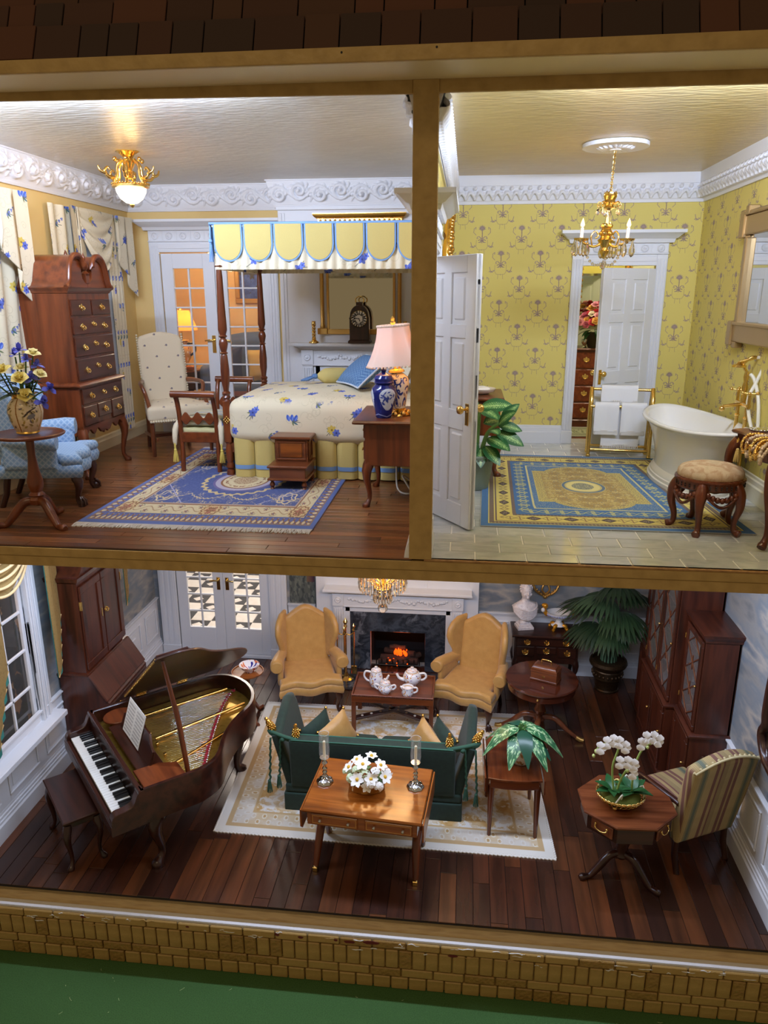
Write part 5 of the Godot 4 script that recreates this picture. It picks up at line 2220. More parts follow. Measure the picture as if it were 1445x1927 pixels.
	g.bb(-0.085,0.085,0.228,0.338,0.0,0.006,0.005)
	part("panel",g,wood("honey",0),t)
	g = G.new()
	g.slab(rect2(-0.15,0.15,-0.18,0.02),[[0.0,0.372],[0.006,0.378],[0.006,0.388],[0.0,0.393]])
	part("upper_tread",g,st,t)
	for sx in [-1.0,1.0]:
		for sz in [-0.15,0.14]:
			g = G.new()
			g.lathe([[0.012,0.0],[0.018,0.012],[0.012,0.022],[0.022,0.04],[0.018,0.058],[0.01,0.066],[0.02,0.075],[0.02,0.085]],Vector3(sx*0.125,0,sz),10)
			part("foot",g,wd,t)
	# lowboy against the partition
	t = thing("lowboy","mahogany lowboy on cabriole legs beside the front post","side table",Vector3(0.025,0,-1.34),-90)
	g = G.new()
	g.bb(-0.31,0.31,0.30,0.60,-0.20,0.17,0.004)
	part("case",g,wd,t)
	g = G.new()
	g.slab(rect2(-0.37,0.37,-0.215,0.25),[[-0.02,0.595],[-0.004,0.60],[0.0,0.61],[-0.006,0.622],[-0.012,0.624]])
	part("top",g,wood("red",0),t)
	drawer(t,-0.29,0.29,0.49,0.585,0.17,wx,[[0.25,0.5,false],[0.75,0.5,false]])
	for e in [[-0.29,-0.1],[-0.09,0.09],[0.1,0.29]]:
		drawer(t,e[0],e[1],0.34,0.475,0.17,wx,[[0.5,0.5,false]])
	for sx in [-1.0,1.0]:
		for sz in [-1.0,1.0]:
			g = G.new()
			g.cabriole(Vector3(sx*0.275,0,-0.02 + sz*0.165),0.33,0.03,Vector3(sx,0,sz))
			part("leg",g,wd,t)
	# ginger jar
	var jp = Pen.new(256,128,c3(22,34,112))
	for i in 60:
		jp.leaf(rng.randf()*256,rng.randf()*128,rng.randf()*TAU,10,2,c3(40,58,150))
	for k in 3:
		var x = 43 + k*85
		for i in 40:
			var a = TAU*i/40
			jp.line([Vector2(x,62),Vector2(x + cos(a)*30,62 + sin(a)*26)],2.4,c3(206,216,232))
		for i in 22:
			jp.leaf(x + rng.randf_range(-20,20),62 + rng.randf_range(-18,18),rng.randf()*TAU,14,2.2,c3(52,72,160))
		jp.line([Vector2(x - 42,100),Vector2(x,108),Vector2(x + 42,100)],1.5,c3(150,170,220))
	t = thing("ginger_jar","dark blue and white porcelain lidded jar on the lowboy","jar",Vector3(-0.025,0.624,-1.14))
	g = G.new()
	g.lathe([[0.05,0.0],[0.056,0.01],[0.062,0.05],[0.082,0.13],[0.088,0.17],[0.08,0.205],[0.056,0.228],[0.052,0.238]],Vector3.ZERO,28,80.0)
	part("body",g,uvmat(jp.tex(),0.08),t)
	g = G.new()
	g.lathe([[0.064,0.238],[0.066,0.246],[0.062,0.25],[0.066,0.27],[0.054,0.292],[0.026,0.304],[0.014,0.31],[0.02,0.325],[0.012,0.34],[0.0,0.346]],Vector3.ZERO,24)
	part("lid",g,mat(c3(24,36,116),0.08),t)
	# table lamp
	var lp = Pen.new(256,128,c3(236,226,210))
	for i in 46:
		lp.spiral(rng.randf()*256,10 + rng.randf()*110,rng.randf_range(8,20),rng.randf()*TAU,0.8,2.4,[c3(40,52,130),c3(88,96,170),c3(180,150,130)][i % 3])
	t = thing("table_lamp","lit table lamp with pleated bell shade and blue patterned vase base on the lowboy","lamp",Vector3(0.075,0.624,-1.27))
	t.rotation_degrees.z = 4.5
	g = G.new()
	g.lathe([[0.045,0.05],[0.05,0.07],[0.07,0.16],[0.085,0.22],[0.08,0.26],[0.05,0.29],[0.03,0.3]],Vector3.ZERO,24,80.0)
	part("base",g,uvmat(lp.tex(),0.1),t)
	g = G.new()
	g.lathe([[0.075,0.0],[0.07,0.012],[0.05,0.02],[0.035,0.035],[0.05,0.05]],Vector3.ZERO,20)
	for i in 6:
		var a = TAU*i/6
		g.ball(Vector3(cos(a)*0.06,0.014,sin(a)*0.06),0.024,8,5)
	part("brass_foot",g,M.brass,t)
	g = G.new()
	g.lathe([[0.03,0.298],[0.06,0.302],[0.055,0.315],[0.03,0.325],[0.022,0.36],[0.03,0.37],[0.02,0.39]],Vector3.ZERO,16)
	part("brass_neck",g,M.brass,t)
	var shade_m = mat(c3(248,234,224),0.9).duplicate()
	shade_m.backlight_enabled = true
	shade_m.backlight = c3(170,140,112)
	g = G.new()
	g.grid(96,10,func(u,v):
		var a = u*TAU
		var pan = 1.0 - 0.06*absf(sin(a*4.0))
		var r = lerpf(0.11,0.205,pow(v,1.7))*pan + 0.0015*sin(u*TAU*48)
		return Vector3(cos(a)*r,0.62 - 0.265*v,-sin(a)*r),0.0025)
	part("shade",g,shade_m,t)
	g = G.new()
	for i in 44:
		var a = TAU*i/44
		var r = 0.205*(1.0 - 0.06*absf(sin(a*4.0)))
		g.ball(Vector3(cos(a)*r,0.348,-sin(a)*r),0.0085,6,4)
	for i in 60:
		var a = TAU*i/60
		var r = 0.111*(1.0 - 0.06*absf(sin(a*4.0)))
		g.ball(Vector3(cos(a)*r,0.618,-sin(a)*r),Vector3(0.008,0.01,0.008),5,4)
	part("shade_trim",g,mat(c3(240,214,196),0.8),t)
	g = G.new()
	g.rod(Vector3(0,0.39,0),Vector3(0,0.63,0),0.005,6)
	g.lathe([[0.012,0.625],[0.02,0.64],[0.012,0.65],[0.016,0.665],[0.0,0.685]],Vector3.ZERO,10)
	part("finial",g,M.brass,t)
	g = G.new()
	g.ball(Vector3(0,0.49,0),Vector3(0.022,0.032,0.022),10,8)
	var bulb = part("bulb",g,glow(c3(255,190,110),6.0),t)
	lamp(bulb,Vector3(0,0.49,0),c3(255,190,112),0.075,0.02)
	# cord under the lowboy
	g = G.new()
	g.tube(spl([Vector3(0.02,0.58,-1.62),Vector3(0.02,0.2,-1.64),Vector3(0.03,0.01,-1.6),Vector3(0.1,0.01,-1.4),Vector3(0.2,0.01,-1.46),Vector3(0.16,0.05,-1.56),Vector3(0.08,0.12,-1.5),Vector3(0.18,0.03,-1.3),Vector3(0.23,0.01,-1.2)],6),0.008,6)
	solo("cord","white lamp cord curling under the lowboy","cord",g,mat(c3(220,220,215),0.5))
	# pillows
	t = thing("pillow","blue herringbone pillow with white piping leaning on the bed","pillow",Vector3(-0.33,0.83,-2.28),0)
	var pn = Vector3(-0.52,0.76,0.3).normalized()
	var px = Vector3(0.5,0.0,0.866)
	t.basis = Basis(px,pn.cross(px).normalized(),pn)
	g = G.new()
	g.pillow(0.50,0.36,0.15)
	part("cover",g,ntri(pic(32,32,func(x,y): return c3(74,112,158) if (x + (y if x % 16 < 8 else -y) + 64) % 8 < 4 else c3(116,150,186)),8.0,0.9),t)
	g = G.new()
	var pp = []
	for i in 41:
		var a = TAU*i/40
		var cx = clampf(cos(a)*1.4,-1,1)
		var cy = clampf(sin(a)*1.4,-1,1)
		pp.append(Vector3(cx*0.25*(1.0 - 0.09*(1 - cy*cy)),cy*0.18*(1.0 - 0.09*(1 - cx*cx)),0))
	g.tube(pp,0.008,6,false)
	part("piping",g,mat(c3(206,214,224),0.9),t)
	t = thing("pillow","white bed pillow behind the blue and white jar","pillow",Vector3(0.02,0.87,-2.35),0)
	t.rotation_degrees = Vector3(-25,-70,0)
	g = G.new()
	g.pillow(0.46,0.34,0.13)
	part("cover",g,M.floral,t)
	t = thing("bolster","small yellow bolster with blue tassels lying on the floral bed cover","pillow",Vector3(-0.60,0.765,-2.50),24)
	g = G.new()
	var bp = []
	for i in 13:
		bp.append(Vector3(-0.16 + 0.32*i/12.0,0,0))
	g.tube(bp,[0.018,0.04,0.058,0.066,0.068,0.07,0.07,0.07,0.068,0.066,0.058,0.04,0.018],14)
	part("cover",g,M.yellow_cloth,t)
	for s in [-1.0,1.0]:
		g = G.new()
		g.ball(Vector3(s*0.175,0,0),0.024,8,6)
		tassel(g,Vector3(s*0.19,0.0,0),0.09,0.03,Vector3(s*0.9,-0.35 if s < 0 else 0.35,0).normalized())
		part("tassel",g,mat(c3(96,130,176),0.85),t,"blue tassel")
	# mantel
	t = thing("fireplace_mantel","white carved mantel with fluted pilasters on the bedroom chimney breast","mantel",Vector3(-0.52,0,-3.60))
	mantel(t,0.60,0.71,0.98,M.white,0.42,0.62)
	g = G.new()
	g.bb(-0.42,0.42,0.0,0.62,0.0,0.012,0.002)
	part("marble_slip",g,ntri(ntex([c3(196,196,196),c3(220,220,218),c3(176,178,182)],0.02,53,5),0.8,0.2),t)
	# trumeau mirror
	t = thing("wall_mirror","tall gilt trumeau mirror with a ball-studded cornice over the bedroom mantel","mirror",Vector3(-0.52,1.06,-3.598))
	g = G.new()
	for s in [-1.0,1.0]:
		g.bb(s*0.385 - 0.05,s*0.385 + 0.05,0.0,0.06,0,0.05,0.004)
		g.lathe([[0.022,0.06],[0.026,0.08],[0.02,0.1],[0.02,0.9],[0.03,0.92]],Vector3(s*0.385,0,0.03),10)
		g.bb(s*0.33 - 0.012,s*0.33 + 0.012,0.03,1.0,0,0.02,0.003)
		g.bb(s*0.385 - 0.045,s*0.385 + 0.045,0.92,1.02,0,0.05,0.004)
	g.bb(-0.36,0.36,0.0,0.05,0,0.03,0.004)
	g.bb(-0.36,0.36,0.97,1.02,0,0.03,0.004)
	part("frame",g,M.gilt,t)
	g = G.new()
	g.bb(-0.42,0.42,1.02,1.045,0,0.05,0.003)
	g.bb(-0.41,0.41,1.045,1.085,0,0.045,0.003)
	g.slab(rect2(-0.42,0.42,0.0,0.055),[[0.0,1.085],[0.02,1.10],[0.03,1.115],[0.03,1.13],[0.0,1.132]])
	for i in 17:
		g.ball(Vector3(lerpf(-0.38,0.38,i/16.0),1.065,0.05),0.013,8,6)
	part("cornice",g,M.gold,t)
	g = G.new()
	g.q(Vector3(-0.34,0.04,0.008),Vector3(0.34,0.04,0.008),Vector3(0.34,1.0,0.008),Vector3(-0.34,1.0,0.008))
	g.bb(-0.34,0.34,0.04,1.0,0.0,0.006,0)
	part("glass",g,mat(c3(214,210,190),0.03,1.0),t)
	# clock
	t = thing("mantel_clock","arched dark mahogany bracket clock with a white dial on the bedroom mantel","clock",Vector3(-0.515,0.982,-3.47))
	g = G.new()
	var arch = [Vector2(-0.095,0.03),Vector2(0.095,0.03),Vector2(0.095,0.24)]
	for i in 11:
		var a = PI*i/10.0
		arch.append(Vector2(cos(a)*0.09,0.26 + sin(a)*0.105))
	arch.append(Vector2(-0.095,0.24))
	g.ext(PackedVector2Array(arch),-0.06,0.12,0.006)
	g.slab(rect2(-0.105,0.105,-0.07,0.07),[[0.0,0.0],[0.004,0.004],[0.004,0.02],[-0.006,0.032]])
	g.bb(-0.03,0.03,0.36,0.39,-0.05,0.05,0.004)
	part("case",g,wood("dark",1),t)
	g = G.new()
	g.at(Vector3(0,0.235,0.06),Vector3(90,0,0))
	g.lathe([[0.075,0.0],[0.075,0.006],[0.0,0.007]],Vector3.ZERO,28,60.0)
	var dial = part("dial",g,mat(c3(250,248,242),0.4),t)
	g = G.new()
	g.at(Vector3(0,0.235,0.062),Vector3(90,0,0))
	g.lathe([[0.078,0.0],[0.081,0.006],[0.078,0.01],[0.075,0.006]],Vector3.ZERO,28,38.0,false)
	part("bezel",g,M.brass,t)
	var f := SystemFont.new()
	f.font_names = PackedStringArray(["Droid Serif"])
	var num = ["XII","I","II","III","IIII","V","VI","VII","VIII","IX","X","XI"]
	for i in 12:
		var tm := TextMesh.new()
		tm.text = num[i]
		tm.font = f
		tm.font_size = 64
		tm.pixel_size = 0.0145*S/46.0
		tm.depth = 0.0015*S
		var o = mi("numeral",tm,M.black,dial)
		var a = -TAU*i/12.0
		o.transform = Transform3D(Basis.from_euler(Vector3(0,0,a)),(Vector3(0,0.235,0.068) + Vector3(-sin(a)*0.058,cos(a)*0.058,0))*S)
	g = G.new()
	for e in [[0.044,-1.45],[0.03,2.75]]:
		var d = Vector3(sin(e[1]),cos(e[1]),0)
		g.tube([Vector3(0,0.235,0.07) - d*0.008,Vector3(0,0.235,0.07) + d*e[0]*0.7,Vector3(0,0.235,0.07) + d*e[0]],[0.002,0.004,0.001],4)
	part("hand",g,M.black,dial)
	g = G.new()
	g.tube(spl([Vector3(-0.035,0.385,0),Vector3(-0.04,0.42,0),Vector3(0,0.445,0),Vector3(0.04,0.42,0),Vector3(0.035,0.385,0)],4),0.006,6)
	part("handle",g,M.brass,t)
	# candlesticks
	t = thing("candlestick","twisted brass candlestick at the left end of the bedroom mantel","candlestick",Vector3(-0.975,0.982,-3.46),0,"bedroom candlesticks")
	g = G.new()
	g.lathe([[0.052,0.0],[0.05,0.012],[0.035,0.018],[0.02,0.03],[0.024,0.04],[0.012,0.05]],Vector3.ZERO,16)
	part("foot",g,M.brass,t)
	g = G.new()
	for ph in [0.0,PI]:
		var pts = []
		for i in 25:
			var v = i/24.0
			pts.append(Vector3(cos(v*TAU*2 + ph)*0.011,0.05 + v*0.12,sin(v*TAU*2 + ph)*0.011))
		g.tube(pts,0.01,6)
	g.lathe([[0.012,0.17],[0.024,0.18],[0.018,0.19],[0.02,0.21],[0.012,0.21]],Vector3.ZERO,12)
	part("stem",g,M.brass,t)
	dup(t,"twisted brass candlestick at the right end of the mantel, half behind the lamp shade",Vector3(-0.07,0.982,-3.46),20)

func mantel(t,hw,sw,h,m,ow,oh):
	# hw: half width at the pilasters,sw: half width of the shelf; opening ow (half) by oh
	var g
	for s in [-1.0,1.0]:
		g = G.new()
		var a = s*(hw - 0.055)
		g.bb(a - 0.065,a + 0.065,0.0,0.12,0.0,0.075,0.004)
		g.bb(a - 0.055,a + 0.055,0.12,h - 0.22,0.0,0.05,0.004)
		for k in 4:
			g.bb(a - 0.042 + k*0.024,a - 0.030 + k*0.024,0.15,h - 0.25,0.05,0.058,0.003)
		g.bb(a - 0.062,a + 0.062,h - 0.22,h - 0.07,0.0,0.066,0.004)
		rosette(g,Vector3(a,h - 0.145,0.066),0.036)
		part("pilaster",g,m,t)
	g = G.new()
	g.bb(-hw,hw,h - 0.22,h - 0.07,0.0,0.052,0.003)
	g.bb(-hw,hw,h - 0.23,h - 0.215,0.0,0.06,0.003)
	g.bb(-ow - 0.05,ow + 0.05,oh,h - 0.22,0.0,0.03,0.003)
	for s in [-1.0,1.0]:
		g.bb(s*(ow + 0.06) - 0.06,s*(ow + 0.06) + 0.06,0.0,h - 0.22,0.0,0.03,0.003)
	part("frieze",g,m,t)
	g = G.new()
	var r := RandomNumberGenerator.new()
	r.seed = 9
	for i in 46:
		var u = lerpf(-1,1,i/45.0)
		var yy = h - 0.125 - 0.035*pow(absf(sin(u*PI*2.0)),1.0)
		var p = Vector3(u*(hw - 0.17),yy,0.055)
		g.ball(p + Vector3(r.randf_range(-0.006,0.006),r.randf_range(-0.012,0.012),0),Vector3(r.randf_range(0.01,0.02),r.randf_range(0.01,0.018),0.014),7,5)
		if i % 3 == 0:
			g.blade(p,Vector3(r.randf_range(-1,1),r.randf_range(-1,1),0.1).normalized(),Vector3(0,0,1),0.035,0.018,0.1)
	part("carved_garland",g,m,t)
	g = G.new()
	g.slab(rect2(-hw - 0.01,hw + 0.01,0.0,0.07),[[0.0,h - 0.07],[0.012,h - 0.065],[0.02,h - 0.05],[0.05,h - 0.035],[sw - hw - 0.01,h - 0.03],[sw - hw - 0.005,h - 0.015],[sw - hw - 0.01,h]])
	part("shelf",g,m,t)

# ---------------------------------------------------------------- bathroom
func bath_carpet():
	var n := FastNoiseLite.new()
	n.frequency = 0.06
	var W = 640
	var H = 760
	return quarter(W,H,func(x,y):
		var c: Color
		var e = mini(x,y)
		var t = (x if y < x else y)
		var blue = c3(76,118,172)
		var yel = c3(222,206,120)
		var mauve = c3(112,96,96)
		var ns = n.get_noise_2d(x*5.0,y*5.0)
		if e < 20:
			c = blue
		elif e < 23:
			c = yel
		elif e < 36:
			c = mauve if (t/3) % 3 else c3(150,136,110)
		elif e < 40:
			c = yel
		elif e < 44:
			c = mauve
		elif e < 88:
			c = yel
			var mid = 66.0
			var half = (W if y < x else H)/2.0
			var period = 92.0
			var p = fmod(half - t + period*0.5,period) - period*0.5
			var dx = p/21.0
			var dy = (e - mid)/12.0
			var d = absf(dx) + absf(dy)*0.9 + dx*dx*0.2
			if d < 1.15:
				c = c3(44,38,40)
				if d < 0.9:
					c = mauve
				if d < 0.62:
					c = c3(170,156,140) if ns > 0 else c3(60,52,56)
			else:
				var w = absf(absf(p) - 34.0)
				if absf(absf(e - mid) - (12 - w*0.9)) < 2.0 and w < 13:
					c = c3(160,140,96)
				if w < 2.0 and absf(e - mid) < 15:
					c = c3(150,120,90)
		elif e < 98:
			c = mauve if (t/3) % 3 else c3(140,124,110)
		elif e < 150:
			c = blue
			var k = sin(t*0.16)*9.0
			if absf(e - 124 - k) < 2.2 or absf(e - 124 + k) < 1.6:
				c = c3(196,196,130)
			if absf(fmod(t,39.3) - 20.0) < 5.0 and e > 106 and e < 142 and ns > -0.15:
				c = c3(206,200,134)
		elif e < 156:
			c = c3(214,206,150)
		else:
			# the inner field: yellow guilloche with lobed ends round an ochre ground
			var u = (x - W/2.0)
			var v = (y - H/2.0)
			var inx = absf(u) < 150.0 and absf(v) < 165.0
			var lob = (u*u/(96.0*96.0) + pow(absf(v) - 140.0,2.0)/(70.0*70.0)) < 1.0
			var lob2 = (u*u/(112.0*112.0) + pow(absf(v) - 140.0,2.0)/(84.0*84.0)) < 1.0
			c = blue
			if ns > 0.28:
				c = c3(206,200,150)
			if inx or lob2:
				c = yel
				if ns > 0.12:
					c = mauve
			var field = (absf(u) < 122.0 and absf(v) < 140.0) or lob
			if field:
				c = c3(172,144,88)
				var cu = sin(x*0.11 + 2.4*n.get_noise_2d(x*1.5,y*1.5)) + sin(y*0.11 + 2.4*n.get_noise_2d(y*1.5,x*1.5 + 90))
				if absf(cu) < 0.16:
					c = c3(216,202,140)
				elif absf(cu - 0.75) < 0.12:
					c = c3(116,128,140)
				elif cu < -1.25:
					c = c3(196,178,116)
			elif inx or lob2:
				if absf(u) > 147 and absf(v) < 165 or absf(v) > 162 and absf(u) > 112 and absf(u) < 150 and absf(v) < 165:
					c = yel
			var d = sqrt(u*u/4900.0 + v*v/5600.0)
			if d < 0.95:
				c = c3(104,124,146) if absf(d - 0.86) < 0.06 else c3(206,192,128)
			if d < 0.72:
				c = c3(228,216,146)
				if d < 0.48 and n.get_noise_2d(x*8.0,y*8.0) > -0.1:
					c = c3(96,92,104) if ns > 0 else c3(120,136,130)
		return c)

func leaf_tex():
	# mottled evergreen leaf: u runs from stalk to tip,v across
	var p = Pen.new(128,64,c3(38,96,52))
	for i in 16:
		var x = 8 + i*7
		for s in [-1,1]:
			p.line([Vector2(x,32),Vector2(x + 10,32 + s*16)],2.0,c3(150,190,110),0.6)
	for i in 60:
		p.dot(rng.randf_range(14,112),32 + rng.randf_range(-14,14),rng.randf_range(0.8,2.0),c3(166,200,128))
	p.line([Vector2(0,32),Vector2(124,32)],1.6,c3(186,214,140),0.6)
	return p.tex()

func bathroom():
	var g
	var t
	var wd = wood("mid",1)
	carpet("rug","blue and yellow medallion rug before the bathtub",bath_carpet(),[Vector2(0.66,-0.655),Vector2(2.37,-0.655),Vector2(2.26,-2.87),Vector2(0.72,-2.92)],0.003,0.006,mat(c3(196,196,190),0.8))
	# chandelier
	var cx = Vector3(1.565,CH,-2.07)
	t = thing("ceiling_medallion","white round plaster medallion above the bathroom chandelier","medallion",cx)
	g = G.new()
	g.lathe([[0.0,-0.05],[0.04,-0.048],[0.05,-0.035],[0.06,-0.03],[0.2,-0.024],[0.215,-0.032],[0.235,-0.03],[0.235,-0.004],[0.22,0.0]],Vector3.ZERO,40)
	for i in 18:
		var a = TAU*i/18
		var d = Vector3(cos(a),0,sin(a))
		g.tube([d*0.05 + Vector3(0,-0.036,0),d*0.11 + Vector3(0,-0.032,0),d*0.14 + Vector3(0,-0.026,0)],[0.006,0.014,0.004],6)
	part("disc",g,M.white,t)
	t = thing("chandelier","brass candle chandelier hung with crystal drops in the bathroom","chandelier",cx)
	t.rotation_degrees = Vector3(0,0,-2)
	t.position.y -= 0.05*S
	g = G.new()
	for i in range(-3,13):
		var y = -0.06 - i*0.0175
		var r = []
		for k in 9:
			var a = TAU*k/8
			r.append(Vector3(cos(a)*0.008*(1 if i % 2 else 0),y + sin(a)*0.013,cos(a)*0.008*(0 if i % 2 else 1)))
		g.tube(r,0.0032,5,false)
	part("chain",g,M.brass,t)
	g = G.new()
	g.lathe([[0.012,-0.40],[0.04,-0.385],[0.03,-0.37],[0.045,-0.35],[0.038,-0.33],[0.05,-0.305],[0.03,-0.29],[0.01,-0.27]],Vector3.ZERO,14)
	for i in 8:
		var a = TAU*i/8
		var d = Vector3(cos(a),0,sin(a))
		g.blade(d*0.035 + Vector3(0,-0.32,0),(d*0.5 + Vector3.UP).normalized(),d,0.06,0.03,0.3)
		g.tube(spl([d*0.035 + Vector3(0,-0.36,0),d*0.075 + Vector3(0,-0.345,0),d*0.085 + Vector3(0,-0.37,0),d*0.07 + Vector3(0,-0.38,0)],3),0.005,5)
	part("crown",g,M.brass,t)
	g = G.new()
	g.lathe([[0.018,-0.50],[0.02,-0.41],[0.012,-0.40]],Vector3.ZERO,10)
	part("crystal_stem",g,M.crystal,t)
	g = G.new()
	g.lathe([[0.0,-0.745],[0.012,-0.735],[0.022,-0.715],[0.032,-0.70],[0.036,-0.685],[0.028,-0.68],[0.024,-0.665],[0.045,-0.635],[0.06,-0.61],[0.045,-0.60],[0.035,-0.57],[0.045,-0.55],[0.03,-0.52],[0.02,-0.50]],Vector3.ZERO,16)
	for i in 10:
		var a = TAU*i/10
		var d = Vector3(cos(a),0,sin(a))
		g.blade(d*0.03 + Vector3(0,-0.53,0),(d*0.8 + Vector3.UP).normalized(),d,0.055,0.03,0.5)
		g.blade(d*0.035 + Vector3(0,-0.58,0),(d*0.9 + Vector3.UP*0.6).normalized(),d,0.06,0.03,0.6)
	part("body",g,M.brass,t)
	for i in 3:
		var a = TAU*i/3 + 0.8
		var d = Vector3(cos(a),0,sin(a))
		g = G.new()
		g.tube(spl([d*0.04 + Vector3(0,-0.64,0),d*0.09 + Vector3(0,-0.66,0),d*0.15 + Vector3(0,-0.645,0),d*0.19 + Vector3(0,-0.625,0)],4),0.01,6)
		g.tube(spl([d*0.10 + Vector3(0,-0.655,0),d*0.115 + Vector3(0,-0.59,0),d*0.085 + Vector3(0,-0.55,0),d*0.06 + Vector3(0,-0.58,0),d*0.08 + Vector3(0,-0.60,0)],4),0.006,5)
		g.lathe([[0.012,-0.628],[0.05,-0.618],[0.056,-0.605],[0.05,-0.608],[0.016,-0.612],[0.014,-0.60]],d*0.19,14)
		var arm = part("arm",g,M.brass,t)
		g = G.new()
		g.lathe([[0.013,-0.60],[0.012,-0.53]],d*0.19,8)
		part("candle",g,mat(c3(240,240,244),0.4),arm)
		candle_flame(arm,d*0.19 + Vector3(0,-0.528,0),0.065,0.03)
		g = G.new()
		for k in 5:
			var b = TAU*k/5 + a
			drop(g,d*0.19 + Vector3(cos(b),0,sin(b))*0.05 + Vector3(0,-0.612,0),0.12,0.022)
		part("crystal_drop",g,M.crystal,t).set_meta("kind","stuff")
		g = G.new()
		for k in 9:
			var v = k/8.0
			var q = (d*lerpf(0.19,0.02,v)) + Vector3(0,-0.63 - 0.16*sin(v*PI*0.62) ,0)
			g.ball(q,0.011,6,4)
		part("bead_swag",g,M.crystal,t).set_meta("kind","stuff")
		g = G.new()
		drop(g,d*0.082 + Vector3(0,-0.385,0),0.055,0.017)
		drop(g,d.rotated(Vector3.UP,0.5)*0.07 + Vector3(0,-0.385,0),0.055,0.017)
		part("crystal_drop",g,M.crystal,t).set_meta("kind","stuff")
	g = G.new()
	drop(g,Vector3(0,-0.75,0),0.07,0.022)
	part("crystal_drop",g,M.crystal,t)
	# bathtub
	t = thing("bathtub","white freestanding bathtub with rolled rim on a stepped plinth","bathtub",Vector3(2.30,0.003,-1.98),4)
	t.scale = Vector3(1,0.95,1)
	g = G.new()
	var oval = func(k): return ring2(0,0,0.22*k,0.60*k,40)
	g.slab(ring2(0,0,0.255,0.60,44),[[0.0,0.0],[0.0,0.035],[-0.012,0.04],[-0.012,0.065],[-0.022,0.07],[-0.024,0.09],[-0.05,0.12]],true,true,60.0)
	part("plinth",g,mat(c3(236,232,220),0.25),t)
	# basin walls: one skin outside,one inside,under a rolled rim
	var tub = []
	for e in [[0.205,0.545,0.10],[0.2,0.54,0.16],[0.21,0.56,0.24],[0.235,0.61,0.36],[0.27,0.68,0.465],[0.29,0.71,0.495],[0.315,0.735,0.50],[0.325,0.745,0.512],[0.32,0.74,0.526],[0.30,0.72,0.53],[0.28,0.70,0.522],[0.268,0.685,0.50],[0.24,0.63,0.38],[0.205,0.56,0.26],[0.15,0.44,0.185],[0.02,0.1,0.175]]:
		var ring = PackedVector3Array()
		for j in 44:
			var a = TAU*j/44
			var rise = 0.03*pow(absf(sin(a)),3.0)*clampf((e[2] - 0.3)/0.2,0,1)
			ring.append(Vector3(cos(a)*e[0],e[2] + rise,-sin(a)*e[1]))
		tub.append(ring)
	g = G.new()
	g.loft(tub,false,true)
	part("basin",g,mat(c3(240,238,232),0.12),t)
	g = G.new()
	g.lathe([[0.022,0.0],[0.02,0.008],[0.0,0.01]],Vector3(0.0,0.178,-0.3),12)
	part("drain",g,M.silver,t)
	# standing taps
	t = thing("bath_taps","gold floor-standing bath taps with hand shower and white hoses behind the tub","taps",Vector3(2.58,0.003,-1.78))
	for z in [-0.09,0.09]:
		g = G.new()
		g.lathe([[0.04,0.0],[0.036,0.02],[0.02,0.03],[0.015,0.05],[0.014,0.56],[0.022,0.57],[0.014,0.58],[0.014,0.66]],Vector3(0,0,z),10)
		part("standpipe",g,M.brass,t)
	g = G.new()
	g.rod(Vector3(0,0.66,-0.12),Vector3(0,0.66,0.12),0.018)
	g.rod(Vector3(0,0.66,0),Vector3(-0.14,0.64,0),0.014)
	g.ball(Vector3(-0.145,0.625,0),0.022,8,6)
	for z in [-0.12,0.12]:
		g.rod(Vector3(0,0.64,z),Vector3(0,0.76,z),0.012)
		for k in 4:
			var a = TAU*k/4 + 0.4
			g.rod(Vector3(0,0.75,z),Vector3(cos(a)*0.045,0.755,z + sin(a)*0.045),0.007,6)
			g.ball(Vector3(cos(a)*0.05,0.756,z + sin(a)*0.05),0.014,8,6)
	part("mixer",g,M.brass,t)
	g = G.new()
	g.lathe([[0.016,0.66],[0.022,0.72],[0.014,0.74],[0.024,0.78],[0.014,0.82],[0.02,0.86],[0.014,0.9]],Vector3.ZERO,10)
	g.tube(spl([Vector3(0,0.89,0),Vector3(-0.03,0.95,0),Vector3(0.02,1.0,0),Vector3(0.07,1.0,0)],4),0.011,6)
	g.lathe([[0.052,0.93],[0.05,0.945],[0.02,0.955],[0.01,0.97]],Vector3(-0.06,0,0),12)
	g.rod(Vector3(-0.06,0.965,0),Vector3(0.05,1.0,0),0.012)
	part("hand_shower",g,M.brass,t)
	g = G.new()
	g.tube(spl([Vector3(0.06,1.0,0),Vector3(0.10,0.98,0.05),Vector3(0.05,0.84,0.08),Vector3(0.0,0.72,0.1),Vector3(0.01,0.6,0.12),Vector3(0.03,0.5,0.16)],5),0.013,8)
	part("hose",g,mat(c3(236,232,216),0.4),t)
	g = G.new()
	g.tube(spl([Vector3(0.02,0.88,0.02),Vector3(0.04,0.84,0.06),Vector3(0.05,0.7,0.16),Vector3(0.05,0.5,0.22)],5),0.013,8)
	part("hose",g,mat(c3(236,232,216),0.4),t)
	# towel rack
	t = thing("towel_rack","brass filigree towel rack standing before the ajar door","towel rack",Vector3(1.95,0.003,-3.0),-6)
	t.scale = Vector3.ONE*1.13
	for s in [-1.0,1.0]:
		g = G.new()
		var x = s*0.235
		var prof = [Vector3(x,0.0,0.10),Vector3(x,0.2,0.085),Vector3(x,0.36,0.075),Vector3(x,0.47,0.05),Vector3(x,0.55,0.0)]
		g.tube(spl(prof,4),0.017,6)
		g.tube(spl([Vector3(x,0.0,-0.10),Vector3(x,0.2,-0.08),Vector3(x,0.4,-0.05),Vector3(x,0.55,0.0)],4),0.017,6)
		for y in [0.05,0.2,0.38]:
			g.rod(Vector3(x,y,0.09),Vector3(x,y,-0.09),0.007,6)
		for e in [0.1,-0.1]:
			g.ball(Vector3(x,0.012,e),0.018,8,6)
		part("end_frame",g,M.brass,t)
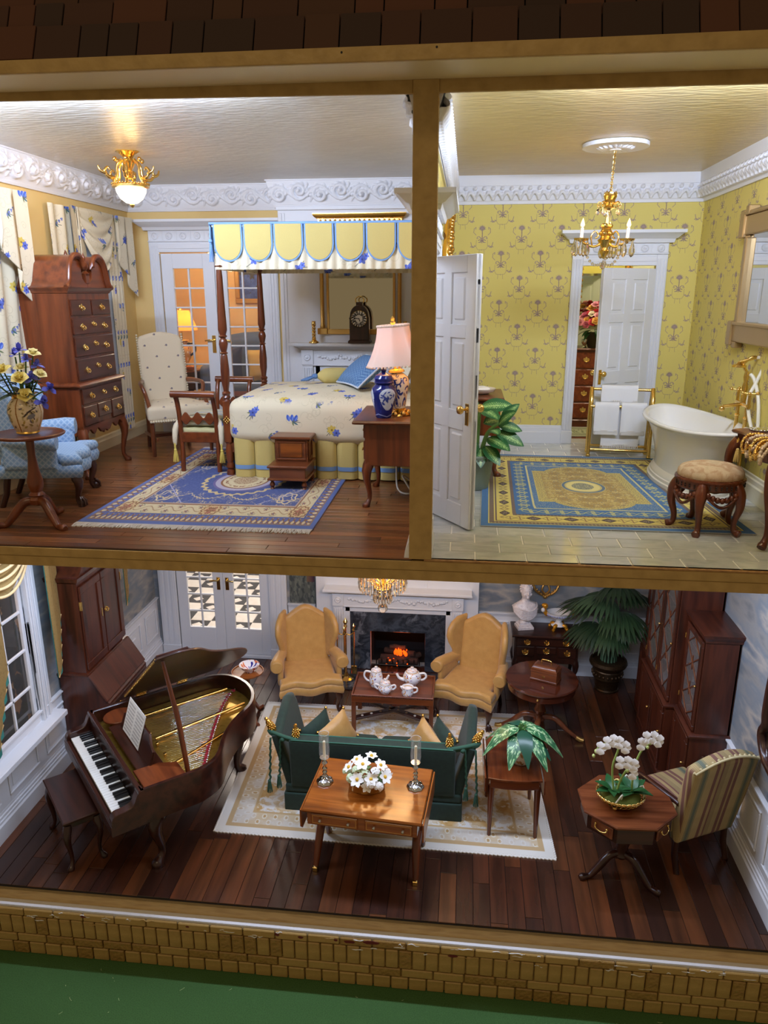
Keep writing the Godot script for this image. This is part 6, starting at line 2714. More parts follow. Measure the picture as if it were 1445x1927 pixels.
		g = G.new()
		for i in 22:
			var y = 0.07 + 0.42*i/22.0
			var w = lerpf(0.075,0.03,i/22.0)
			for k in 3:
				var c = Vector3(x,y,lerpf(-w,w,k/2.0))
				var r = []
				for q in 7:
					var a = TAU*q/6
					r.append(c + Vector3(0,sin(a)*0.011,cos(a)*0.012))
				g.tube(r,0.0035,4,false)
		part("filigree",g,M.brass,t).set_meta("kind","stuff")
	for e in [[0.54,0.0],[0.41,0.075],[0.06,0.09],[0.06,-0.09]]:
		g = G.new()
		g.rod(Vector3(-0.24,e[0],e[1]),Vector3(0.24,e[0],e[1]),0.012)
		part("bar",g,M.brass,t)
	var lace = func(x0,x1,y,z,drop_f,drop_b,lbl):
		var tt = thing("towel",lbl,"towel",Vector3(1.95,0.003,-3.0),-6,"white lace towels on the rack")
		tt.scale = Vector3.ONE*1.13
		var gg = G.new()
		gg.grid(10,22,func(u,v):
			var s = v*(drop_f + drop_b)
			var p: Vector3
			var wob = 0.004*sin(u*11.0)
			if s < drop_b:
				p = Vector3(0,y - (drop_b - s),z - 0.018 - wob)
			else:
				var q = s - drop_b
				var a = clampf(q/0.05,0,1)*PI
				p = Vector3(0,y + sin(a)*0.016 - maxf(q - 0.05,0),z - cos(a)*0.018 + (wob + 0.03*maxf(q - 0.05,0)))
			p.x = lerpf(x0,x1,u)
			return p,0.008)
		part("cloth",gg,M.towel,tt)
		gg = G.new()
		var yb = y - drop_f + 0.05
		var zb = z + 0.018 + 0.03*(drop_f - 0.05)
		for i in 16:
			var c = Vector3(lerpf(x0 + 0.01,x1 - 0.01,i/15.0),yb - 0.012,zb + 0.006)
			for rr in [0.011,0.006]:
				var r = []
				for q in 8:
					var a = TAU*q/7
					r.append(c + Vector3(cos(a)*rr,sin(a)*rr*1.4,0))
				gg.tube(r,0.003,4,false)
			gg.tube([c + Vector3(-0.008,0.016,0),c + Vector3(0,0.022,0),c + Vector3(0.008,0.016,0)],0.0035,4)
		part("lace_hem",gg,mat(c3(232,228,220),0.95),tt)
	lace.call(-0.16,0.12,0.555,0.0,0.16,0.36,"white towel over the top bar of the brass rack")
	lace.call(-0.205,-0.02,0.425,0.075,0.26,0.2,"white lace towel on the left of the lower bar of the rack")
	lace.call(0.0,0.19,0.425,0.075,0.26,0.2,"white lace towel on the right of the lower bar of the rack")
	t = thing("towel","long white lace towel hanging low behind the other towels","towel",Vector3(1.95,0.003,-3.0),-6,"white lace towels on the rack")
	t.scale = Vector3.ONE*1.13
	g = G.new()
	g.grid(10,14,func(u,v): return Vector3(lerpf(-0.14,0.15,u),0.40 - v*0.31,0.05 + 0.005*sin(u*9.0)),0.008)
	part("cloth",g,M.towel,t)
	g = G.new()
	for i in 20:
		var c = Vector3(lerpf(-0.13,0.14,i/19.0),0.085,0.058)
		var r = []
		for q in 8:
			var a = TAU*q/7
			r.append(c + Vector3(cos(a)*0.011,sin(a)*0.018,0))
		g.tube(r,0.0032,4,false)
	part("lace_hem",g,mat(c3(232,228,220),0.95),t)
	# stool
	t = thing("stool","round carved walnut stool with a cream damask seat","stool",Vector3(2.085,0.004,-0.765),8)
	var cw = bump(wood("mid",1).duplicate(),ntex(null,0.06,71,3),0.06)
	cw.albedo_color = c3(235,200,180)
	g = G.new()
	var rim = ring2(0,0,0.205,0.195,32)
	g.slab(rim,[[-0.02,0.275],[-0.004,0.285],[0.0,0.325],[0.008,0.335],[0.006,0.345],[-0.01,0.35]],true,true,60.0)
	part("rail",g,cw,t)
	g = G.new()
	var cush = []
	for e in [[0.97,0.345],[1.0,0.36],[0.98,0.385],[0.9,0.405],[0.7,0.42],[0.35,0.428],[0.02,0.43]]:
		var r = PackedVector3Array()
		for j in 32:
			var a = TAU*j/32
			r.append(Vector3(cos(a)*0.2*e[0],e[1],-sin(a)*0.19*e[0]))
		cush.append(r)
	g.loft(cush,false,true)
	part("seat",g,ntri(ntex([c3(196,172,138),c3(216,196,164),c3(188,150,116),c3(222,206,178)],0.02,72,3,256,FastNoiseLite.TYPE_SIMPLEX_SMOOTH,40.0),1.6,0.8),t)
	for k in 5:
		var a = TAU*k/5 + 0.95
		var d = Vector3(cos(a),0,sin(a))
		g = G.new()
		g.tube(spl([d*0.17 + Vector3(0,0.32,0),d*0.205 + Vector3(0,0.25,0),d*0.215 + Vector3(0,0.18,0),d*0.19 + Vector3(0,0.09,0),d*0.195 + Vector3(0,0.03,0),d*0.235 + Vector3(0,0.012,0)],4),[0.034,0.038,0.04,0.04,0.038,0.034,0.03,0.028,0.026,0.024,0.022,0.02,0.019,0.018,0.018,0.018,0.019,0.02,0.024,0.027,0.022],8)
		g.ball(d*0.20 + Vector3(0,0.275,0),Vector3(0.03,0.035,0.03),8,6)
		part("leg",g,cw,t)
		var b = a + TAU/10
		var e = Vector3(cos(b),0,sin(b))
		g = G.new()
		var tn = Vector3(-e.z,0,e.x)
		for i in 7:
			var f = (i - 3)/3.0
			g.ball(e*(0.195 - 0.012*f*f) + tn*f*0.085 + Vector3(0,0.262 - 0.03*(1 - f*f),0),Vector3(0.018,0.02,0.018),7,5)
		g.tube(spl([e*0.19 + tn*-0.09 + Vector3(0,0.25,0),e*0.198 + tn*-0.04 + Vector3(0,0.205,0),e*0.2 + Vector3(0,0.19,0),e*0.198 + tn*0.04 + Vector3(0,0.205,0),e*0.19 + tn*0.09 + Vector3(0,0.25,0)],3),0.01,6)
		part("carved_apron",g,cw,t)
		g = G.new()
		for i in 6:
			for j in 2:
				var f = (i - 2.5)/2.5
				g.ball(e*(0.204 - 0.016*f*f) + tn*f*0.08 + Vector3(0,0.302 + j*0.014,0),Vector3(0.006,0.005,0.006),5,4)
		part("pierced_holes",g,M.black,t)
	# vanity at the right edge
	t = thing("vanity_table","carved walnut vanity table with cabriole legs at the right edge of the bathroom","table",Vector3(2.47,0.003,-0.66))
	g = G.new()
	var vt = PackedVector2Array()
	for e in [[-0.20,-0.36],[-0.12,-0.40],[0.0,-0.37],[0.15,-0.40],[0.17,-0.40],[0.17,0.36],[0.15,0.36],[0.0,0.33],[-0.12,0.36],[-0.20,0.32],[-0.17,0.2],[-0.23,0.0],[-0.17,-0.2]]:
		vt.append(Vector2(e[0],e[1]))
	var vs = PackedVector2Array()
	var vl = []
	for p in vt:
		vl.append(Vector3(p.x,0,p.y))
	vl.append(vl[0])
	for p in spl(vl,4):
		vs.append(Vector2(p.x,p.z))
	vs.remove_at(vs.size() - 1)
	g.slab(vs,[[-0.02,0.575],[-0.004,0.58],[0.004,0.59],[0.0,0.60],[-0.01,0.604]],true,true,80.0)
	part("top",g,wood("mid",2),t)
	g = G.new()
	g.slab(vs,[[-0.045,0.48],[-0.035,0.49],[-0.03,0.575]],true,true,80.0)
	part("apron",g,cw,t)
	for sx in [-1.0,1.0]:
		for sz in [-1.0,1.0]:
			g = G.new()
			var b = Vector3(-0.015 + sx*0.14,0,-0.02 + sz*0.31)
			var d = Vector3(sx*0.7,0,sz*0.7) if sx < 0 else Vector3(0.15,0,sz*0.8)
			g.tube(spl([b + Vector3(0,0.54,0),b + d*0.045 + Vector3(0,0.46,0),b + d*0.055 + Vector3(0,0.36,0),b + d*0.01 + Vector3(0,0.2,0),b + d*0.0 + Vector3(0,0.08,0),b + d*0.05 + Vector3(0,0.02,0)],4),[0.036,0.04,0.042,0.04,0.038,0.035,0.032,0.029,0.027,0.025,0.023,0.021,0.02,0.018,0.017,0.017,0.018,0.02,0.023,0.028,0.026],8)
			part("leg",g,cw,t)
	var base = Vector3(2.47,0.607,-0.66)
	t = thing("necklaces","heap of gold chains and pearl beads spilling over the vanity edge","jewellery",base)
	var jm = [M.gold,mat(c3(228,204,178),0.2,0.4),M.brass]
	for s in 5:
		g = G.new()
		var y0 = 0.012
		var path = spl([Vector3(-0.02 + s*0.02,y0,0.05 + s*0.03),Vector3(-0.12,y0 + 0.012,0.02 + s*0.05),Vector3(-0.20,y0,-0.05 + s*0.07),Vector3(-0.235,-0.04,-0.06 + s*0.075),Vector3(-0.238,-0.085 - 0.012*(s % 3),-0.02 + s*0.07),Vector3(-0.235,-0.05,0.04 + s*0.06),Vector3(-0.17,y0,0.08 + s*0.04)],6)
		for p in path:
			g.ball(p + Vector3(0,rng.randf()*0.006,0),rng.randf_range(0.009,0.014),7,5)
		part("bead_string",g,jm[s % 3],t)
	for s in 4:
		g = G.new()
		petals(g,Vector3(-0.238,-0.03 - 0.012*(s % 2),-0.10 + s*0.07),5,0.022,0.018,0.4,0.0,Vector3(-1,0.2,0).normalized())
		part("gold_flower",g,M.gold,t)
	g = G.new()
	tassel(g,Vector3(-0.24,-0.09,-0.11),0.075,0.015)
	part("tassel",g,mat(c3(214,186,110),0.6),t,"pale gold tassel")
	t = thing("perfume_bottle","white perfume bottle with round gold stopper on the vanity","bottle",base + Vector3(0.05,0,0.02))
	g = G.new()
	g.lathe([[0.04,0.0],[0.045,0.01],[0.048,0.05],[0.035,0.075],[0.018,0.082]],Vector3.ZERO,16)
	part("flask",g,mat(c3(238,232,228),0.15),t)
	g = G.new()
	g.lathe([[0.02,0.08],[0.022,0.09],[0.012,0.095]],Vector3.ZERO,12)
	g.ball(Vector3(0,0.112,0),0.022,10,8)
	part("stopper",g,M.gold,t)
	t = thing("lipstick","red lipstick in a gold tube standing on the vanity","lipstick",base + Vector3(-0.08,0,-0.05))
	g = G.new()
	g.lathe([[0.016,0.0],[0.016,0.06],[0.012,0.062],[0.012,0.075]],Vector3.ZERO,12)
	part("tube",g,M.gold,t)
	g = G.new()
	g.lathe([[0.009,0.075],[0.009,0.095],[0.004,0.11]],Vector3.ZERO,10)
	part("stick",g,mat(c3(190,20,26),0.35),t)
	t = thing("hand_mirror","ornate silver hand mirror lying at the back of the vanity","hand mirror",base + Vector3(-0.05,0,-0.3),30)
	g = G.new()
	g.lathe([[0.055,0.0],[0.06,0.006],[0.05,0.012]],Vector3.ZERO,20)
	for i in 16:
		g.ball(Vector3(cos(TAU*i/16)*0.058,0.008,sin(TAU*i/16)*0.058),0.009,6,4)
	g.tube([Vector3(0.06,0.008,0),Vector3(0.1,0.01,0),Vector3(0.15,0.01,0)],[0.007,0.01,0.008],6)
	part("frame",g,M.silver,t)
	g = G.new()
	g.lathe([[0.05,0.0125],[0.0,0.014]],Vector3.ZERO,20)
	part("glass",g,mat(c3(225,225,225),0.03,1.0),t)
	# big gold mirror on the right wall; x runs along -z
	t = thing("wall_mirror","large rectangular mirror in a bronze-gold moulded frame on the bathroom right wall","mirror",Vector3(XR - 0.005,-0.01,-1.50),-90)
	g = G.new()
	var gm = mat(c3(178,150,106),0.4,0.7)
	for s in [-1.0,1.0]:
		g = G.new()
		g.bb(s*0.70 - 0.05,s*0.70 + 0.05,1.24,1.88,0.0,0.05,0.008)
		g.bb(s*0.655 - 0.014,s*0.655 + 0.014,1.24,1.86,0.0,0.065,0.006)
		part("stile",g,gm,t)
	g = G.new()
	g.bb(-0.80,0.80,1.88,2.02,0.0,0.06,0.008)
	g.bb(-0.74,0.74,2.02,2.05,0.0,0.075,0.008)
	for s in [-1.0,1.0]:
		g.bb(s*0.77 - 0.05,s*0.77 + 0.05,1.86,2.06,0.0,0.075,0.008)
		g.bb(s*0.66 - 0.035,s*0.66 + 0.035,2.02,2.085,0.0,0.08,0.006)
	part("top_rail",g,gm,t)
	g = G.new()
	g.bb(-0.80,0.80,1.10,1.24,0.0,0.06,0.008)
	g.bb(-0.72,0.72,1.225,1.25,0.0,0.075,0.006)
	for s in [-1.0,1.0]:
		g.bb(s*0.77 - 0.05,s*0.77 + 0.05,1.07,1.255,0.0,0.075,0.008)
		g.bb(s*0.68 - 0.045,s*0.68 + 0.045,1.055,1.10,0.0,0.06,0.006)
	part("bottom_rail",g,gm,t)
	g = G.new()
	g.bb(-0.65,0.65,1.24,1.88,0.0,0.03,0.0)
	part("glass",g,mat(c3(226,228,230),0.02,1.0),t)
	# washstand and plant beside the open door
	t = thing("washstand","dark mahogany washstand on cabriole legs beyond the open door","side table",Vector3(0.60,0.003,-2.3),90)
	var dm = wood("red",1)
	g = G.new()
	g.bb(-0.27,0.27,0.34,0.62,-0.22,0.22,0.004)
	part("case",g,dm,t)
	g = G.new()
	g.slab(rect2(-0.30,0.30,-0.24,0.245),[[-0.02,0.62],[0.0,0.628],[0.004,0.64],[-0.004,0.652]])
	part("top",g,wood("red",0),t)
	for sx in [-1.0,1.0]:
		for sz in [-1.0,1.0]:
			g = G.new()
			g.cabriole(Vector3(sx*0.24,0,sz*0.19),0.37,0.036,Vector3(sx,0,sz))
			part("leg",g,dm,t)
	t = thing("soap_dish","white shell-shaped dish on the washstand behind the plant leaves","dish",Vector3(0.66,0.656,-2.25))
	g = G.new()
	g.lathe([[0.06,0.0],[0.11,0.02],[0.125,0.045],[0.115,0.04],[0.05,0.015],[0.0,0.012]],Vector3.ZERO,24)
	part("bowl",g,mat(c3(236,226,210),0.25),t)
	g = G.new()
	g.ball(Vector3(0.0,0.035,0.0),Vector3(0.08,0.03,0.07),12,8)
	part("soap",g,mat(c3(240,234,224),0.4),t)
	t = thing("potted_plant","variegated dumb cane in a grey-green pot behind the open door","plant",Vector3(0.63,0.004,-1.66))
	g = G.new()
	g.lathe([[0.095,0.0],[0.1,0.01],[0.105,0.03],[0.135,0.22],[0.15,0.235],[0.155,0.265],[0.14,0.275],[0.125,0.26],[0.12,0.24]],Vector3.ZERO,24)
	for i in 30:
		var a = TAU*i/30
		g.ball(Vector3(cos(a)*0.153,0.24,sin(a)*0.153),0.01,6,4)
	part("pot",g,bump(mat(c3(128,142,128),0.7).duplicate(),ntex(null,0.1,74),0.03),t)
	g = G.new()
	g.lathe([[0.125,0.245],[0.0,0.255]],Vector3.ZERO,20)
	part("soil",g,M.soil,t)
	var lm = uvmat(leaf_tex(),0.35)
	var stems = [Vector3(0.02,0.62,-0.02),Vector3(0.16,0.52,0.08),Vector3(-0.06,0.5,0.08)]
	for st in stems:
		g = G.new()
		g.tube(spl([Vector3(st.x*0.2,0.25,st.z*0.2),Vector3(st.x*0.5,0.25 + st.y*0.35,st.z*0.5),Vector3(st.x,st.y,st.z)],4),[0.018,0.017,0.017,0.016,0.016,0.015,0.014,0.013,0.012],8)
		part("stalk",g,mat(c3(112,150,76),0.5),t)
	var lv = [[0.16,0.50,0.08,1.2,0.9,0.24],[0.16,0.5,0.08,0.2,0.0,0.2],[0.14,0.45,0.08,0.35,-0.2,0.26],[0.08,0.4,0.06,0.9,0.0,0.26],[0.02,0.62,0.0,0.4,0.3,0.28],[0.02,0.62,0.0,1.9,0.7,0.24],[0.04,0.6,0.0,1.1,0.1,0.24],[0.06,0.34,0.06,1.0,-0.3,0.24],[0.03,0.32,0.05,1.5,-0.5,0.2],[0.1,0.46,0.06,1.3,0.3,0.2],[0.18,0.54,0.08,0.6,1.2,0.2],[-0.05,0.5,0.06,2.2,0.2,0.24],[-0.06,0.42,0.06,2.6,0.0,0.24],[0.0,0.55,0.0,3.6,0.4,0.24],[0.05,0.5,0.0,-0.5,0.3,0.26],[0.0,0.36,0.03,1.9,-0.1,0.24]]
	for e in lv:
		var d = Vector3(cos(e[3]),e[4],sin(e[3])).normalized()
		var up = Vector3(0.1,0.7,0.75)
		up = (up - d*d.dot(up)).normalized()
		g = G.new()
		g.blade(Vector3(e[0],e[1],e[2]),d,up,e[5]*0.92,e[5]*0.46,0.3,0.10,0.002,8,0.9)
		part("leaf",g,lm,t)
	# gilt sconce-mirror top behind the open door
	t = thing("gilt_mirror","carved gilt mirror frame peeping over the open door on the partition","mirror",Vector3(0.33,1.28,-1.95),90)
	g = G.new()
	g.at(Vector3.ZERO)
	for s in [-1.0,1.0]:
		var pts = spl([Vector3(s*0.2,0.0,0.03),Vector3(s*0.24,0.25,0.035),Vector3(s*0.2,0.5,0.04),Vector3(s*0.1,0.62,0.045),Vector3(0.0,0.72,0.05)],5)
		g.tube(pts,0.03,8)
		for i in range(0,pts.size()):
			g.ball(pts[i] + Vector3(rng.randf_range(-0.02,0.02),0,0.02),rng.randf_range(0.02,0.032),7,5)
	part("frame",g,M.gold,t)
	g = G.new()
	g.bb(-0.2,0.2,0.0,0.6,0.0,0.02,0.0)
	part("glass",g,mat(c3(220,220,220),0.03,1.0),t)

func bath_hall():
	# the dressing hall behind the back door
	var g = G.new()
	var w = mat(c3(196,204,172),0.8)
	g.bb(1.0,3.1,0,2.4,-5.12,-5.06,0)
	g.bb(1.0,1.06,0,2.4,-5.1,-3.64,0)
	g.bb(3.04,3.1,0,2.4,-5.1,-3.64,0)
	struct("wall_hall",g,w,"pale green walls of the small hall behind the bathroom")
	g = G.new()
	g.bb(1.0,3.1,2.4,2.46,-5.12,-3.64,0)
	struct("ceiling",g,M.white,"white ceiling of the hall behind the bathroom")
	planks("floor","dark plank floor of the hall behind the bathroom",1.06,3.04,-5.06,-3.80,0.0,0.12,1.0,false,[wood("dark",0),wood("red",0)])
	var t = thing("added_ceiling_light","small unseen globe light added to brighten the hall behind the bathroom door","lamp",Vector3(2.2,2.4,-4.2))  # added out of sight so that this hall is lit
	g = G.new()
	g.ball(Vector3(0,-0.09,0),0.07,14,10)
	var gl = part("added_globe_light",g,glow(c3(255,236,206),3.0),t)
	lamp(gl,Vector3(0,-0.09,0),c3(255,232,200),0.9,0.06)
	g = G.new()
	g.lathe([[0.04,-0.03],[0.06,-0.01],[0.06,0.0]],Vector3.ZERO,14)
	part("rose",g,M.brass,t)
	# burl chest
	t = thing("burl_chest","burl walnut chest of four drawers seen through the ajar door","chest of drawers",Vector3(2.05,0.0,-4.78))
	var burl = ntri(ntex([c3(96,40,16),c3(150,74,32),c3(120,54,24),c3(172,96,48)],0.03,75,5,256,FastNoiseLite.TYPE_SIMPLEX_SMOOTH,30.0),1.6,0.25)
	g = G.new()
	g.bb(-0.36,0.36,0.06,0.84,-0.24,0.2,0.005)
	g.bb(-0.38,0.38,0.0,0.08,-0.25,0.22,0.006)
	g.slab(rect2(-0.36,0.36,-0.24,0.2),[[0.0,0.84],[0.025,0.845],[0.03,0.86],[0.02,0.87]])
	part("carcase",g,wood("red",0),t)
	for i in 4:
		g = G.new()
		g.bb(-0.34,0.34,0.10 + i*0.185,0.27 + i*0.185,0.19,0.212,0.006)
		var d = part("drawer",g,burl,t)
		for x in [-0.2,0.2]:
			bail(d,"pull",Vector3(x,0.19 + i*0.185,0.212),0.07,M.brass)
	t = thing("silver_cup","small silver cup at the left of the burl chest","cup",Vector3(1.83,0.872,-4.66))
	g = G.new()
	g.lathe([[0.03,0.0],[0.012,0.02],[0.03,0.05],[0.036,0.09],[0.033,0.09],[0.0,0.03]],Vector3.ZERO,14)
	part("cup",g,M.silver,t)
	t = thing("flower_arrangement","red, pink and white flowers in a dark basket on the burl chest","flowers",Vector3(1.95,0.872,-4.72))
	g = G.new()
	g.lathe([[0.07,0.0],[0.08,0.02],[0.12,0.12],[0.13,0.16],[0.12,0.16],[0.1,0.1]],Vector3.ZERO,16)
	part("basket",g,ntri(ntex([c3(40,34,28),c3(90,76,54)],0.2,76),3.0,0.8),t)
	var cols = [mat(c3(176,22,40),0.6),mat(c3(230,160,180),0.6),mat(c3(244,236,224),0.6),mat(c3(216,60,84),0.6),mat(c3(232,180,96),0.6),mat(c3(196,100,130),0.6)]
	for i in 44:
		var a = i*2.4
		var r = 0.2*sqrt((i + 0.5)/44.0)
		var p = Vector3(cos(a)*r,0.24 + 0.22*(1 - r/0.2) + rng.randf_range(-0.02,0.04),sin(a)*r*0.8 + 0.03)
		rose(t,p,rng.randf_range(0.04,0.06),cols[i % 6],(p - Vector3(0,0.15,-0.1)).normalized(),"blossom")
	for i in 26:
		var a = rng.randf()*TAU
		g = G.new()
		var d = Vector3(cos(a),rng.randf_range(-0.4,0.8),sin(a)).normalized()
		g.blade(Vector3(0,0.2,0) + d*0.08,d,(Vector3.UP - d*d.y).normalized(),0.16,0.05,0.3)
		part("leaf",g,M.green_leaf,t)
	t = thing("gilt_mirror","gilt scrolled mirror on the green hall wall above the burl chest","mirror",Vector3(2.08,1.15,-5.055))
	g = G.new()
	g.bb(-0.30,0.20,0.0,0.8,0.0,0.012,0)
	part("glass",g,mat(c3(206,214,190),0.03,1.0),t)
	g = G.new()
	for x in [-0.32,0.22]:
		g.tube(spl([Vector3(x,-0.02,0.02),Vector3(x,0.3,0.02),Vector3(x,0.82,0.02)],4),0.025,8)
		for i in 14:
			g.tube(spl([Vector3(x,i*0.06,0.03),Vector3(x + 0.05,i*0.06 + 0.02,0.045),Vector3(x + 0.02,i*0.06 + 0.05,0.05)],3),0.01,5)
	g.rod(Vector3(-0.34,0.82,0.02),Vector3(0.24,0.82,0.02),0.025)
	g.rod(Vector3(-0.34,-0.02,0.02),Vector3(0.24,-0.02,0.02),0.025)
	part("frame",g,M.gold,t)
	var rt = Pen.new(128,64,c3(186,190,156))
	for e in [6,14]:
		rt.line([Vector2(e,e),Vector2(127 - e,e),Vector2(127 - e,63 - e),Vector2(e,63 - e),Vector2(e,e)],1.5,c3(96,100,84))
	for i in 40:
		rt.leaf(rng.randf_range(22,106),rng.randf_range(20,44),rng.randf()*TAU,8,1.6,c3(120,124,100))
	carpet("rug","small pale green rug on the hall floor behind the ajar door",rt.tex(),[Vector2(1.55,-3.95),Vector2(2.05,-3.95),Vector2(2.05,-4.5),Vector2(1.55,-4.5)],0.0,0.008,mat(c3(170,172,150),0.9))
	g = G.new()
	g.bb(1.60,2.27,-0.006,0.006,-3.81,-3.58,0.003)
	struct("trim",g,mat(c3(206,206,204),0.25),"marble threshold of the bathroom back door")

# ---------------------------------------------------------------- living room
func V(x,h,z):
	return Vector3(x,F1 + h,z)

func beige_carpet():
	var n := FastNoiseLite.new()
	n.frequency = 0.025
	n.fractal_octaves = 4
	var d := FastNoiseLite.new()
	d.frequency = 0.02
	d.seed = 8
	var W = 512
	var H = 400
	return pic(W,H,func(x,y):
		var e = mini(mini(x,W - 1 - x),mini(y,H - 1 - y))
		var xx = absf(x - W/2.0)
		var yy = absf(y - H/2.0)
		var wear = clampf(d.get_noise_2d(x,y)*2.2 + 0.45,0,1)
		var cream = c3(222,214,196)
		var pale = c3(212,208,202)
		var gold = c3(180,140,82)
		var c = pale.lerp(cream,0.5)
		if e < 12:
			return c3(226,222,212)
		var t = xx if (mini(y,H - 1 - y) == e) else yy
		if e < 20:
			return gold.lerp(cream,0.35)
		if e < 48:
			var k = sin(t*0.36)*sin((e - 20)*0.224 + 0.3)
			c = gold.lerp(cream,0.6) if k < 0.25 else cream
			if k > 0.7:
				c = gold.lerp(cream,0.2)
			return c.lerp(pale,wear*0.75)
		if e < 52:
			return gold.lerp(cream,0.3)
		var p = n.get_noise_2d(xx*1.5,yy*1.5) + 0.35*sin(xx*0.09)*cos(yy*0.1)
		var q = n.get_noise_2d(xx*2.6 + 300,yy*2.6)
		if absf(p) < 0.06:
			c = gold.lerp(cream,0.75)
		elif p > 0.06:
			c = gold.lerp(c3(196,160,104),clampf(q + 0.5,0,1))
		else:
			c = pale if q > -0.1 else gold.lerp(cream,0.4)
		return c.lerp(pale,wear*0.55))

func plain_leg_table(t,w,d,h,m,leg_w,leg_h):
	pass

func pot_painted(base):
	var p = Pen.new(256,128,base)
	for i in 120:
		p.leaf(rng.randf()*256,rng.randf_range(20,108),rng.randf()*TAU,rng.randf_range(6,14),3,[c3(210,150,40),c3(220,170,70),c3(120,90,150),c3(196,110,60),c3(240,236,232)][i % 5])
	for y in [8,120]:
		p.line([Vector2(0,y),Vector2(255,y)],3,c3(206,150,50))
	return uvmat(p.tex(),0.12)

func grand_piano():
	var k = Vector3(0.6687,0,0.7435)
	var t = thing("grand_piano","dark walnut baby grand piano with raised lid and open keyboard","piano",V(-2.45,0,-0.98))
	t.basis = Basis(k,Vector3.UP,k.cross(Vector3.UP))
	# local: x along the keys from bass to treble,z towards the player,so the tail lies at -z
	var wd = wood("dark",0)
	var out = [Vector2(-0.06,-0.06),Vector2(1.21,-0.06),Vector2(1.22,-0.5)]
	for p in spl([Vector3(1.22,0,-0.5),Vector3(1.14,0,-0.68),Vector3(0.92,0,-0.84),Vector3(0.76,0,-1.0),Vector3(0.62,0,-1.2),Vector3(0.44,0,-1.31),Vector3(0.24,0,-1.33),Vector3(0.06,0,-1.27),Vector3(-0.04,0,-1.14),Vector3(-0.06,0,-0.98)],4):
		out.append(Vector2(p.x,p.z))
	out.remove_at(2)
	# rim as a ring: outer wall,top edge,inner wall
	var g = G.new()
	var pl = PackedVector2Array(out)
	g.slab(pl,[[-0.03,0.47],[0.0,0.485],[0.0,0.74],[-0.006,0.752],[-0.03,0.752],[-0.036,0.745],[-0.036,0.60]],true,false,50.0)
	part("rim",g,wd,t)
	g = G.new()
	var plate = []
	for p in out:
		plate.append(p)
	g.slab(PackedVector2Array(plate),[[-0.035,0.60],[-0.036,0.625],[-0.05,0.63]],true,true,50.0)
	part("iron_plate",g,ntri(ntex([c3(150,116,42),c3(190,152,66),c3(170,134,54)],0.05,121),1.0,0.3,0.75),t,"gold painted iron plate")
	g = G.new()
	for i in 7:
		var x0 = 0.06 + i*0.17
		g.bb(x0 - 0.012,x0 + 0.012,0.632,0.66,-0.42,-0.40,0.003)
	for e in [[0.12,0.1,-1.2],[0.5,0.42,-1.22],[0.9,0.72,-0.95]]:
		g.tube([Vector3(e[0],0.65,-0.42),Vector3(e[1],0.65,e[2])],0.014,6)
	for e in [[0.86,-0.72],[0.94,-0.66],[1.02,-0.62]]:
		g.lathe([[0.05,0.632],[0.048,0.64],[0.028,0.642],[0.026,0.636],[0.0,0.636]],Vector3(e[0] - 0.1,0,e[1]),14)
	part("plate_strut",g,M.gold,t)
	g = G.new()
	for i in 44:
		var f = i/43.0
		var a = Vector3(0.08 + f*1.02,0.655,-0.40)
		var b = Vector3(lerpf(0.16,1.1,f),0.65,-lerpf(1.22,0.55,pow(f,0.8)))
		g.tube([a,b],0.0028,3)
	part("string",g,M.silver,t).set_meta("kind","stuff")
	g = G.new()
	for i in 26:
		var f = i/25.0
		var a = lerpf(-0.5,2.3,f)
		g.box(Vector3(lerpf(0.16,1.1,f),0.645,-lerpf(1.22,0.55,pow(f,0.8)) - 0.015),Vector3(0.03,0.012,0.03),0.002)
	part("red_felt",g,mat(c3(150,30,44),0.95),t)
	g = G.new()
	for i in 40:
		var f = i/39.0
		g.ball(Vector3(lerpf(0.16,1.1,f),0.655,-lerpf(1.24,0.57,pow(f,0.8)) - 0.012),0.008,5,4)
	part("hitch_pin",g,M.silver,t).set_meta("kind","stuff")
	# keyboard well: cheeks,key bed,fall board,lock rail
	g = G.new()
	g.slab(rect2(-0.06,1.21,-0.10,0.14),[[-0.01,0.47],[0.0,0.48],[0.0,0.555],[-0.006,0.56]])
	part("key_bed",g,wd,t)
	for x in [[-0.06,0.0],[1.14,1.21]]:
		g = G.new()
		g.at(Vector3(x[0],0,0),Vector3(0,-90,0))
		g.x = Transform3D(Basis(Vector3(0,0,-1),Vector3.UP,Vector3(1,0,0)),Vector3(x[0],0,0))
		var ck = PackedVector2Array()
		for p in spl([Vector3(-0.13,0.55,0),Vector3(-0.13,0.60,0),Vector3(-0.10,0.635,0),Vector3(-0.04,0.64,0),Vector3(0.02,0.66,0),Vector3(0.05,0.72,0),Vector3(0.08,0.752,0)],3):
			ck.append(Vector2(p.x,p.y))
		ck.append(Vector2(0.1,0.752))
		ck.append(Vector2(0.1,0.55))
		g.ext(ck,0.0,x[1] - x[0],0.004,60.0)
		part("cheek",g,wd,t)
	g = G.new()
	g.bb(0.0,1.14,0.565,0.75,-0.085,-0.06,0.006)
	part("fall_board",g,wd,t)
	var keys = 36
	for i in keys:
		g = G.new()
		var w = 1.13/keys
		g.box(Vector3.ZERO,Vector3(w - 0.0018,0.022,0.155),0.0015)
		var o = part("white_key",g,mat(c3(238,236,228),0.2),t) if i == 0 else mi("white_key",M.wk,mat(c3(238,236,228),0.2),t)
		if i == 0:
			M.wk = o.mesh
		o.position = Vector3(0.005 + w*(i + 0.5),0.582,0.022)*S
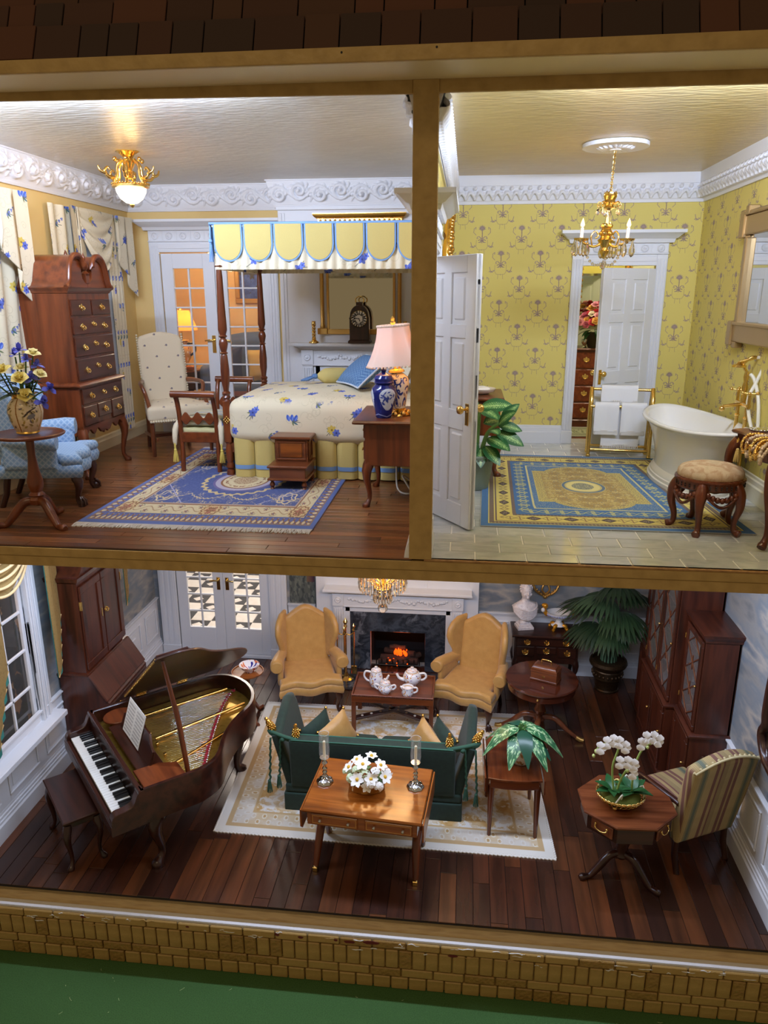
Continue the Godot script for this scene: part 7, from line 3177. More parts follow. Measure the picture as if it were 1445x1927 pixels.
	for i in keys - 1:
		if (i + 3) % 7 in [2,6]:
			continue
		var w = 1.13/keys
		if not M.has("bk"):
			g = G.new()
			g.box(Vector3.ZERO,Vector3(w*0.6,0.024,0.095),0.003)
			M.bk = g.mesh()
		var o = mi("black_key",M.bk,M.black,t)
		o.position = Vector3(0.005 + w*(i + 1),0.6,-0.008)*S
	g = G.new()
	g.bb(-0.055,1.205,0.55,0.575,0.105,0.135,0.005)
	part("key_slip",g,wd,t)
	# music desk and side shelves
	g = G.new()
	g.at(Vector3(0.58,0.70,-0.24),Vector3(-18,0,0))
	g.ext(PackedVector2Array([Vector2(-0.34,0.0),Vector2(0.34,0.0),Vector2(0.33,0.12),Vector2(0.26,0.15),Vector2(0.2,0.20),Vector2(0.08,0.2),Vector2(0.0,0.23),Vector2(-0.08,0.2),Vector2(-0.2,0.2),Vector2(-0.26,0.15),Vector2(-0.33,0.12)]),-0.012,0.022,0.004)
	part("music_desk",g,wd,t)
	g = G.new()
	g.bb(0.2,0.96,0.69,0.705,-0.34,-0.15,0.003)
	part("desk_tray",g,wd,t)
	for x in [[0.0,0.2],[0.94,1.16]]:
		g = G.new()
		var sh = ring2((x[0] + x[1])/2,-0.27,0.115,0.13,20)
		if x[0] > 0.5:
			sh = PackedVector2Array([Vector2(0.90,-0.12),Vector2(1.17,-0.12),Vector2(1.17,-0.42),Vector2(0.98,-0.42),Vector2(0.91,-0.3)])
		g.slab(sh,[[-0.004,0.70],[0.0,0.705],[0.0,0.715],[-0.004,0.72]])
		part("candle_shelf",g,wood("red",0),t)
	# lid,hinged along the bass side,propped open
	var lid = Node3D.new()
	lid.name = "lid"
	var th = 38.0
	var lb = Transform3D(Basis.from_euler(Vector3(0,0,deg_to_rad(th))),Vector3(-0.06,0.765,0))
	g = G.new()
	g.x = lb
	var lidpl = [Vector2(0.0,-0.36),Vector2(1.24,-0.36)]
	for p in out.slice(2):
		lidpl.append(Vector2(p.x + 0.075,p.y))
	lidpl[-1] = Vector2(0.0,-0.98)
	g.slab(PackedVector2Array(lidpl),[[-0.004,0.0],[0.0,0.004],[0.0,0.014],[-0.004,0.018]],true,true,50.0)
	part("lid",g,wood("dark",2,0.4),t)
	lid.free()
	g = G.new()
	g.x = lb
	g.slab(PackedVector2Array([Vector2(0.02,-0.37),Vector2(1.22,-0.37),Vector2(1.24,-0.60),Vector2(1.12,-0.66),Vector2(0.02,-0.66)]),[[-0.004,0.024],[0.0,0.028],[0.0,0.036],[-0.004,0.04]])
	part("folded_front_flap",g,wood("dark",0,0.2),t)
	g = G.new()
	g.x = lb
	for i in 34:
		g.ball(Vector3(0.04 + i*0.034,0.006,-0.362),0.008,6,4)
	g.tube([Vector3(0.02,0.018,-0.362),Vector3(1.2,0.018,-0.362)],0.006,6)
	part("piano_hinge",g,M.brass,t)
	for z in [-0.50,-0.86]:
		g = G.new()
		g.bb(-0.075,-0.045,0.70,0.755,z - 0.045,z + 0.045,0.003)
		for i in 3:
			g.rod(Vector3(-0.045,0.762,z - 0.04 + i*0.03),Vector3(-0.045,0.762,z - 0.02 + i*0.03),0.009,8)
		g.x = lb
		g.bb(0.0,0.05,-0.006,0.0,z - 0.045,z + 0.045,0.002)
		part("lid_hinge",g,M.brass,t)
	g = G.new()
	var tip = lb*Vector3(1.16,-0.004,-0.42)
	g.tube([Vector3(1.09,0.64,-0.46),Vector3(1.09,0.9,-0.45).lerp(tip,0.3),tip],[0.018,0.02,0.013],6)
	part("prop_stick",g,wood("red",1),t)
	# legs
	for e in [[1.06,-0.22],[0.06,-0.18],[0.42,-1.12]]:
		g = G.new()
		g.bb(e[0] - 0.09,e[0] + 0.09,0.44,0.48,e[1] - 0.08,e[1] + 0.08,0.006)
		g.cabriole(Vector3(e[0],0,e[1]),0.45,0.05,Vector3(0.5 if e[0] > 0.5 else -0.5,0,1 if e[1] > -0.5 else -1))
		part("leg",g,wd,t)
	g = G.new()
	g.bb(0.5,0.66,0.10,0.14,-0.2,-0.08,0.005)
	for x in [0.52,0.64]:
		g.rod(Vector3(x,0.12,-0.14),Vector3(x,0.48,-0.18),0.012)
	part("lyre",g,wd,t)
	g = G.new()
	for x in [0.54,0.58,0.62]:
		g.tube([Vector3(x,0.115,-0.08),Vector3(x,0.11,-0.02),Vector3(x,0.10,0.03)],[0.008,0.009,0.014],6)
	part("pedal",g,M.brass,t)
	# sheet music
	var sp = Pen.new(128,160,c3(226,224,216))
	for s in 9:
		for l in 4:
			sp.line([Vector2(10,14 + s*16 + l*2.4),Vector2(118,14 + s*16 + l*2.4)],0.5,c3(120,118,116))
		for i in 22:
			sp.dot(14 + i*4.8,14 + s*16 + rng.randf()*8,1.0,c3(60,58,58))
	var mu = thing("sheet_music","open sheet of printed music on the piano's music desk","sheet music",t.position/S - OFF)
	mu.basis = t.basis
	g = G.new()
	g.at(Vector3(0.50,0.715,-0.225),Vector3(-18,0,0))
	g.box(Vector3(0,0.14,-0.003),Vector3(0.36,0.27,0.005),0.001)
	part("page_block",g,mat(c3(226,224,216),0.8),mu)
	g = G.new()
	g.at(Vector3(0.50,0.715,-0.225),Vector3(-18,0,0))
	for s in [[-0.178,-0.002],[0.002,0.178]]:
		g.q(Vector3(s[0],0.008,0.0005),Vector3(s[1],0.008,0.0005),Vector3(s[1],0.272,0.0005),Vector3(s[0],0.272,0.0005))
	part("printed_page",g,uvmat(sp.tex(),0.8),mu)
	# bench
	t = thing("piano_bench","dark mahogany piano bench on cabriole legs before the keyboard","bench",V(-2.30,0,-0.465))
	t.basis = Basis(k,Vector3.UP,k.cross(Vector3.UP))
	g = G.new()
	g.slab(rect2(-0.31,0.31,-0.135,0.135),[[-0.012,0.395],[0.0,0.40],[0.002,0.415],[-0.006,0.422]])
	part("top",g,wood("dark",0),t)
	g = G.new()
	g.bb(-0.28,0.28,0.345,0.40,-0.11,0.11,0.004)
	part("apron",g,wood("dark",0),t)
	for sx in [-1.0,1.0]:
		for sz in [-1.0,1.0]:
			g = G.new()
			g.cabriole(Vector3(sx*0.265,0,sz*0.10),0.37,0.026,Vector3(sx,0,sz))
			part("leg",g,wood("dark",1),t)

func secretary():
	var t = thing("secretary_desk","tall dark mahogany secretary with slant front and panelled doors at the left wall","desk",V(-2.68,0,-1.82),90)
	var wd = wood("deep",1)
	var wx = wood("deep",1,0.35)
	# local: x towards -z of the room is -x ... width along x,front at +z
	var g = G.new()
	g.x = Transform3D(Basis(Vector3(0,0,1),Vector3.UP,Vector3(-1,0,0)),Vector3(0.38,0,0))
	g.ext(PackedVector2Array([Vector2(-0.20,0.07),Vector2(0.23,0.07),Vector2(0.23,0.60),Vector2(0.20,0.62),Vector2(0.06,0.85),Vector2(-0.20,0.85)]),0.0,0.76,0.004)
	part("desk_case",g,wd,t)
	g = G.new()
	g.slab(rect2(-0.38,0.38,-0.2,0.23),[[0.02,0.03],[0.022,0.06],[0.012,0.075],[0.0,0.085]])
	for sx in [-1.0,1.0]:
		for z in [-0.17,0.2]:
			g.slab(PackedVector2Array([Vector2(sx*0.395,z - 0.045),Vector2(sx*0.395,z + 0.045),Vector2(sx*0.30,z + 0.045),Vector2(sx*0.30,z - 0.045)]),[[-0.01,0.0],[0.0,0.005],[0.0,0.035]])
	part("base",g,wd,t)
	g = G.new()
	g.x = Transform3D(Basis(Vector3(1,0,0),Vector3(0,0.23,-0.14).normalized(),Vector3(0,0.14,0.23).normalized()),Vector3(0,0.61,0.205))
	g.bb(-0.395,0.395,0.0,0.285,0.0,0.02,0.006)
	part("slant_front",g,wx,t)
	for i in 3:
		drawer(t,-0.36,0.36,0.10 + i*0.165,0.25 + i*0.165,0.23,wood("dark",0),[[0.2,0.5,false],[0.8,0.5,false]])
	g = G.new()
	g.bb(-0.37,0.37,0.85,1.70,-0.20,0.05,0.004)
	part("bookcase_case",g,wd,t)
	g = G.new()
	g.slab(rect2(-0.37,0.37,-0.2,0.05),[[0.0,0.845],[0.018,0.85],[0.014,0.868],[0.0,0.875]])
	part("waist_moulding",g,wd,t)
	for s in [-1.0,1.0]:
		g = G.new()
		var xa = 0.006 if s > 0 else -0.355
		var xb = 0.355 if s > 0 else -0.006
		frame_bars(g,xa,xb,0.895,1.66,0.05,0.065,0.02,0.004)
		var d = part("door",g,wd,t)
		g = G.new()
		g.bb(xa + 0.06,xb - 0.06,0.955,1.60,0.045,0.06,0.012)
		part("door_panel",g,wx,d)
		if s > 0:
			bail(d,"pull",Vector3(0.035,1.3,0.07),0.06,M.brass)
		else:
			g = G.new()
			g.bb(-0.045,-0.03,1.26,1.34,0.07,0.074,0.002)
			part("escutcheon",g,M.brass,d)
		g = G.new()
		g.bb(s*0.357 - 0.006,s*0.357 + 0.006,1.45,1.53,0.05,0.075,0.002)
		part("hinge",g,M.brass,d)
	g = G.new()
	g.slab(rect2(-0.37,0.37,-0.2,0.05),[[0.0,1.70],[0.02,1.71],[0.03,1.735],[0.035,1.75],[0.0,1.752]])
	part("cornice",g,wd,t)
	g = G.new()
	for s in [-1.0,1.0]:
		var hood = PackedVector2Array()
		for p in [Vector2(0.38,1.75),Vector2(0.33,1.77),Vector2(0.28,1.82),Vector2(0.24,1.90),Vector2(0.2,1.97),Vector2(0.14,2.0),Vector2(0.08,1.98),Vector2(0.06,1.92),Vector2(0.05,1.8),Vector2(0.0,1.8),Vector2(0.0,1.75)]:
			hood.append(Vector2(p.x*s,p.y))
		g.ext(hood,-0.2,0.27,0.004,60.0)
	part("bonnet",g,wd,t)

func knole_sofa():
	var t = thing("knole_sofa","dark green high-armed sofa tied with tasselled cords, seen from behind","sofa",V(-0.105,0,-1.30),180)
	var m = M.green_velvet
	var g = G.new()
	g.rbox(Vector3(0,0.085,0),Vector3(1.42,0.165,0.64),0.012)
	part("base",g,m,t)
	g = G.new()
	g.rbox(Vector3(0,0.205,0.0),Vector3(1.40,0.075,0.62),0.018,Vector3.ZERO)
	part("seat_deck",g,m,t)
	for s in 2:
		g = G.new()
		g.rbox(Vector3(-0.31 + s*0.62,0.30,0.05),Vector3(0.60,0.13,0.50),0.05,Vector3(0,0.03,0))
		part("seat_cushion",g,m,t)
	g = G.new()
	g.at(Vector3(0,0.23,-0.27),Vector3(-5,0,0))
	g.rbox(Vector3(0,0.225,0),Vector3(1.30,0.45,0.09),0.018)
	part("back",g,m,t)
	g = G.new()
	g.at(Vector3(0,0.23,-0.27),Vector3(-5,0,0))
	g.tube([Vector3(-0.63,0.448,-0.038),Vector3(0.63,0.448,-0.038)],0.006,6)
	g.tube([Vector3(-0.63,0.448,0.038),Vector3(0.63,0.448,0.038)],0.006,6)
	part("welt",g,mat(c3(44,96,78),0.7),t)
	for s in [-1.0,1.0]:
		g = G.new()
		g.x = Transform3D(Basis.from_euler(Vector3(0,0,deg_to_rad(-s*13.0)))*Basis(Vector3(0,0,1),Vector3.UP,Vector3(-1,0,0)),Vector3(s*0.665 + 0.035,0.23,0))
		g.soft(PackedVector2Array([Vector2(-0.29,0.0),Vector2(0.28,0.0),Vector2(0.30,0.42),Vector2(0.26,0.51),Vector2(0.16,0.535),Vector2(-0.05,0.5),Vector2(-0.31,0.45)]),0.0,0.075,0.022)
		part("arm",g,m,t)
		# finials and the cord that ties arm to back
		var fa = Vector3(s*0.60,0.68,-0.30)
		var fb = Vector3(s*0.80,0.70,-0.24)
		for e in [[fa,Vector3(0,1,0)],[fb,Vector3(s*0.5,0.85,0).normalized()]]:
			g = G.new()
			g.x = Transform3D(Basis(e[1].cross(Vector3(0,0,1)).normalized(),e[1],e[1].cross(Vector3(0,0,1)).normalized().cross(e[1])),e[0])
			g.lathe([[0.02,-0.03],[0.026,0.0],[0.028,0.02],[0.024,0.05],[0.018,0.075],[0.012,0.085],[0.016,0.095],[0.010,0.108],[0.0,0.112]],Vector3.ZERO,12)
			for i in 5:
				for k in 8:
					var a = TAU*(k + 0.5*(i % 2))/8
					var rr = [0.026,0.028,0.026,0.023,0.019][i]
					g.ball(Vector3(cos(a)*rr,i*0.016,sin(a)*rr),0.007,5,4)
			part("finial",g,M.gold,t,"gold pineapple finial")
		g = G.new()
		for k in 3:
			var pts = spl([fa + Vector3(-s*0.02,-0.02,0.02),fa + Vector3(0,-0.025 + k*0.008,-0.03),(fa + fb)/2 + Vector3(0,-0.03 + 0.012*k,-0.03 - 0.008*k),fb + Vector3(0,-0.03 + k*0.008,-0.03),fb + Vector3(s*0.03,-0.02,0.0)],4)
			g.tube(pts,0.016,6)
		g.ball((fa + fb)/2 + Vector3(0,-0.03,-0.05),0.022,8,6)
		for k in 2:
			var p0 = (fa + fb)/2 + Vector3(s*(0.02 + 0.08*k),-0.03,-0.045)
			var L = 0.34 + 0.05*k
			var pts = []
			for i in 14:
				var v = i/13.0
				pts.append(p0 + Vector3(s*0.02*v + 0.006*sin(v*40),-L*v,0.006*cos(v*40) + (0.03 if v < 0.1 else 0.0)*0))
			g.tube(pts,0.009,6)
			g.ball(pts[-1],0.014,7,5)
			tassel(g,pts[-1],0.10,0.018)
		part("tie_cord",g,mat(c3(46,84,66),0.85),t,"green tie cord with tassels")

func living():
	var g
	var t
	var rt = carpet("rug","cream and gold faded floral rug under the seating",beige_carpet(),[Vector2(-1.29,-0.69),Vector2(1.29,-0.665),Vector2(1.17,-2.60),Vector2(-1.36,-2.57)],F1,0.012,mat(c3(226,222,212),0.95))
	g = G.new()
	var rp = [V(-1.30,0.006,-0.68),V(1.30,0.006,-0.655),V(1.18,0.006,-2.61),V(-1.37,0.006,-2.58),V(-1.30,0.006,-0.68)]
	for i in 4:
		var n = 90
		for k in n:
			var a = rp[i].lerp(rp[i + 1],(k - 0.1)/float(n))
			var b = rp[i].lerp(rp[i + 1],(k + 1.1)/float(n))
			var side = (b - a).cross(Vector3.UP).normalized()*0.004
			g.tube([a - side,b + side],0.0085,5)
	part("cord_edge",g,mat(c3(232,228,220),0.9),rt).set_meta("kind","stuff")
	grand_piano()
	secretary()
	knole_sofa()
	# ---- sofa table
	t = thing("sofa_table","honey-brown drop-leaf sofa table with two drawers behind the green sofa","table",V(-0.062,0,-0.535),-4.6)
	var hx = wood("honey",0,0.16)
	g = G.new()
	g.slab(rect2(-0.415,0.415,-0.305,0.305),[[-0.01,0.572],[0.0,0.578],[0.003,0.59],[-0.004,0.60]])
	part("top",g,hx,t)
	for s in [-1.0,1.0]:
		g = G.new()
		g.x = Transform3D(Basis(Vector3(0,0,1),Vector3(0,1,0),Vector3(-1,0,0)),Vector3(s*0.428 + 0.006,0,0))
		g.ext(PackedVector2Array([Vector2(-0.30,0.585),Vector2(-0.30,0.45),Vector2(-0.27,0.42),Vector2(0.27,0.42),Vector2(0.30,0.45),Vector2(0.30,0.585)]),0.0,0.012,0.003)
		part("drop_leaf",g,wood("honey",2),t)
	g = G.new()
	g.bb(-0.385,0.385,0.465,0.575,-0.28,0.285,0.004)
	part("frieze",g,hx,t)
	for s in [-1.0,1.0]:
		g = G.new()
		g.bb(s*0.19 - 0.165,s*0.19 + 0.165,0.478,0.562,0.283,0.294,0.004)
		var d = part("drawer",g,hx,t)
		g = G.new()
		frame_bars(g,s*0.19 - 0.155,s*0.19 + 0.155,0.488,0.552,0.293,0.005,0.003,0.001)
		part("stringing",g,mat(c3(196,140,70),0.4),d)
		for x in [-0.1,0.1]:
			g = G.new()
			g.at(Vector3(s*0.19 + x,0.52,0.294),Vector3(90,0,0))
			g.lathe([[0.008,0.0],[0.005,0.008],[0.011,0.014],[0.008,0.02],[0.0,0.022]],Vector3.ZERO,10)
			part("knob",g,M.silver,d)
	for s in [-1.0,1.0]:
		g = G.new()
		g.x = Transform3D(Basis(Vector3(0,0,1),Vector3.UP,Vector3(-1,0,0)),Vector3(s*0.355 + 0.012,0,0))
		g.ext(PackedVector2Array([Vector2(-0.17,0.50),Vector2(-0.09,0.44),Vector2(-0.05,0.36),Vector2(-0.05,0.24),Vector2(0.05,0.24),Vector2(0.05,0.36),Vector2(0.09,0.44),Vector2(0.17,0.50)]),0.0,0.026,0.004,60.0)
		part("end_support",g,wood("red",1),t)
		for e in [-1.0,1.0]:
			g = G.new()
			g.tube(spl([Vector3(s*0.355,0.30,e*0.02),Vector3(s*0.355,0.24,e*0.09),Vector3(s*0.36,0.13,e*0.14),Vector3(s*0.365,0.03,e*0.18),Vector3(s*0.365,0.02,e*0.195)],4),[0.034,0.034,0.034,0.033,0.032,0.031,0.029,0.028,0.026,0.025,0.023,0.022,0.021,0.02,0.019,0.019,0.018],6)
			var l = part("sabre_leg",g,wood("red",1),t)
			g = G.new()
			g.box(Vector3(s*0.365,0.018,e*0.195),Vector3(0.036,0.036,0.04),0.004)
			part("toe_cap",g,M.brass,l,"brass toe cap")
	g = G.new()
	g.tube(spl([Vector3(-0.355,0.27,0),Vector3(-0.2,0.31,0),Vector3(0,0.33,0),Vector3(0.2,0.31,0),Vector3(0.355,0.27,0)],4),0.018,8)
	part("stretcher",g,wood("red",0),t)
	# candlesticks with glass chimneys
	t = thing("candlestick","silver candlestick with glass chimney at the left of the sofa table","candlestick",V(-0.395,0.6,-0.575),0,"silver candlesticks on the sofa table")
	g = G.new()
	var sc = PackedVector2Array()
	for i in 48:
		var a = TAU*i/48
		var r = 0.058 + 0.006*absf(cos(a*4))
		sc.append(Vector2(cos(a)*r,sin(a)*r))
	g.slab(sc,[[-0.004,0.0],[0.0,0.004],[-0.003,0.015],[-0.015,0.024],[-0.03,0.032],[-0.044,0.044]],true,true,80.0,60.0)
	g.lathe([[0.014,0.042],[0.02,0.055],[0.012,0.065],[0.018,0.085],[0.011,0.1],[0.019,0.115],[0.012,0.128],[0.014,0.15],[0.022,0.162],[0.013,0.175],[0.021,0.19],[0.03,0.2],[0.034,0.205]],Vector3.ZERO,16)
	part("stick",g,M.silver,t)
	g = G.new()
	g.lathe([[0.01,0.205],[0.01,0.335],[0.002,0.345]],Vector3.ZERO,10)
	part("candle",g,mat(c3(236,226,196),0.6),t)
	g = G.new()
	g.lathe([[0.022,0.205],[0.036,0.22],[0.039,0.26],[0.036,0.32],[0.036,0.40]],Vector3.ZERO,24,60.0,false)
	part("glass_chimney",g,glass(0.10),t)
	g = G.new()
	g.lathe([[0.036,0.398],[0.0375,0.402],[0.036,0.404],[0.0345,0.401]],Vector3.ZERO,24,80.0,false)
	part("chimney_rim",g,glass(0.35),t)
	dup(t,"silver candlestick with glass chimney at the right of the sofa table",V(0.262,0.6,-0.585))
	# flower bowl
	t = thing("flower_bowl","low gold glass bowl on the sofa table","bowl",V(-0.085,0.6,-0.55))
	t.scale = Vector3(1.12,1.25,1.12)
	g = G.new()
	g.slab(ring2(0,0,0.115,0.085,32),[[-0.01,0.0],[0.0,0.004],[0.006,0.055],[0.008,0.06]],true,false,80.0)
	var gb = mat(c3(190,140,66),0.1,0.6)
	part("bowl",g,gb,t)
	g = G.new()
	g.slab(ring2(0,0,0.123,0.093,32),[[-0.006,0.056],[0.0,0.06],[-0.004,0.066],[-0.01,0.058]],false,false,80.0)
	part("rim",g,M.brass,t)
	t = thing("white_flowers","mound of white anemones and hydrangeas in the gold bowl","flowers",V(-0.085,0.672,-0.55))
	var wf = mat(c3(244,242,236),0.6)
	var gf = mat(c3(214,228,190),0.6)
	var eye = mat(c3(214,168,40),0.6)
	for e in [[-0.02,0.145,0.05,0.065],[0.045,0.08,0.12,0.055],[-0.05,0.07,0.12,0.062],[0.135,0.07,0.07,0.06],[0.10,0.125,0.02,0.055],[-0.12,0.10,0.03,0.05],[0.02,0.03,0.13,0.05],[-0.07,0.13,-0.02,0.05],[0.03,0.16,-0.03,0.05]]:
		var p = Vector3(e[0],e[1],e[2])
		var up = (p + Vector3(0,0.06,0.02)).normalized()
		g = G.new()
		petals(g,p,6,e[3],e[3]*0.62,0.28,e[0]*20,up)
		var o = part("anemone",g,wf,t)
		g = G.new()
		g.ball(p + up*0.008,0.013,8,6)
		part("flower_eye",g,eye,o)
	for e in [[-0.10,0.05,0.08],[-0.14,0.05,0.0],[0.10,0.03,0.12],[0.0,0.10,0.09],[0.07,0.11,0.08],[-0.06,0.11,0.07],[0.15,0.05,0.0],[0.04,0.05,0.13]]:
		g = G.new()
		for i in 14:
			var d = Vector3(rng.randf_range(-1,1),rng.randf_range(-0.4,1),rng.randf_range(-0.4,1)).normalized()
			petals(g,Vector3(e[0],e[1],e[2]) + d*0.03,4,0.02,0.018,0.15,rng.randf()*TAU,d)
		part("hydrangea",g,gf if e[0] < 0.02 else wf,t)
	for i in 12:
		var a = TAU*i/12
		var d = Vector3(cos(a),0.15,sin(a)*0.8).normalized()
		g = G.new()
		g.blade(Vector3(0,0.02,0) + d*0.06,d,Vector3.UP,0.09,0.04,0.5)
		part("leaf",g,mat(c3(70,104,52),0.5),t)
	# ---- pembroke end table,plant
	t = thing("end_table","dark mahogany drop-leaf end table on tapered legs at the sofa's right","table",V(0.985,0,-1.09),1)
	var dr = wood("red",2,0.2)
	g = G.new()
	var et = PackedVector2Array([Vector2(-0.20,-0.27)])
	for i in 9:
		var u = i/8.0*2 - 1
		et.append(Vector2(u*0.20,-0.27 - 0.022*(1 - u*u)))
	for i in 9:
		var u = 1 - i/8.0*2
		et.append(Vector2(u*0.20,0.27 + 0.022*(1 - u*u)))
	et.remove_at(0)
	g.slab(et,[[-0.006,0.53],[0.0,0.535],[0.0,0.548],[-0.004,0.552]],true,true,40.0)
	part("top",g,dr,t)
	g = G.new()
	g.slab(et,[[-0.022,0.455],[-0.02,0.46],[-0.02,0.53]],true,true,40.0)
	part("apron",g,wood("red",0),t)
	for s in [-1.0,1.0]:
		g = G.new()
		g.x = Transform3D(Basis(Vector3(0,0,1),Vector3.UP,Vector3(-1,0,0)),Vector3(s*0.218 + 0.006,0,0))
		g.ext(PackedVector2Array([Vector2(-0.26,0.54),Vector2(-0.26,0.42),Vector2(-0.22,0.39),Vector2(0.22,0.39),Vector2(0.26,0.42),Vector2(0.26,0.54)]),0.0,0.012,0.003)
		part("drop_leaf",g,dr,t)
		for z in [-1.0,1.0]:
			g = G.new()
			g.tube([Vector3(s*0.172,0.46,z*0.225),Vector3(s*0.175,0.0,z*0.23)],[0.026,0.013],4)
			part("leg",g,wood("red",1),t)
	t = thing("potted_plant","drooping variegated plant in a painted white pot on the end table","plant",V(1.04,0.552,-1.06))
	g = G.new()
	var pp = Pen.new(128,64,c3(226,222,214))
	for i in 60:
		pp.leaf(rng.randf()*128,rng.randf()*64,rng.randf()*TAU,8,2,[c3(150,110,70),c3(176,140,90),c3(196,186,172)][i % 3])
	g.lathe([[0.07,0.0],[0.085,0.02],[0.10,0.09],[0.098,0.14],[0.108,0.155],[0.098,0.155],[0.09,0.13]],Vector3.ZERO,24,60.0)
	part("pot",g,uvmat(pp.tex(),0.2),t)
	g = G.new()
	g.lathe([[0.092,0.135],[0.0,0.145]],Vector3.ZERO,20)
	part("soil",g,M.soil,t)
	var var_leaf = Pen.new(128,64,c3(44,100,62))
	var dk = c3(150,190,130)
	for i in 150:
		var x = rng.randf_range(4,124)
		var y = rng.randf_range(2,62)
		var w = absf(y - 32)/32.0
		if rng.randf() < 0.75 - w*0.35:
			var_leaf.leaf(x,y,(0.5 if y > 32 else -0.5),rng.randf_range(5,13),rng.randf_range(1.2,2.6),dk if i % 3 else c3(196,216,170))
	var_leaf.line([Vector2(0,32),Vector2(124,32)],1.4,c3(220,230,190),0.6)
	var vm = uvmat(var_leaf.tex(),0.35)
	var dkm = mat(c3(30,76,56),0.3)
	for e in [[3.5,0.06,0.42,0.17,0],[2.75,0.12,0.46,0.18,0],[1.95,0.02,0.40,0.19,0],[1.45,0.10,0.40,0.16,1],[0.95,0.06,0.44,0.19,0],[0.25,0.12,0.46,0.2,0],[-0.5,0.12,0.34,0.16,0],[-1.4,0.12,0.34,0.16,0],[4.2,0.12,0.36,0.16,1],[0.6,0.04,0.36,0.15,1]]:
		var d = Vector3(cos(e[0]),0.5,sin(e[0])).normalized()
		var up = (Vector3.UP - d*d.y).normalized()
		g = G.new()
		g.blade(Vector3(0,0.24 + e[1]*0.4,0) + Vector3(d.x,0,d.z)*0.03,d,up,e[2]*0.54,e[3]*0.72,1.2,-0.15,0.002,10,0.7)
		part("leaf",g,dkm if e[4] else vm,t,"plain dark green leaf" if e[4] else "")
		g = G.new()
		g.tube([Vector3(0,0.13,0),Vector3(0,0.26 + e[1]*0.4,0) + Vector3(d.x,0,d.z)*0.03],0.008,6)
		part("stalk",g,M.stem,t)
	# ---- tea table and service
	t = thing("tea_table","mahogany gallery-edged tea table with crossed studded stretchers before the fireplace","table",V(-0.06,0,-2.36),0)
	g = G.new()
	g.bb(-0.37,0.37,0.375,0.388,-0.21,0.21,0.003)
	part("top",g,wood("red",0),t)
	g = G.new()
	for s in [-1.0,1.0]:
		g.bb(-0.385,0.385,0.33,0.41,s*0.215 - 0.008,s*0.215 + 0.008,0.003)
		g.bb(s*0.378 - 0.008,s*0.378 + 0.008,0.33,0.41,-0.215,0.215,0.003)
	part("gallery",g,wood("red",0),t)
	g = G.new()
	for i in 40:
		var x = lerpf(-0.37,0.37,i/39.0)
		g.ball(Vector3(x,0.397,0.224),Vector3(0.008,0.007,0.004),6,4)
	part("fret",g,wood("dark",0),t)
	for sx in [-1.0,1.0]:
		for sz in [-1.0,1.0]:
			g = G.new()
			g.bb(sx*0.365 - 0.02,sx*0.365 + 0.02,0.0,0.34,sz*0.2 - 0.02,sz*0.2 + 0.02,0.003)
			g.ext(PackedVector2Array([Vector2(sx*0.345,0.33),Vector2(sx*0.29,0.33),Vector2(sx*0.31,0.315),Vector2(sx*0.33,0.3),Vector2(sx*0.345,0.27)]),sz*0.2 - 0.006,0.012,0.001)
			part("leg",g,wood("red",1),t)
	for s in [-1.0,1.0]:
		g = G.new()
		var dd = Vector3(0.36,0,s*0.19).normalized()
		g.x = Transform3D(Basis(dd,Vector3.UP,dd.cross(Vector3.UP)),Vector3(0,0.14,0))
		g.bb(-0.4,0.4,-0.012,0.012,-0.03,0.03,0.003)
		var o = part("cross_stretcher",g,wood("dark",0),t)
		g = G.new()
		g.x = Transform3D(Basis(dd,Vector3.UP,dd.cross(Vector3.UP)),Vector3(0,0.152,0))
		for i in 8:
			g.lathe([[0.013,0.0],[0.011,0.004],[0.0,0.006]],Vector3(-0.33 + i*0.094,0,0),10)
		part("stud",g,mat(c3(206,190,170),0.4),o)
	var cer = pot_painted(c3(236,234,236))
	var spout = func(gg,a,b,c,r): gg.tube(spl([a,b,c],4),[r*1.5,r*1.4,r*1.25,r*1.1,r,r*0.95,r*0.9,r*0.85,r*0.8],8)
	var tp = thing("coffee_pot","painted porcelain coffee pot at the back left of the tea table","coffee pot",V(-0.235,0.388,-2.36),0,"porcelain tea service")
	g = G.new()
	g.lathe([[0.05,0.0],[0.055,0.006],[0.068,0.05],[0.062,0.11],[0.05,0.15],[0.046,0.165]],Vector3.ZERO,20,60.0)
	part("body",g,cer,tp)
	g = G.new()
	g.lathe([[0.05,0.163],[0.048,0.172],[0.03,0.185],[0.01,0.19],[0.014,0.205],[0.0,0.212]],Vector3.ZERO,16)
	part("lid",g,cer,tp)
	g = G.new()
	spout.call(g,Vector3(0.06,0.06,0.02),Vector3(0.10,0.09,0.03),Vector3(0.125,0.14,0.04),0.012)
	part("spout",g,M.china,tp)
	g = G.new()
	g.tube(spl([Vector3(-0.05,0.145,0),Vector3(-0.10,0.15,0),Vector3(-0.115,0.10,0),Vector3(-0.09,0.06,0),Vector3(-0.064,0.05,0)],4),0.010,7)
	part("handle",g,M.china,tp)
	tp = thing("teapot","round painted porcelain teapot at the back right of the tea table","teapot",V(0.105,0.388,-2.42),0,"porcelain tea service")
	g = G.new()
	g.lathe([[0.045,0.0],[0.05,0.006],[0.085,0.06],[0.088,0.09],[0.07,0.13],[0.05,0.145]],Vector3.ZERO,22,60.0)
	part("body",g,cer,tp)
	g = G.new()
	g.lathe([[0.055,0.143],[0.05,0.155],[0.03,0.165],[0.01,0.17],[0.015,0.185],[0.0,0.192]],Vector3.ZERO,16)
	part("lid",g,cer,tp)
	g = G.new()
	spout.call(g,Vector3(-0.07,0.06,0.02),Vector3(-0.12,0.08,0.03),Vector3(-0.145,0.125,0.03),0.014)
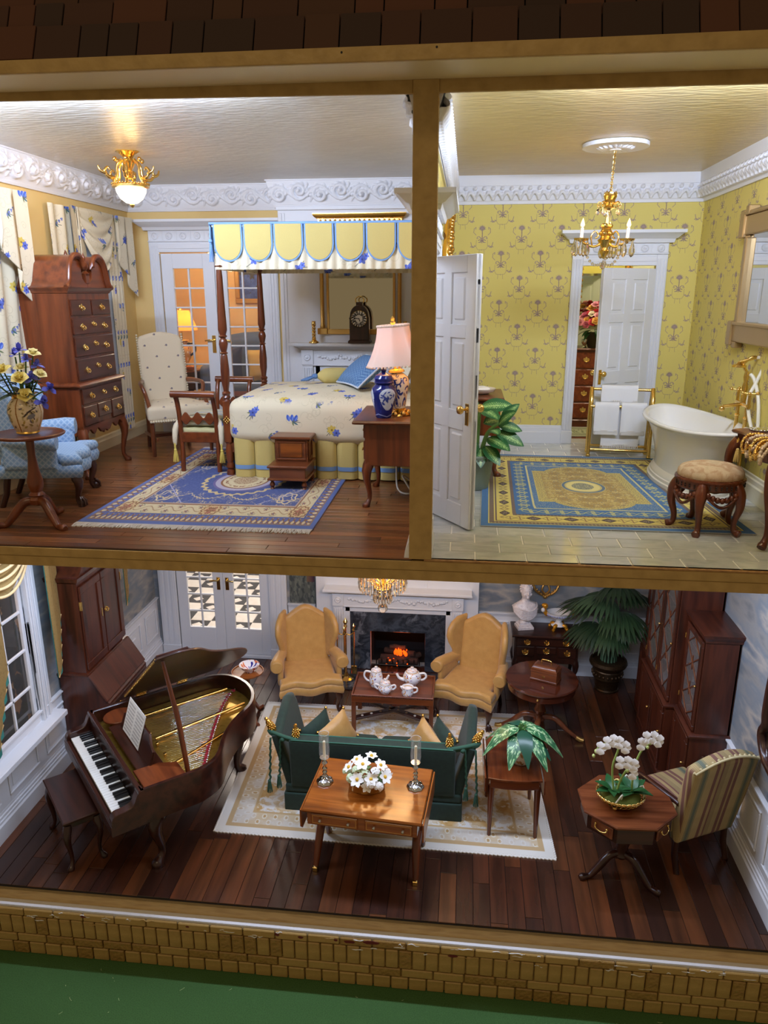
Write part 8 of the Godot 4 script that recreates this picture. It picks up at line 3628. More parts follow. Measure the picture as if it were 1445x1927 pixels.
	part("spout",g,M.china,tp)
	g = G.new()
	g.tube(spl([Vector3(0.07,0.12,0),Vector3(0.12,0.125,0),Vector3(0.135,0.09,0),Vector3(0.11,0.06,0),Vector3(0.082,0.055,0)],4),0.011,7)
	part("handle",g,M.china,tp)
	tp = thing("sugar_bowl","two-handled painted porcelain sugar bowl at the front left of the tea table","sugar bowl",V(-0.135,0.388,-2.24),0,"porcelain tea service")
	g = G.new()
	g.lathe([[0.04,0.0],[0.045,0.006],[0.07,0.045],[0.066,0.07],[0.05,0.085],[0.048,0.095]],Vector3.ZERO,20,60.0)
	part("body",g,cer,tp)
	g = G.new()
	g.lathe([[0.052,0.093],[0.044,0.115],[0.012,0.13],[0.016,0.145],[0.0,0.152]],Vector3.ZERO,16)
	part("lid",g,cer,tp)
	for s in [-1.0,1.0]:
		g = G.new()
		g.tube(spl([Vector3(s*0.058,0.075,0),Vector3(s*0.09,0.085,0),Vector3(s*0.098,0.06,0),Vector3(s*0.07,0.035,0)],4),0.009,7)
		part("handle",g,M.china,tp)
	tp = thing("cream_jug","small painted porcelain cream jug at the front right of the tea table","jug",V(0.08,0.388,-2.20),0,"porcelain tea service")
	g = G.new()
	g.lathe([[0.038,0.0],[0.042,0.006],[0.058,0.04],[0.05,0.075],[0.056,0.1],[0.05,0.1],[0.045,0.07]],Vector3.ZERO,20,60.0)
	part("body",g,cer,tp)
	g = G.new()
	g.tube(spl([Vector3(0.048,0.09,0),Vector3(0.085,0.09,0),Vector3(0.088,0.055,0),Vector3(0.055,0.035,0)],4),0.009,7)
	part("handle",g,M.china,tp)
	g = G.new()
	g.tube([Vector3(-0.04,0.08,0.0),Vector3(-0.07,0.10,0.0)],[0.02,0.008],8)
	part("lip",g,M.china,tp)
	# ---- gold wing chairs
	wing_chair("wing_chair","gold silk wing chair left of the fireplace",M.gold_silk,V(-0.955,0,-2.66),17,wood("dark",1),null,"gold wing chairs by the fire")
	wing_chair("wing_chair","gold silk wing chair right of the fireplace",M.gold_silk,V(0.685,0,-2.64),-22,wood("dark",1),null,"gold wing chairs by the fire")
	# ---- pillows on the sofa
	var pil = func(lbl,m,p,w,r,knob_m):
		var tt = thing("pillow",lbl,"pillow",p)
		tt.rotation_degrees = r
		var gg = G.new()
		gg.pillow(w,w,0.12)
		part("cover",gg,m,tt)
		for sx in [-1.0,1.0]:
			for sy in [-1.0,1.0]:
				gg = G.new()
				gg.ball(Vector3(sx*w*0.48,sy*w*0.48,0),0.014,7,5)
				part("corner_tassel",gg,knob_m,tt)
	pil.call("gold silk pillow at the left of the green sofa",M.gold_silk,V(-0.44,0.46,-1.40),0.32,Vector3(-12,48,20),M.gold)
	pil.call("gold silk pillow at the right of the green sofa",M.gold_silk,V(0.29,0.455,-1.36),0.32,Vector3(-12,-48,-22),M.gold)
	pil.call("green velvet pillow against the left arm of the sofa",M.green_velvet,V(-0.60,0.47,-1.36),0.33,Vector3(-10,55,12),M.gold)
	pil.call("green velvet pillow against the right arm of the sofa",M.green_velvet,V(0.43,0.47,-1.34),0.33,Vector3(-10,-55,-12),M.gold)
	# ---- candle stand with bowl
	t = thing("candle_stand","small round tripod candle stand with dished top beyond the piano","table",V(-1.48,0,-2.30))
	g = G.new()
	g.lathe([[0.145,0.49],[0.152,0.496],[0.155,0.51],[0.147,0.51],[0.14,0.5],[0.0,0.5]],Vector3.ZERO,32)
	part("top",g,wood("honey",0,0.5),t)
	g = G.new()
	g.lathe([[0.025,0.12],[0.034,0.15],[0.02,0.17],[0.03,0.22],[0.018,0.3],[0.015,0.44],[0.04,0.47],[0.04,0.49]],Vector3.ZERO,12)
	part("column",g,wood("red",1),t)
	tripod(t,0.15,0.022,0.17,wood("red",1),0.9)
	t = thing("bowl","red, blue and white porcelain bowl on the candle stand","bowl",V(-1.46,0.5,-2.30))
	var im = Pen.new(128,32,c3(236,234,236))
	for i in 50:
		im.leaf(rng.randf()*128,rng.randf()*32,rng.randf()*TAU,7,2.4,[c3(40,40,130),c3(180,50,40),c3(220,120,60)][i % 3])
	g = G.new()
	g.lathe([[0.035,0.0],[0.04,0.012],[0.075,0.04],[0.098,0.078],[0.094,0.078],[0.07,0.045],[0.0,0.02]],Vector3.ZERO,24,60.0)
	part("bowl",g,uvmat(im.tex(),0.12),t)
	# ---- fireplace
	var chim = holder("trim","white chimney breast of the living room")
	g = G.new()
	for e in [[-1.02,-0.43],[0.19,0.74]]:
		g.bb(e[0],e[1],F1,-0.13,-3.53,-3.42,0.004)
	g.bb(-0.43,0.19,F1 + 0.48,-0.13,-3.53,-3.42,0.004)
	part("breast",g,M.white,chim)
	t = thing("fireplace_mantel","white carved mantel with fluted pilasters round the lit living room fire","mantel",V(-0.125,0,-3.42))
	mantel(t,0.70,0.79,0.98,M.white,0.52,0.69)
	var marble = ntri(ntex([c3(24,28,36),c3(40,46,56),c3(70,78,90),c3(34,40,50),c3(120,126,136),c3(30,34,44)],0.012,131,5,256,FastNoiseLite.TYPE_SIMPLEX_SMOOTH,60.0),0.9,0.18)
	g = G.new()
	for s in [-1.0,1.0]:
		g.bb(s*0.41 - 0.11,s*0.41 + 0.11,0.0,0.69,0.0,0.022,0.003)
	g.bb(-0.52,0.52,0.46,0.69,0.0,0.021,0.003)
	part("marble_slip",g,marble,t,"dark veined marble slip")
	t = thing("hearth","dark grey marble hearth slab before the fire","hearth",V(-0.125,0,-3.42))
	g = G.new()
	g.bb(-0.62,0.62,0.0,0.014,0.08,0.50,0.004)
	part("slab",g,marble,t)
	var fb = holder("wall_firebox","black inside of the living room firebox")
	g = G.new()
	var bk = mat(c3(20,19,20),0.8)
	g.bb(-0.5,0.26,F1 - 0.03,F1 + 0.0,-3.95,-3.42,0)
	g.bb(-0.5,0.26,F1,F1 + 0.6,-3.98,-3.93,0)
	g.bb(-0.5,-0.43,F1,F1 + 0.6,-3.95,-3.53,0)
	g.bb(0.19,0.26,F1,F1 + 0.6,-3.95,-3.53,0)
	g.bb(-0.5,0.26,F1 + 0.5,F1 + 0.6,-3.95,-3.53,0)
	part("lining",g,bk,fb)
	t = thing("log_fire","glowing orange fire between charred logs in the grate","fire",V(-0.125,0,-3.60))
	var bark = bump(ntri(ntex([c3(24,18,15),c3(60,44,36),c3(36,28,24)],0.1,132),2.0,0.9),ntex(null,0.15,133),0.06)
	for e in [[-0.2,0.06,0.02,0.22,0.06,0.08,0.045],[-0.16,0.12,-0.04,0.18,0.14,0.06,0.04],[-0.22,0.05,0.10,0.1,0.06,0.12,0.035],[0.0,0.07,0.12,0.24,0.1,-0.02,0.035],[-0.1,0.18,0.0,0.08,0.2,0.03,0.03]]:
		g = G.new()
		var a = Vector3(e[0],e[1],e[2])
		var b = Vector3(e[3],e[4],e[5])
		g.tube([a,a.lerp(b,0.3) + Vector3(0,0.008,0),a.lerp(b,0.7) - Vector3(0,0.006,0),b],[e[6]*0.9,e[6],e[6]*0.95,e[6]*0.85],9)
		part("log",g,bark,t)
	var ember = glow(c3(255,92,10),1.3)
	g = G.new()
	for i in 18:
		var p = Vector3(rng.randf_range(-0.05,0.10),0.14 + rng.randf()*0.03,0.06 + rng.randf_range(-0.03,0.05))
		var hgt = rng.randf_range(0.01,0.07)*(1.0 - absf(p.x - 0.03)*4.5)
		g.lathe([[0.0,0.0],[0.016,0.012],[0.018,0.03 + hgt*0.2],[0.008,0.03 + hgt*0.6],[0.0,0.03 + hgt]],p - Vector3(0,0.04,0),6,80.0)
	var fl = part("flame",g,ember,t)
	lamp(fl,Vector3(0.02,0.2,0.08),c3(255,110,30),0.05,0.03,"fire_glow")
	g = G.new()
	for i in 16:
		g.ball(Vector3(rng.randf_range(-0.16,0.2),rng.randf_range(0.03,0.1),rng.randf_range(0.02,0.15)),rng.randf_range(0.006,0.016),6,4)
	part("ember",g,ember,t)
	g = G.new()
	for i in 9:
		g.rod(Vector3(-0.24 + i*0.06,0.03,0.14),Vector3(-0.24 + i*0.06,0.11,0.15),0.006,5)
	g.rod(Vector3(-0.26,0.03,0.14),Vector3(0.26,0.03,0.14),0.008)
	part("grate",g,M.black,t)
	# fire tools
	t = thing("fire_tools","brass fire iron set with brush on a round stand left of the hearth","fire tools",V(-0.66,0.0,-3.16))
	g = G.new()
	g.lathe([[0.09,0.0],[0.09,0.012],[0.06,0.025],[0.03,0.04],[0.02,0.07],[0.012,0.09],[0.011,0.6],[0.02,0.62],[0.012,0.64],[0.026,0.67],[0.012,0.70],[0.0,0.72]],Vector3.ZERO,16)
	for s in [[-0.09,0.0],[0.09,0.0],[0.0,0.08]]:
		g.tube(spl([Vector3(0,0.54,0),Vector3(s[0]*0.5,0.52,s[1]*0.5),Vector3(s[0],0.55,s[1])],3),0.007,6)
	part("stand",g,M.brass,t)
	for i in 3:
		var c = [Vector3(-0.09,0,0),Vector3(0.09,0,0),Vector3(0.0,0,0.08)][i]
		g = G.new()
		g.rod(c + Vector3(0,0.12,0),c + Vector3(0,0.6,0),0.008)
		g.lathe([[0.008,0.56],[0.018,0.58],[0.01,0.6],[0.016,0.63],[0.0,0.66]],c,10)
		var o = part("fire_iron",g,M.brass,t)
		g = G.new()
		if i == 0:
			g.lathe([[0.034,0.05],[0.03,0.12],[0.014,0.17]],c,12)
			part("brush",g,M.black,o)
		elif i == 1:
			g.bb(c.x - 0.03,c.x + 0.03,0.06,0.16,c.z - 0.006,c.z + 0.006,0.004)
			part("shovel",g,M.brass,o)
	# ---- chandelier
	t = thing("chandelier","crystal prism chandelier whose lower tiers hang below the floor beam","chandelier",Vector3(-0.13,-0.13,-2.0))
	g = G.new()
	g.lathe([[0.0,-0.9],[0.05,-0.89],[0.055,-0.87],[0.02,-0.85],[0.016,-0.5],[0.03,-0.4],[0.012,-0.3],[0.01,-0.02],[0.05,-0.01],[0.05,0.0]],Vector3.ZERO,14)
	for r in [[0.075,-0.87],[0.2,-0.66]]:
		var pts = []
		for i in 33:
			pts.append(Vector3(cos(TAU*i/32)*r[0],r[1],sin(TAU*i/32)*r[0]))
		g.tube(pts,0.008,6,false)
	part("frame",g,M.brass,t)
	for i in 8:
		var a = TAU*i/8
		var d = Vector3(cos(a),0,sin(a))
		g = G.new()
		g.tube(spl([d*0.03 + Vector3(0,-0.84,0),d*0.1 + Vector3(0,-0.8,0),d*0.16 + Vector3(0,-0.68,0),d*0.22 + Vector3(0,-0.66,0)],4),0.009,6)
		g.lathe([[0.01,-0.66],[0.04,-0.645],[0.012,-0.64]],d*0.22,12)
		var arm = part("arm",g,M.brass,t)
		candle_flame(arm,d*0.22 + Vector3(0,-0.60,0),0.06,0.12)
		g = G.new()
		g.lathe([[0.011,-0.64],[0.01,-0.60]],d*0.22,8)
		part("candle",g,mat(c3(240,236,226),0.5),arm)
	g = G.new()
	for i in 18:
		var a = TAU*i/18
		drop(g,Vector3(cos(a)*0.075,-0.88,sin(a)*0.075),0.13,0.013)
	for i in 28:
		var a = TAU*i/28
		drop(g,Vector3(cos(a)*0.2,-0.67,sin(a)*0.2),0.22,0.016)
	for k in 12:
		var a = TAU*k/12
		for i in 8:
			var v = i/7.0
			g.ball(Vector3(cos(a),0,sin(a))*lerpf(0.2,0.05,v) + Vector3(0,-0.68 - 0.19*pow(v,0.7),0),0.012,6,4)
	part("prism",g,M.crystal,t).set_meta("kind","stuff")
	g = G.new()
	g.ball(Vector3(0,-1.065,0),0.045,8,6)
	g.rod(Vector3(0,-1.02,0),Vector3(0,-0.9,0),0.006)
	part("crystal_ball",g,M.crystal,t)
	# ---- drum table,caddy
	t = thing("drum_table","round mahogany drum table on a brass-footed pedestal","table",V(1.315,0,-2.30))
	g = G.new()
	g.lathe([[0.30,0.50],[0.31,0.505],[0.31,0.565],[0.33,0.575],[0.335,0.588],[0.328,0.6],[0.0,0.601]],Vector3.ZERO,48)
	part("top",g,wood("deep",0,0.1),t)
	g = G.new()
	g.lathe([[0.05,0.16],[0.06,0.18],[0.035,0.22],[0.055,0.27],[0.04,0.31],[0.03,0.4],[0.045,0.44],[0.08,0.48],[0.08,0.5]],Vector3.ZERO,16)
	part("pedestal",g,wood("mid",1),t)
	for i in 4:
		g = G.new()
		var a = TAU*i/4 + 0.2
		g.at(Vector3(cos(a),0,sin(a))*0.31 + Vector3(0,0.535,0),Vector3(0,0,0))
		g.ball(Vector3.ZERO,0.013,8,6)
		part("knob",g,M.brass,t)
	for k in 4:
		var a = TAU*k/4 + 0.22
		var d = Vector3(cos(a),0,sin(a))
		g = G.new()
		g.tube(spl([Vector3(0,0.2,0) + d*0.03,d*0.14 + Vector3(0,0.2,0),d*0.26 + Vector3(0,0.1,0),d*0.37 + Vector3(0,0.025,0)],4),[0.03,0.03,0.03,0.029,0.028,0.027,0.026,0.024,0.022,0.02,0.019,0.018,0.018],8)
		var l = part("leg",g,wood("mid",1),t)
		g = G.new()
		g.tube([d*0.345 + Vector3(0,0.038,0),d*0.385 + Vector3(0,0.022,0),d*0.415 + Vector3(0,0.022,0)],[0.022,0.024,0.02],8)
		part("toe_cap",g,M.gilt,l,"gilt toe cap")
	t = thing("tea_caddy","small mahogany tea caddy with brass handle on the drum table","box",V(1.345,0.602,-2.27),-24)
	g = G.new()
	g.slab(rect2(-0.12,0.12,-0.07,0.07),[[0.0,0.0],[0.006,0.004],[0.004,0.018],[0.0,0.022],[0.0,0.085]])
	part("body",g,wood("mid",0),t)
	g = G.new()
	g.slab(rect2(-0.12,0.12,-0.07,0.07),[[0.002,0.087],[0.004,0.095],[0.0,0.118],[-0.012,0.125],[-0.02,0.145],[-0.035,0.15]])
	part("lid",g,wood("mid",0),t)
	g = G.new()
	g.tube(spl([Vector3(-0.045,0.148,0),Vector3(-0.045,0.18,0),Vector3(-0.03,0.19,0),Vector3(0.03,0.19,0),Vector3(0.045,0.18,0),Vector3(0.045,0.148,0)],3),0.007,6)
	part("handle",g,M.brass,t)
	g = G.new()
	g.at(Vector3(0,0.055,0.07),Vector3.ZERO)
	g.ext(PackedVector2Array([Vector2(-0.014,0),Vector2(0,-0.018),Vector2(0.014,0),Vector2(0,0.014)]),0,0.003,0.001)
	part("escutcheon",g,M.brass,t)
	# ---- small dresser
	t = thing("lowboy","dark mahogany lowboy chest against the back wall carrying the bust","chest of drawers",V(1.45,0,-3.36))
	var wd = wood("dark",1)
	g = G.new()
	g.bb(-0.33,0.33,0.28,0.58,-0.15,0.16,0.004)
	part("case",g,wd,t)
	g = G.new()
	g.slab(rect2(-0.36,0.36,-0.16,0.20),[[-0.016,0.575],[-0.002,0.58],[0.0,0.595],[-0.008,0.602]])
	part("top",g,wood("dark",0,0.35),t)
	drawer(t,-0.31,0.31,0.475,0.565,0.16,wood("dark",0),[[0.18,0.5,false],[0.5,0.5,true],[0.82,0.5,false]],0.075)
	drawer(t,-0.31,-0.12,0.35,0.465,0.16,wood("dark",0),[[0.5,0.5,false]],0.075)
	drawer(t,-0.105,0.105,0.385,0.465,0.16,wood("dark",0),[[0.5,0.5,false]],0.075)
	drawer(t,0.12,0.31,0.35,0.465,0.16,wood("dark",0),[[0.5,0.5,false]],0.075)
	for sx in [-1.0,1.0]:
		for sz in [-1.0,1.0]:
			g = G.new()
			g.cabriole(Vector3(sx*0.30,0,0.005 + sz*0.12),0.32,0.03,Vector3(sx,0,sz))
			part("leg",g,wd,t)
	bust()
	# compote
	t = thing("compote","white and gold porcelain compote with figural handles on the lowboy chest","compote",V(1.585,0.602,-3.38))
	g = G.new()
	g.slab(ring2(0,0,0.13,0.10,32),[[-0.09,0.10],[-0.06,0.115],[-0.02,0.14],[-0.004,0.165],[0.0,0.185],[0.004,0.19],[-0.008,0.19],[-0.03,0.165],[-0.08,0.135]],true,true,80.0,60.0)
	part("bowl",g,M.china,t)
	g = G.new()
	for i in 30:
		var a = TAU*i/30
		g.ball(Vector3(cos(a)*0.128,0.165,sin(a)*0.098),Vector3(0.011,0.01,0.008),6,4)
	part("blue_band",g,mat(c3(150,156,196),0.2),t)
	g = G.new()
	g.lathe([[0.06,0.045],[0.05,0.055],[0.03,0.075],[0.03,0.1],[0.045,0.11]],Vector3.ZERO,16)
	g.slab(ring2(0,0,0.08,0.065,24),[[-0.01,0.035],[0.0,0.042],[-0.03,0.055]],true,true,80.0)
	part("foot",g,M.china,t)
	for k in 4:
		var a = TAU*k/4 + 0.6
		var d = Vector3(cos(a),0,sin(a)*0.85)
		g = G.new()
		g.tube(spl([d*0.05 + Vector3(0,0.05,0),d*0.085 + Vector3(0,0.04,0),d*0.09 + Vector3(0,0.016,0),d*0.115 + Vector3(0,0.012,0)],3),[0.02,0.022,0.022,0.02,0.018,0.016,0.015,0.016,0.019,0.014],7)
		part("paw_foot",g,mat(c3(216,150,40),0.2,0.5),t)
	for s in [-1.0,1.0]:
		g = G.new()
		g.tube(spl([Vector3(s*0.12,0.15,0),Vector3(s*0.15,0.19,0),Vector3(s*0.155,0.235,0)],4),[0.02,0.024,0.026,0.024,0.022,0.02,0.018,0.016,0.014],8)
		g.ball(Vector3(s*0.15,0.25,0),Vector3(0.03,0.032,0.026),10,8)
		g.ball(Vector3(s*0.165,0.262,0.0),Vector3(0.026,0.02,0.022),8,6)
		part("figural_handle",g,mat(c3(216,150,40),0.2,0.5),t)
		g = G.new()
		g.ball(Vector3(s*0.172,0.21,0.012),Vector3(0.022,0.026,0.02),8,6)
		part("sleeve",g,M.china,t)
	# sconce
	t = thing("wall_sconce","gilt scrolled wall bracket above the lowboy chest","sconce",V(1.44,1.0,-3.525))
	g = G.new()
	for s in [-1.0,1.0]:
		g.tube(spl([Vector3(0,-0.08,0.03),Vector3(s*0.06,-0.05,0.05),Vector3(s*0.11,0.0,0.06),Vector3(s*0.13,0.06,0.05),Vector3(s*0.09,0.08,0.05),Vector3(s*0.08,0.05,0.05)],4),0.013,7)
		g.tube(spl([Vector3(0,-0.06,0.04),Vector3(s*0.04,0.0,0.06),Vector3(s*0.02,0.06,0.05)],4),0.011,7)
		for i in 5:
			g.ball(Vector3(s*(0.02 + i*0.024),-0.07 + i*0.024,0.06),0.012,6,5)
	g.ball(Vector3(0,-0.09,0.03),0.024,8,6)
	g.slab(ring2(0,0.05,0.15,0.06,24),[[-0.02,0.085],[0.0,0.09],[0.0,0.1]])
	part("bracket",g,M.gilt,t)
	palm()
	bookcase()
	# ---- octagonal table
	t = thing("octagonal_table","octagonal mahogany pedestal table with brass-handled drawers at the front right","table",V(1.74,0,-0.59),3)
	var oc = PackedVector2Array()
	for i in 8:
		var a = TAU*(i + 0.5)/8
		oc.append(Vector2(cos(a)*0.34,sin(a)*0.31))
	g = G.new()
	g.slab(oc,[[-0.012,0.58],[0.0,0.584],[0.002,0.596],[-0.005,0.604]])
	part("top",g,wood("mid",0,0.25),t)
	g = G.new()
	g.slab(oc,[[-0.035,0.45],[-0.028,0.455],[-0.028,0.58]])
	part("frieze",g,wood("dark",0),t)
	for i in 8:
		if i % 2 == 1:
			continue
		var a = TAU*(i + 1)/8 - (0.0 if i % 2 == 0 else 0.0)
		var mid = (oc[i] + oc[(i + 1) % 8])/2*0.925
		var nr = mid.normalized()
		var d = Node3D.new()
		g = G.new()
		g.x = Transform3D(Basis(Vector3(nr.y,0,-nr.x),Vector3.UP,Vector3(nr.x,0,nr.y)),Vector3(mid.x,0,mid.y))
		g.bb(-0.085,0.085,0.475,0.565,-0.01,0.004,0.004)
		d.free()
		var dw = part("drawer",g,wood("mid",0),t)
		g = G.new()
		g.x = Transform3D(Basis(Vector3(nr.y,0,-nr.x),Vector3.UP,Vector3(nr.x,0,nr.y)),Vector3(mid.x,0,mid.y))
		g.tube(spl([Vector3(-0.045,0.535,0.006),Vector3(-0.04,0.515,0.02),Vector3(0,0.505,0.024),Vector3(0.04,0.515,0.02),Vector3(0.045,0.535,0.006)],3),0.005,6)
		for s in [-1,1]:
			g.ball(Vector3(s*0.045,0.535,0.008),0.009,7,5)
		part("pull",g,M.brass,dw)
	g = G.new()
	g.lathe([[0.045,0.14],[0.055,0.16],[0.04,0.2],[0.055,0.26],[0.045,0.31],[0.03,0.36],[0.05,0.42],[0.09,0.45]],Vector3.ZERO,16)
	part("pedestal",g,wood("dark",1),t)
	tripod(t,0.17,0.03,0.27,wood("dark",1),2.85)
	orchid()
	striped_chair()
	# carved mirror whose edge shows at the right border
	t = thing("wall_mirror","carved dark mahogany mirror frame at the right edge of the living room wall","mirror",V(XR - 0.004,0,-0.46),-90)
	g = G.new()
	var fr = []
	for e in [[0.0,0.98],[-0.12,1.0],[-0.2,1.06],[-0.24,1.14],[-0.2,1.22],[-0.22,1.32],[-0.2,1.6],[-0.1,1.72],[0.0,1.75],[0.1,1.72],[0.2,1.6],[0.22,1.32],[0.2,1.22],[0.24,1.14],[0.2,1.06],[0.12,1.0],[0.0,0.98]]:
		fr.append(Vector3(e[0],e[1],0.035))
	g.tube(spl(fr,4),0.032,8)
	part("frame",g,wood("dark",1),t)
	g = G.new()
	g.bb(-0.19,0.19,1.04,1.68,0.0,0.02,0.0)
	part("glass",g,mat(c3(210,210,210),0.03,1.0),t)
	# ---- window curtains
	t = thing("window_curtain","gold curtain with swag and zigzag tails lined in teal at the near left window","curtain")
	var gc = ntri(ntex([c3(122,98,52),c3(150,122,70),c3(136,110,60)],0.05,141),2.0,0.75)
	var teal = mat(c3(50,128,118),0.8)
	var O = Vector3(1,0,0)
	zig_tail(t,gc,teal,V(-2.84,2.36,-1.24),Vector3(0,0,-1),O,0.30,5,1.42,0.13,-1.0)
	zig_tail(t,gc,teal,V(-2.84,2.36,-0.30),Vector3(0,0,-1),O,0.46,5,1.62,0.12,-1.0)
	curtain_swag(t,gc,V(-2.84,2.36,-0.25),Vector3(0,0,-1),O,0.95,0.12,0.34,5)
	g = G.new()
	for k in 5:
		var pts = []
		for i in 21:
			var u = i/20.0
			pts.append(V(-2.84 + 0.03 + 0.08*4*u*(1 - u),2.36 - 0.12 - (0.08 + k*0.065)*4*u*(1 - u),-0.25 - 0.95*u))
		g.tube(pts,0.012,6)
	part("swag_cord",g,mat(c3(206,178,128),0.7),t)
	t = thing("window_curtain","gold and teal curtain tail at the far left window behind the secretary","curtain")
	zig_tail(t,gc,teal,V(-2.84,2.36,-2.58),Vector3(0,0,-1),O,0.22,4,1.35,0.2,1.0)

func zig_tail(root,m,lin,base,along,out,w,pleats,len,step,way):
	# folded tail: each pleat a strip,shorter one after another,its outer edge cut aslant so that the lining shows
	for i in pleats:
		var l0 = len - step*i*0.9
		var x0 = w*i/pleats*0.75
		var x1 = x0 + w/pleats*1.25
		var z = 0.012 + 0.014*(pleats - i)
		for k in 2:
			var g = G.new()
			var zo = z - 0.007*k
			g.grid(4,6,func(u,v):
				var l = lerpf(l0,l0 - step,u) if k == 0 else lerpf(l0 - step*0.02,l0 - step*0.2,u)
				return base + along*lerpf(x0,x1,u) + out*(zo + 0.01*sin(u*PI)) + Vector3.DOWN*l*v,0.003)
			part("pleat" if k == 0 else "lining_fold",g,m if k == 0 else lin,root)
		var g2 = G.new()
		g2.tube([base + along*x0 + out*(z + 0.004) + Vector3.DOWN*l0,base + along*x1 + out*(z + 0.004) + Vector3.DOWN*(l0 - step)],0.006,5)
		part("edge_braid",g2,mat(c3(206,170,110),0.7),root)

func bust():
	# a marble head and draped shoulders on a square socle
	var t = thing("bust","white marble classical bust on a square plinth at the left of the lowboy","bust",V(1.225,0.602,-3.37),14)
	var m = ntri(ntex([c3(220,208,206),c3(236,228,226),c3(204,190,190)],0.05,151),2.0,0.35)
	var g = G.new()
	g.slab(rect2(-0.085,0.085,-0.07,0.07),[[0.0,0.0],[0.0,0.025],[-0.01,0.03],[-0.012,0.045],[-0.022,0.05],[-0.03,0.07]])
	g.lathe([[0.055,0.068],[0.045,0.08],[0.035,0.1],[0.045,0.12]],Vector3.ZERO,16)
	part("socle",g,m,t)
	# shoulders,neck and head as one surface of rings
	g = G.new()
	var rings = []
	var prof = [[0.03,0.02,0.105,0.0],[0.07,0.05,0.125,0.005],[0.11,0.07,0.16,0.01],[0.128,0.078,0.205,0.01],[0.132,0.074,0.245,0.004],[0.115,0.065,0.275,0.0],[0.075,0.052,0.295,-0.002],[0.045,0.042,0.31,0.0],[0.038,0.038,0.335,0.004],[0.037,0.04,0.352,0.008],[0.046,0.054,0.365,0.018],[0.052,0.062,0.385,0.02],[0.055,0.064,0.41,0.018],[0.056,0.066,0.44,0.014],[0.054,0.066,0.465,0.008],[0.045,0.056,0.488,0.004],[0.025,0.033,0.503,0.0],[0.004,0.005,0.508,0.0]]
	for e in prof:
		var r = PackedVector3Array()
		for j in 24:
			var a = TAU*j/24
			var fold = 0.0
			if e[2] < 0.28 and e[2] > 0.12:
				fold = 0.008*sin(a*7 + e[2]*50) + 0.006*sin(a*3 - e[2]*80)
			r.append(Vector3(cos(a)*(e[0] + fold),e[2] + fold,-sin(a)*(e[1] + fold) + e[3]))
		rings.append(r)
	g.loft(rings,true,true)
	# brow,nose,lips,chin,eyes,ears
	g.tube([Vector3(0,0.44,0.078),Vector3(0,0.42,0.088),Vector3(0,0.408,0.094),Vector3(0,0.403,0.084)],[0.006,0.009,0.012,0.008],7)
	g.ball(Vector3(0,0.388,0.082),Vector3(0.016,0.005,0.008),8,5)
	g.ball(Vector3(0,0.381,0.081),Vector3(0.014,0.005,0.008),8,5)
	g.ball(Vector3(0,0.367,0.074),Vector3(0.016,0.012,0.014),8,6)
	for s in [-1.0,1.0]:
		g.ball(Vector3(s*0.021,0.428,0.073),Vector3(0.012,0.007,0.008),8,5)
		g.tube([Vector3(s*0.008,0.44,0.08),Vector3(s*0.024,0.444,0.076),Vector3(s*0.038,0.436,0.064)],0.005,5)
		g.ball(Vector3(s*0.057,0.42,0.012),Vector3(0.008,0.018,0.012),7,6)
		g.ball(Vector3(s*0.03,0.40,0.066),Vector3(0.018,0.018,0.014),8,6)
	var body = part("figure",g,m,t)
	g = G.new()
	for i in 60:
		var a = i*2.4
		var v = i/60.0
		var th = lerpf(0.1,1.75,v)
		var d = Vector3(sin(th)*cos(a),cos(th),sin(th)*sin(a))
		if d.z > 0.55 and d.y < 0.75:
			continue
		g.ball(Vector3(d.x*0.058,0.445 + d.y*0.062,0.008 + d.z*0.066),Vector3(0.014,0.012,0.014),6,5)
	part("hair",g,m,body)
	g = G.new()
	for i in 7:
		var o = i*0.017
		g.tube(spl([Vector3(-0.125,0.255 - o*0.5,0.02),Vector3(-0.06,0.24 - o,0.078),Vector3(0.03,0.215 - o*0.9,0.085),Vector3(0.11,0.245 - o*0.8,0.05),Vector3(0.128,0.27 - o,-0.02)],4),0.008,6)
	part("drapery",g,m,body)

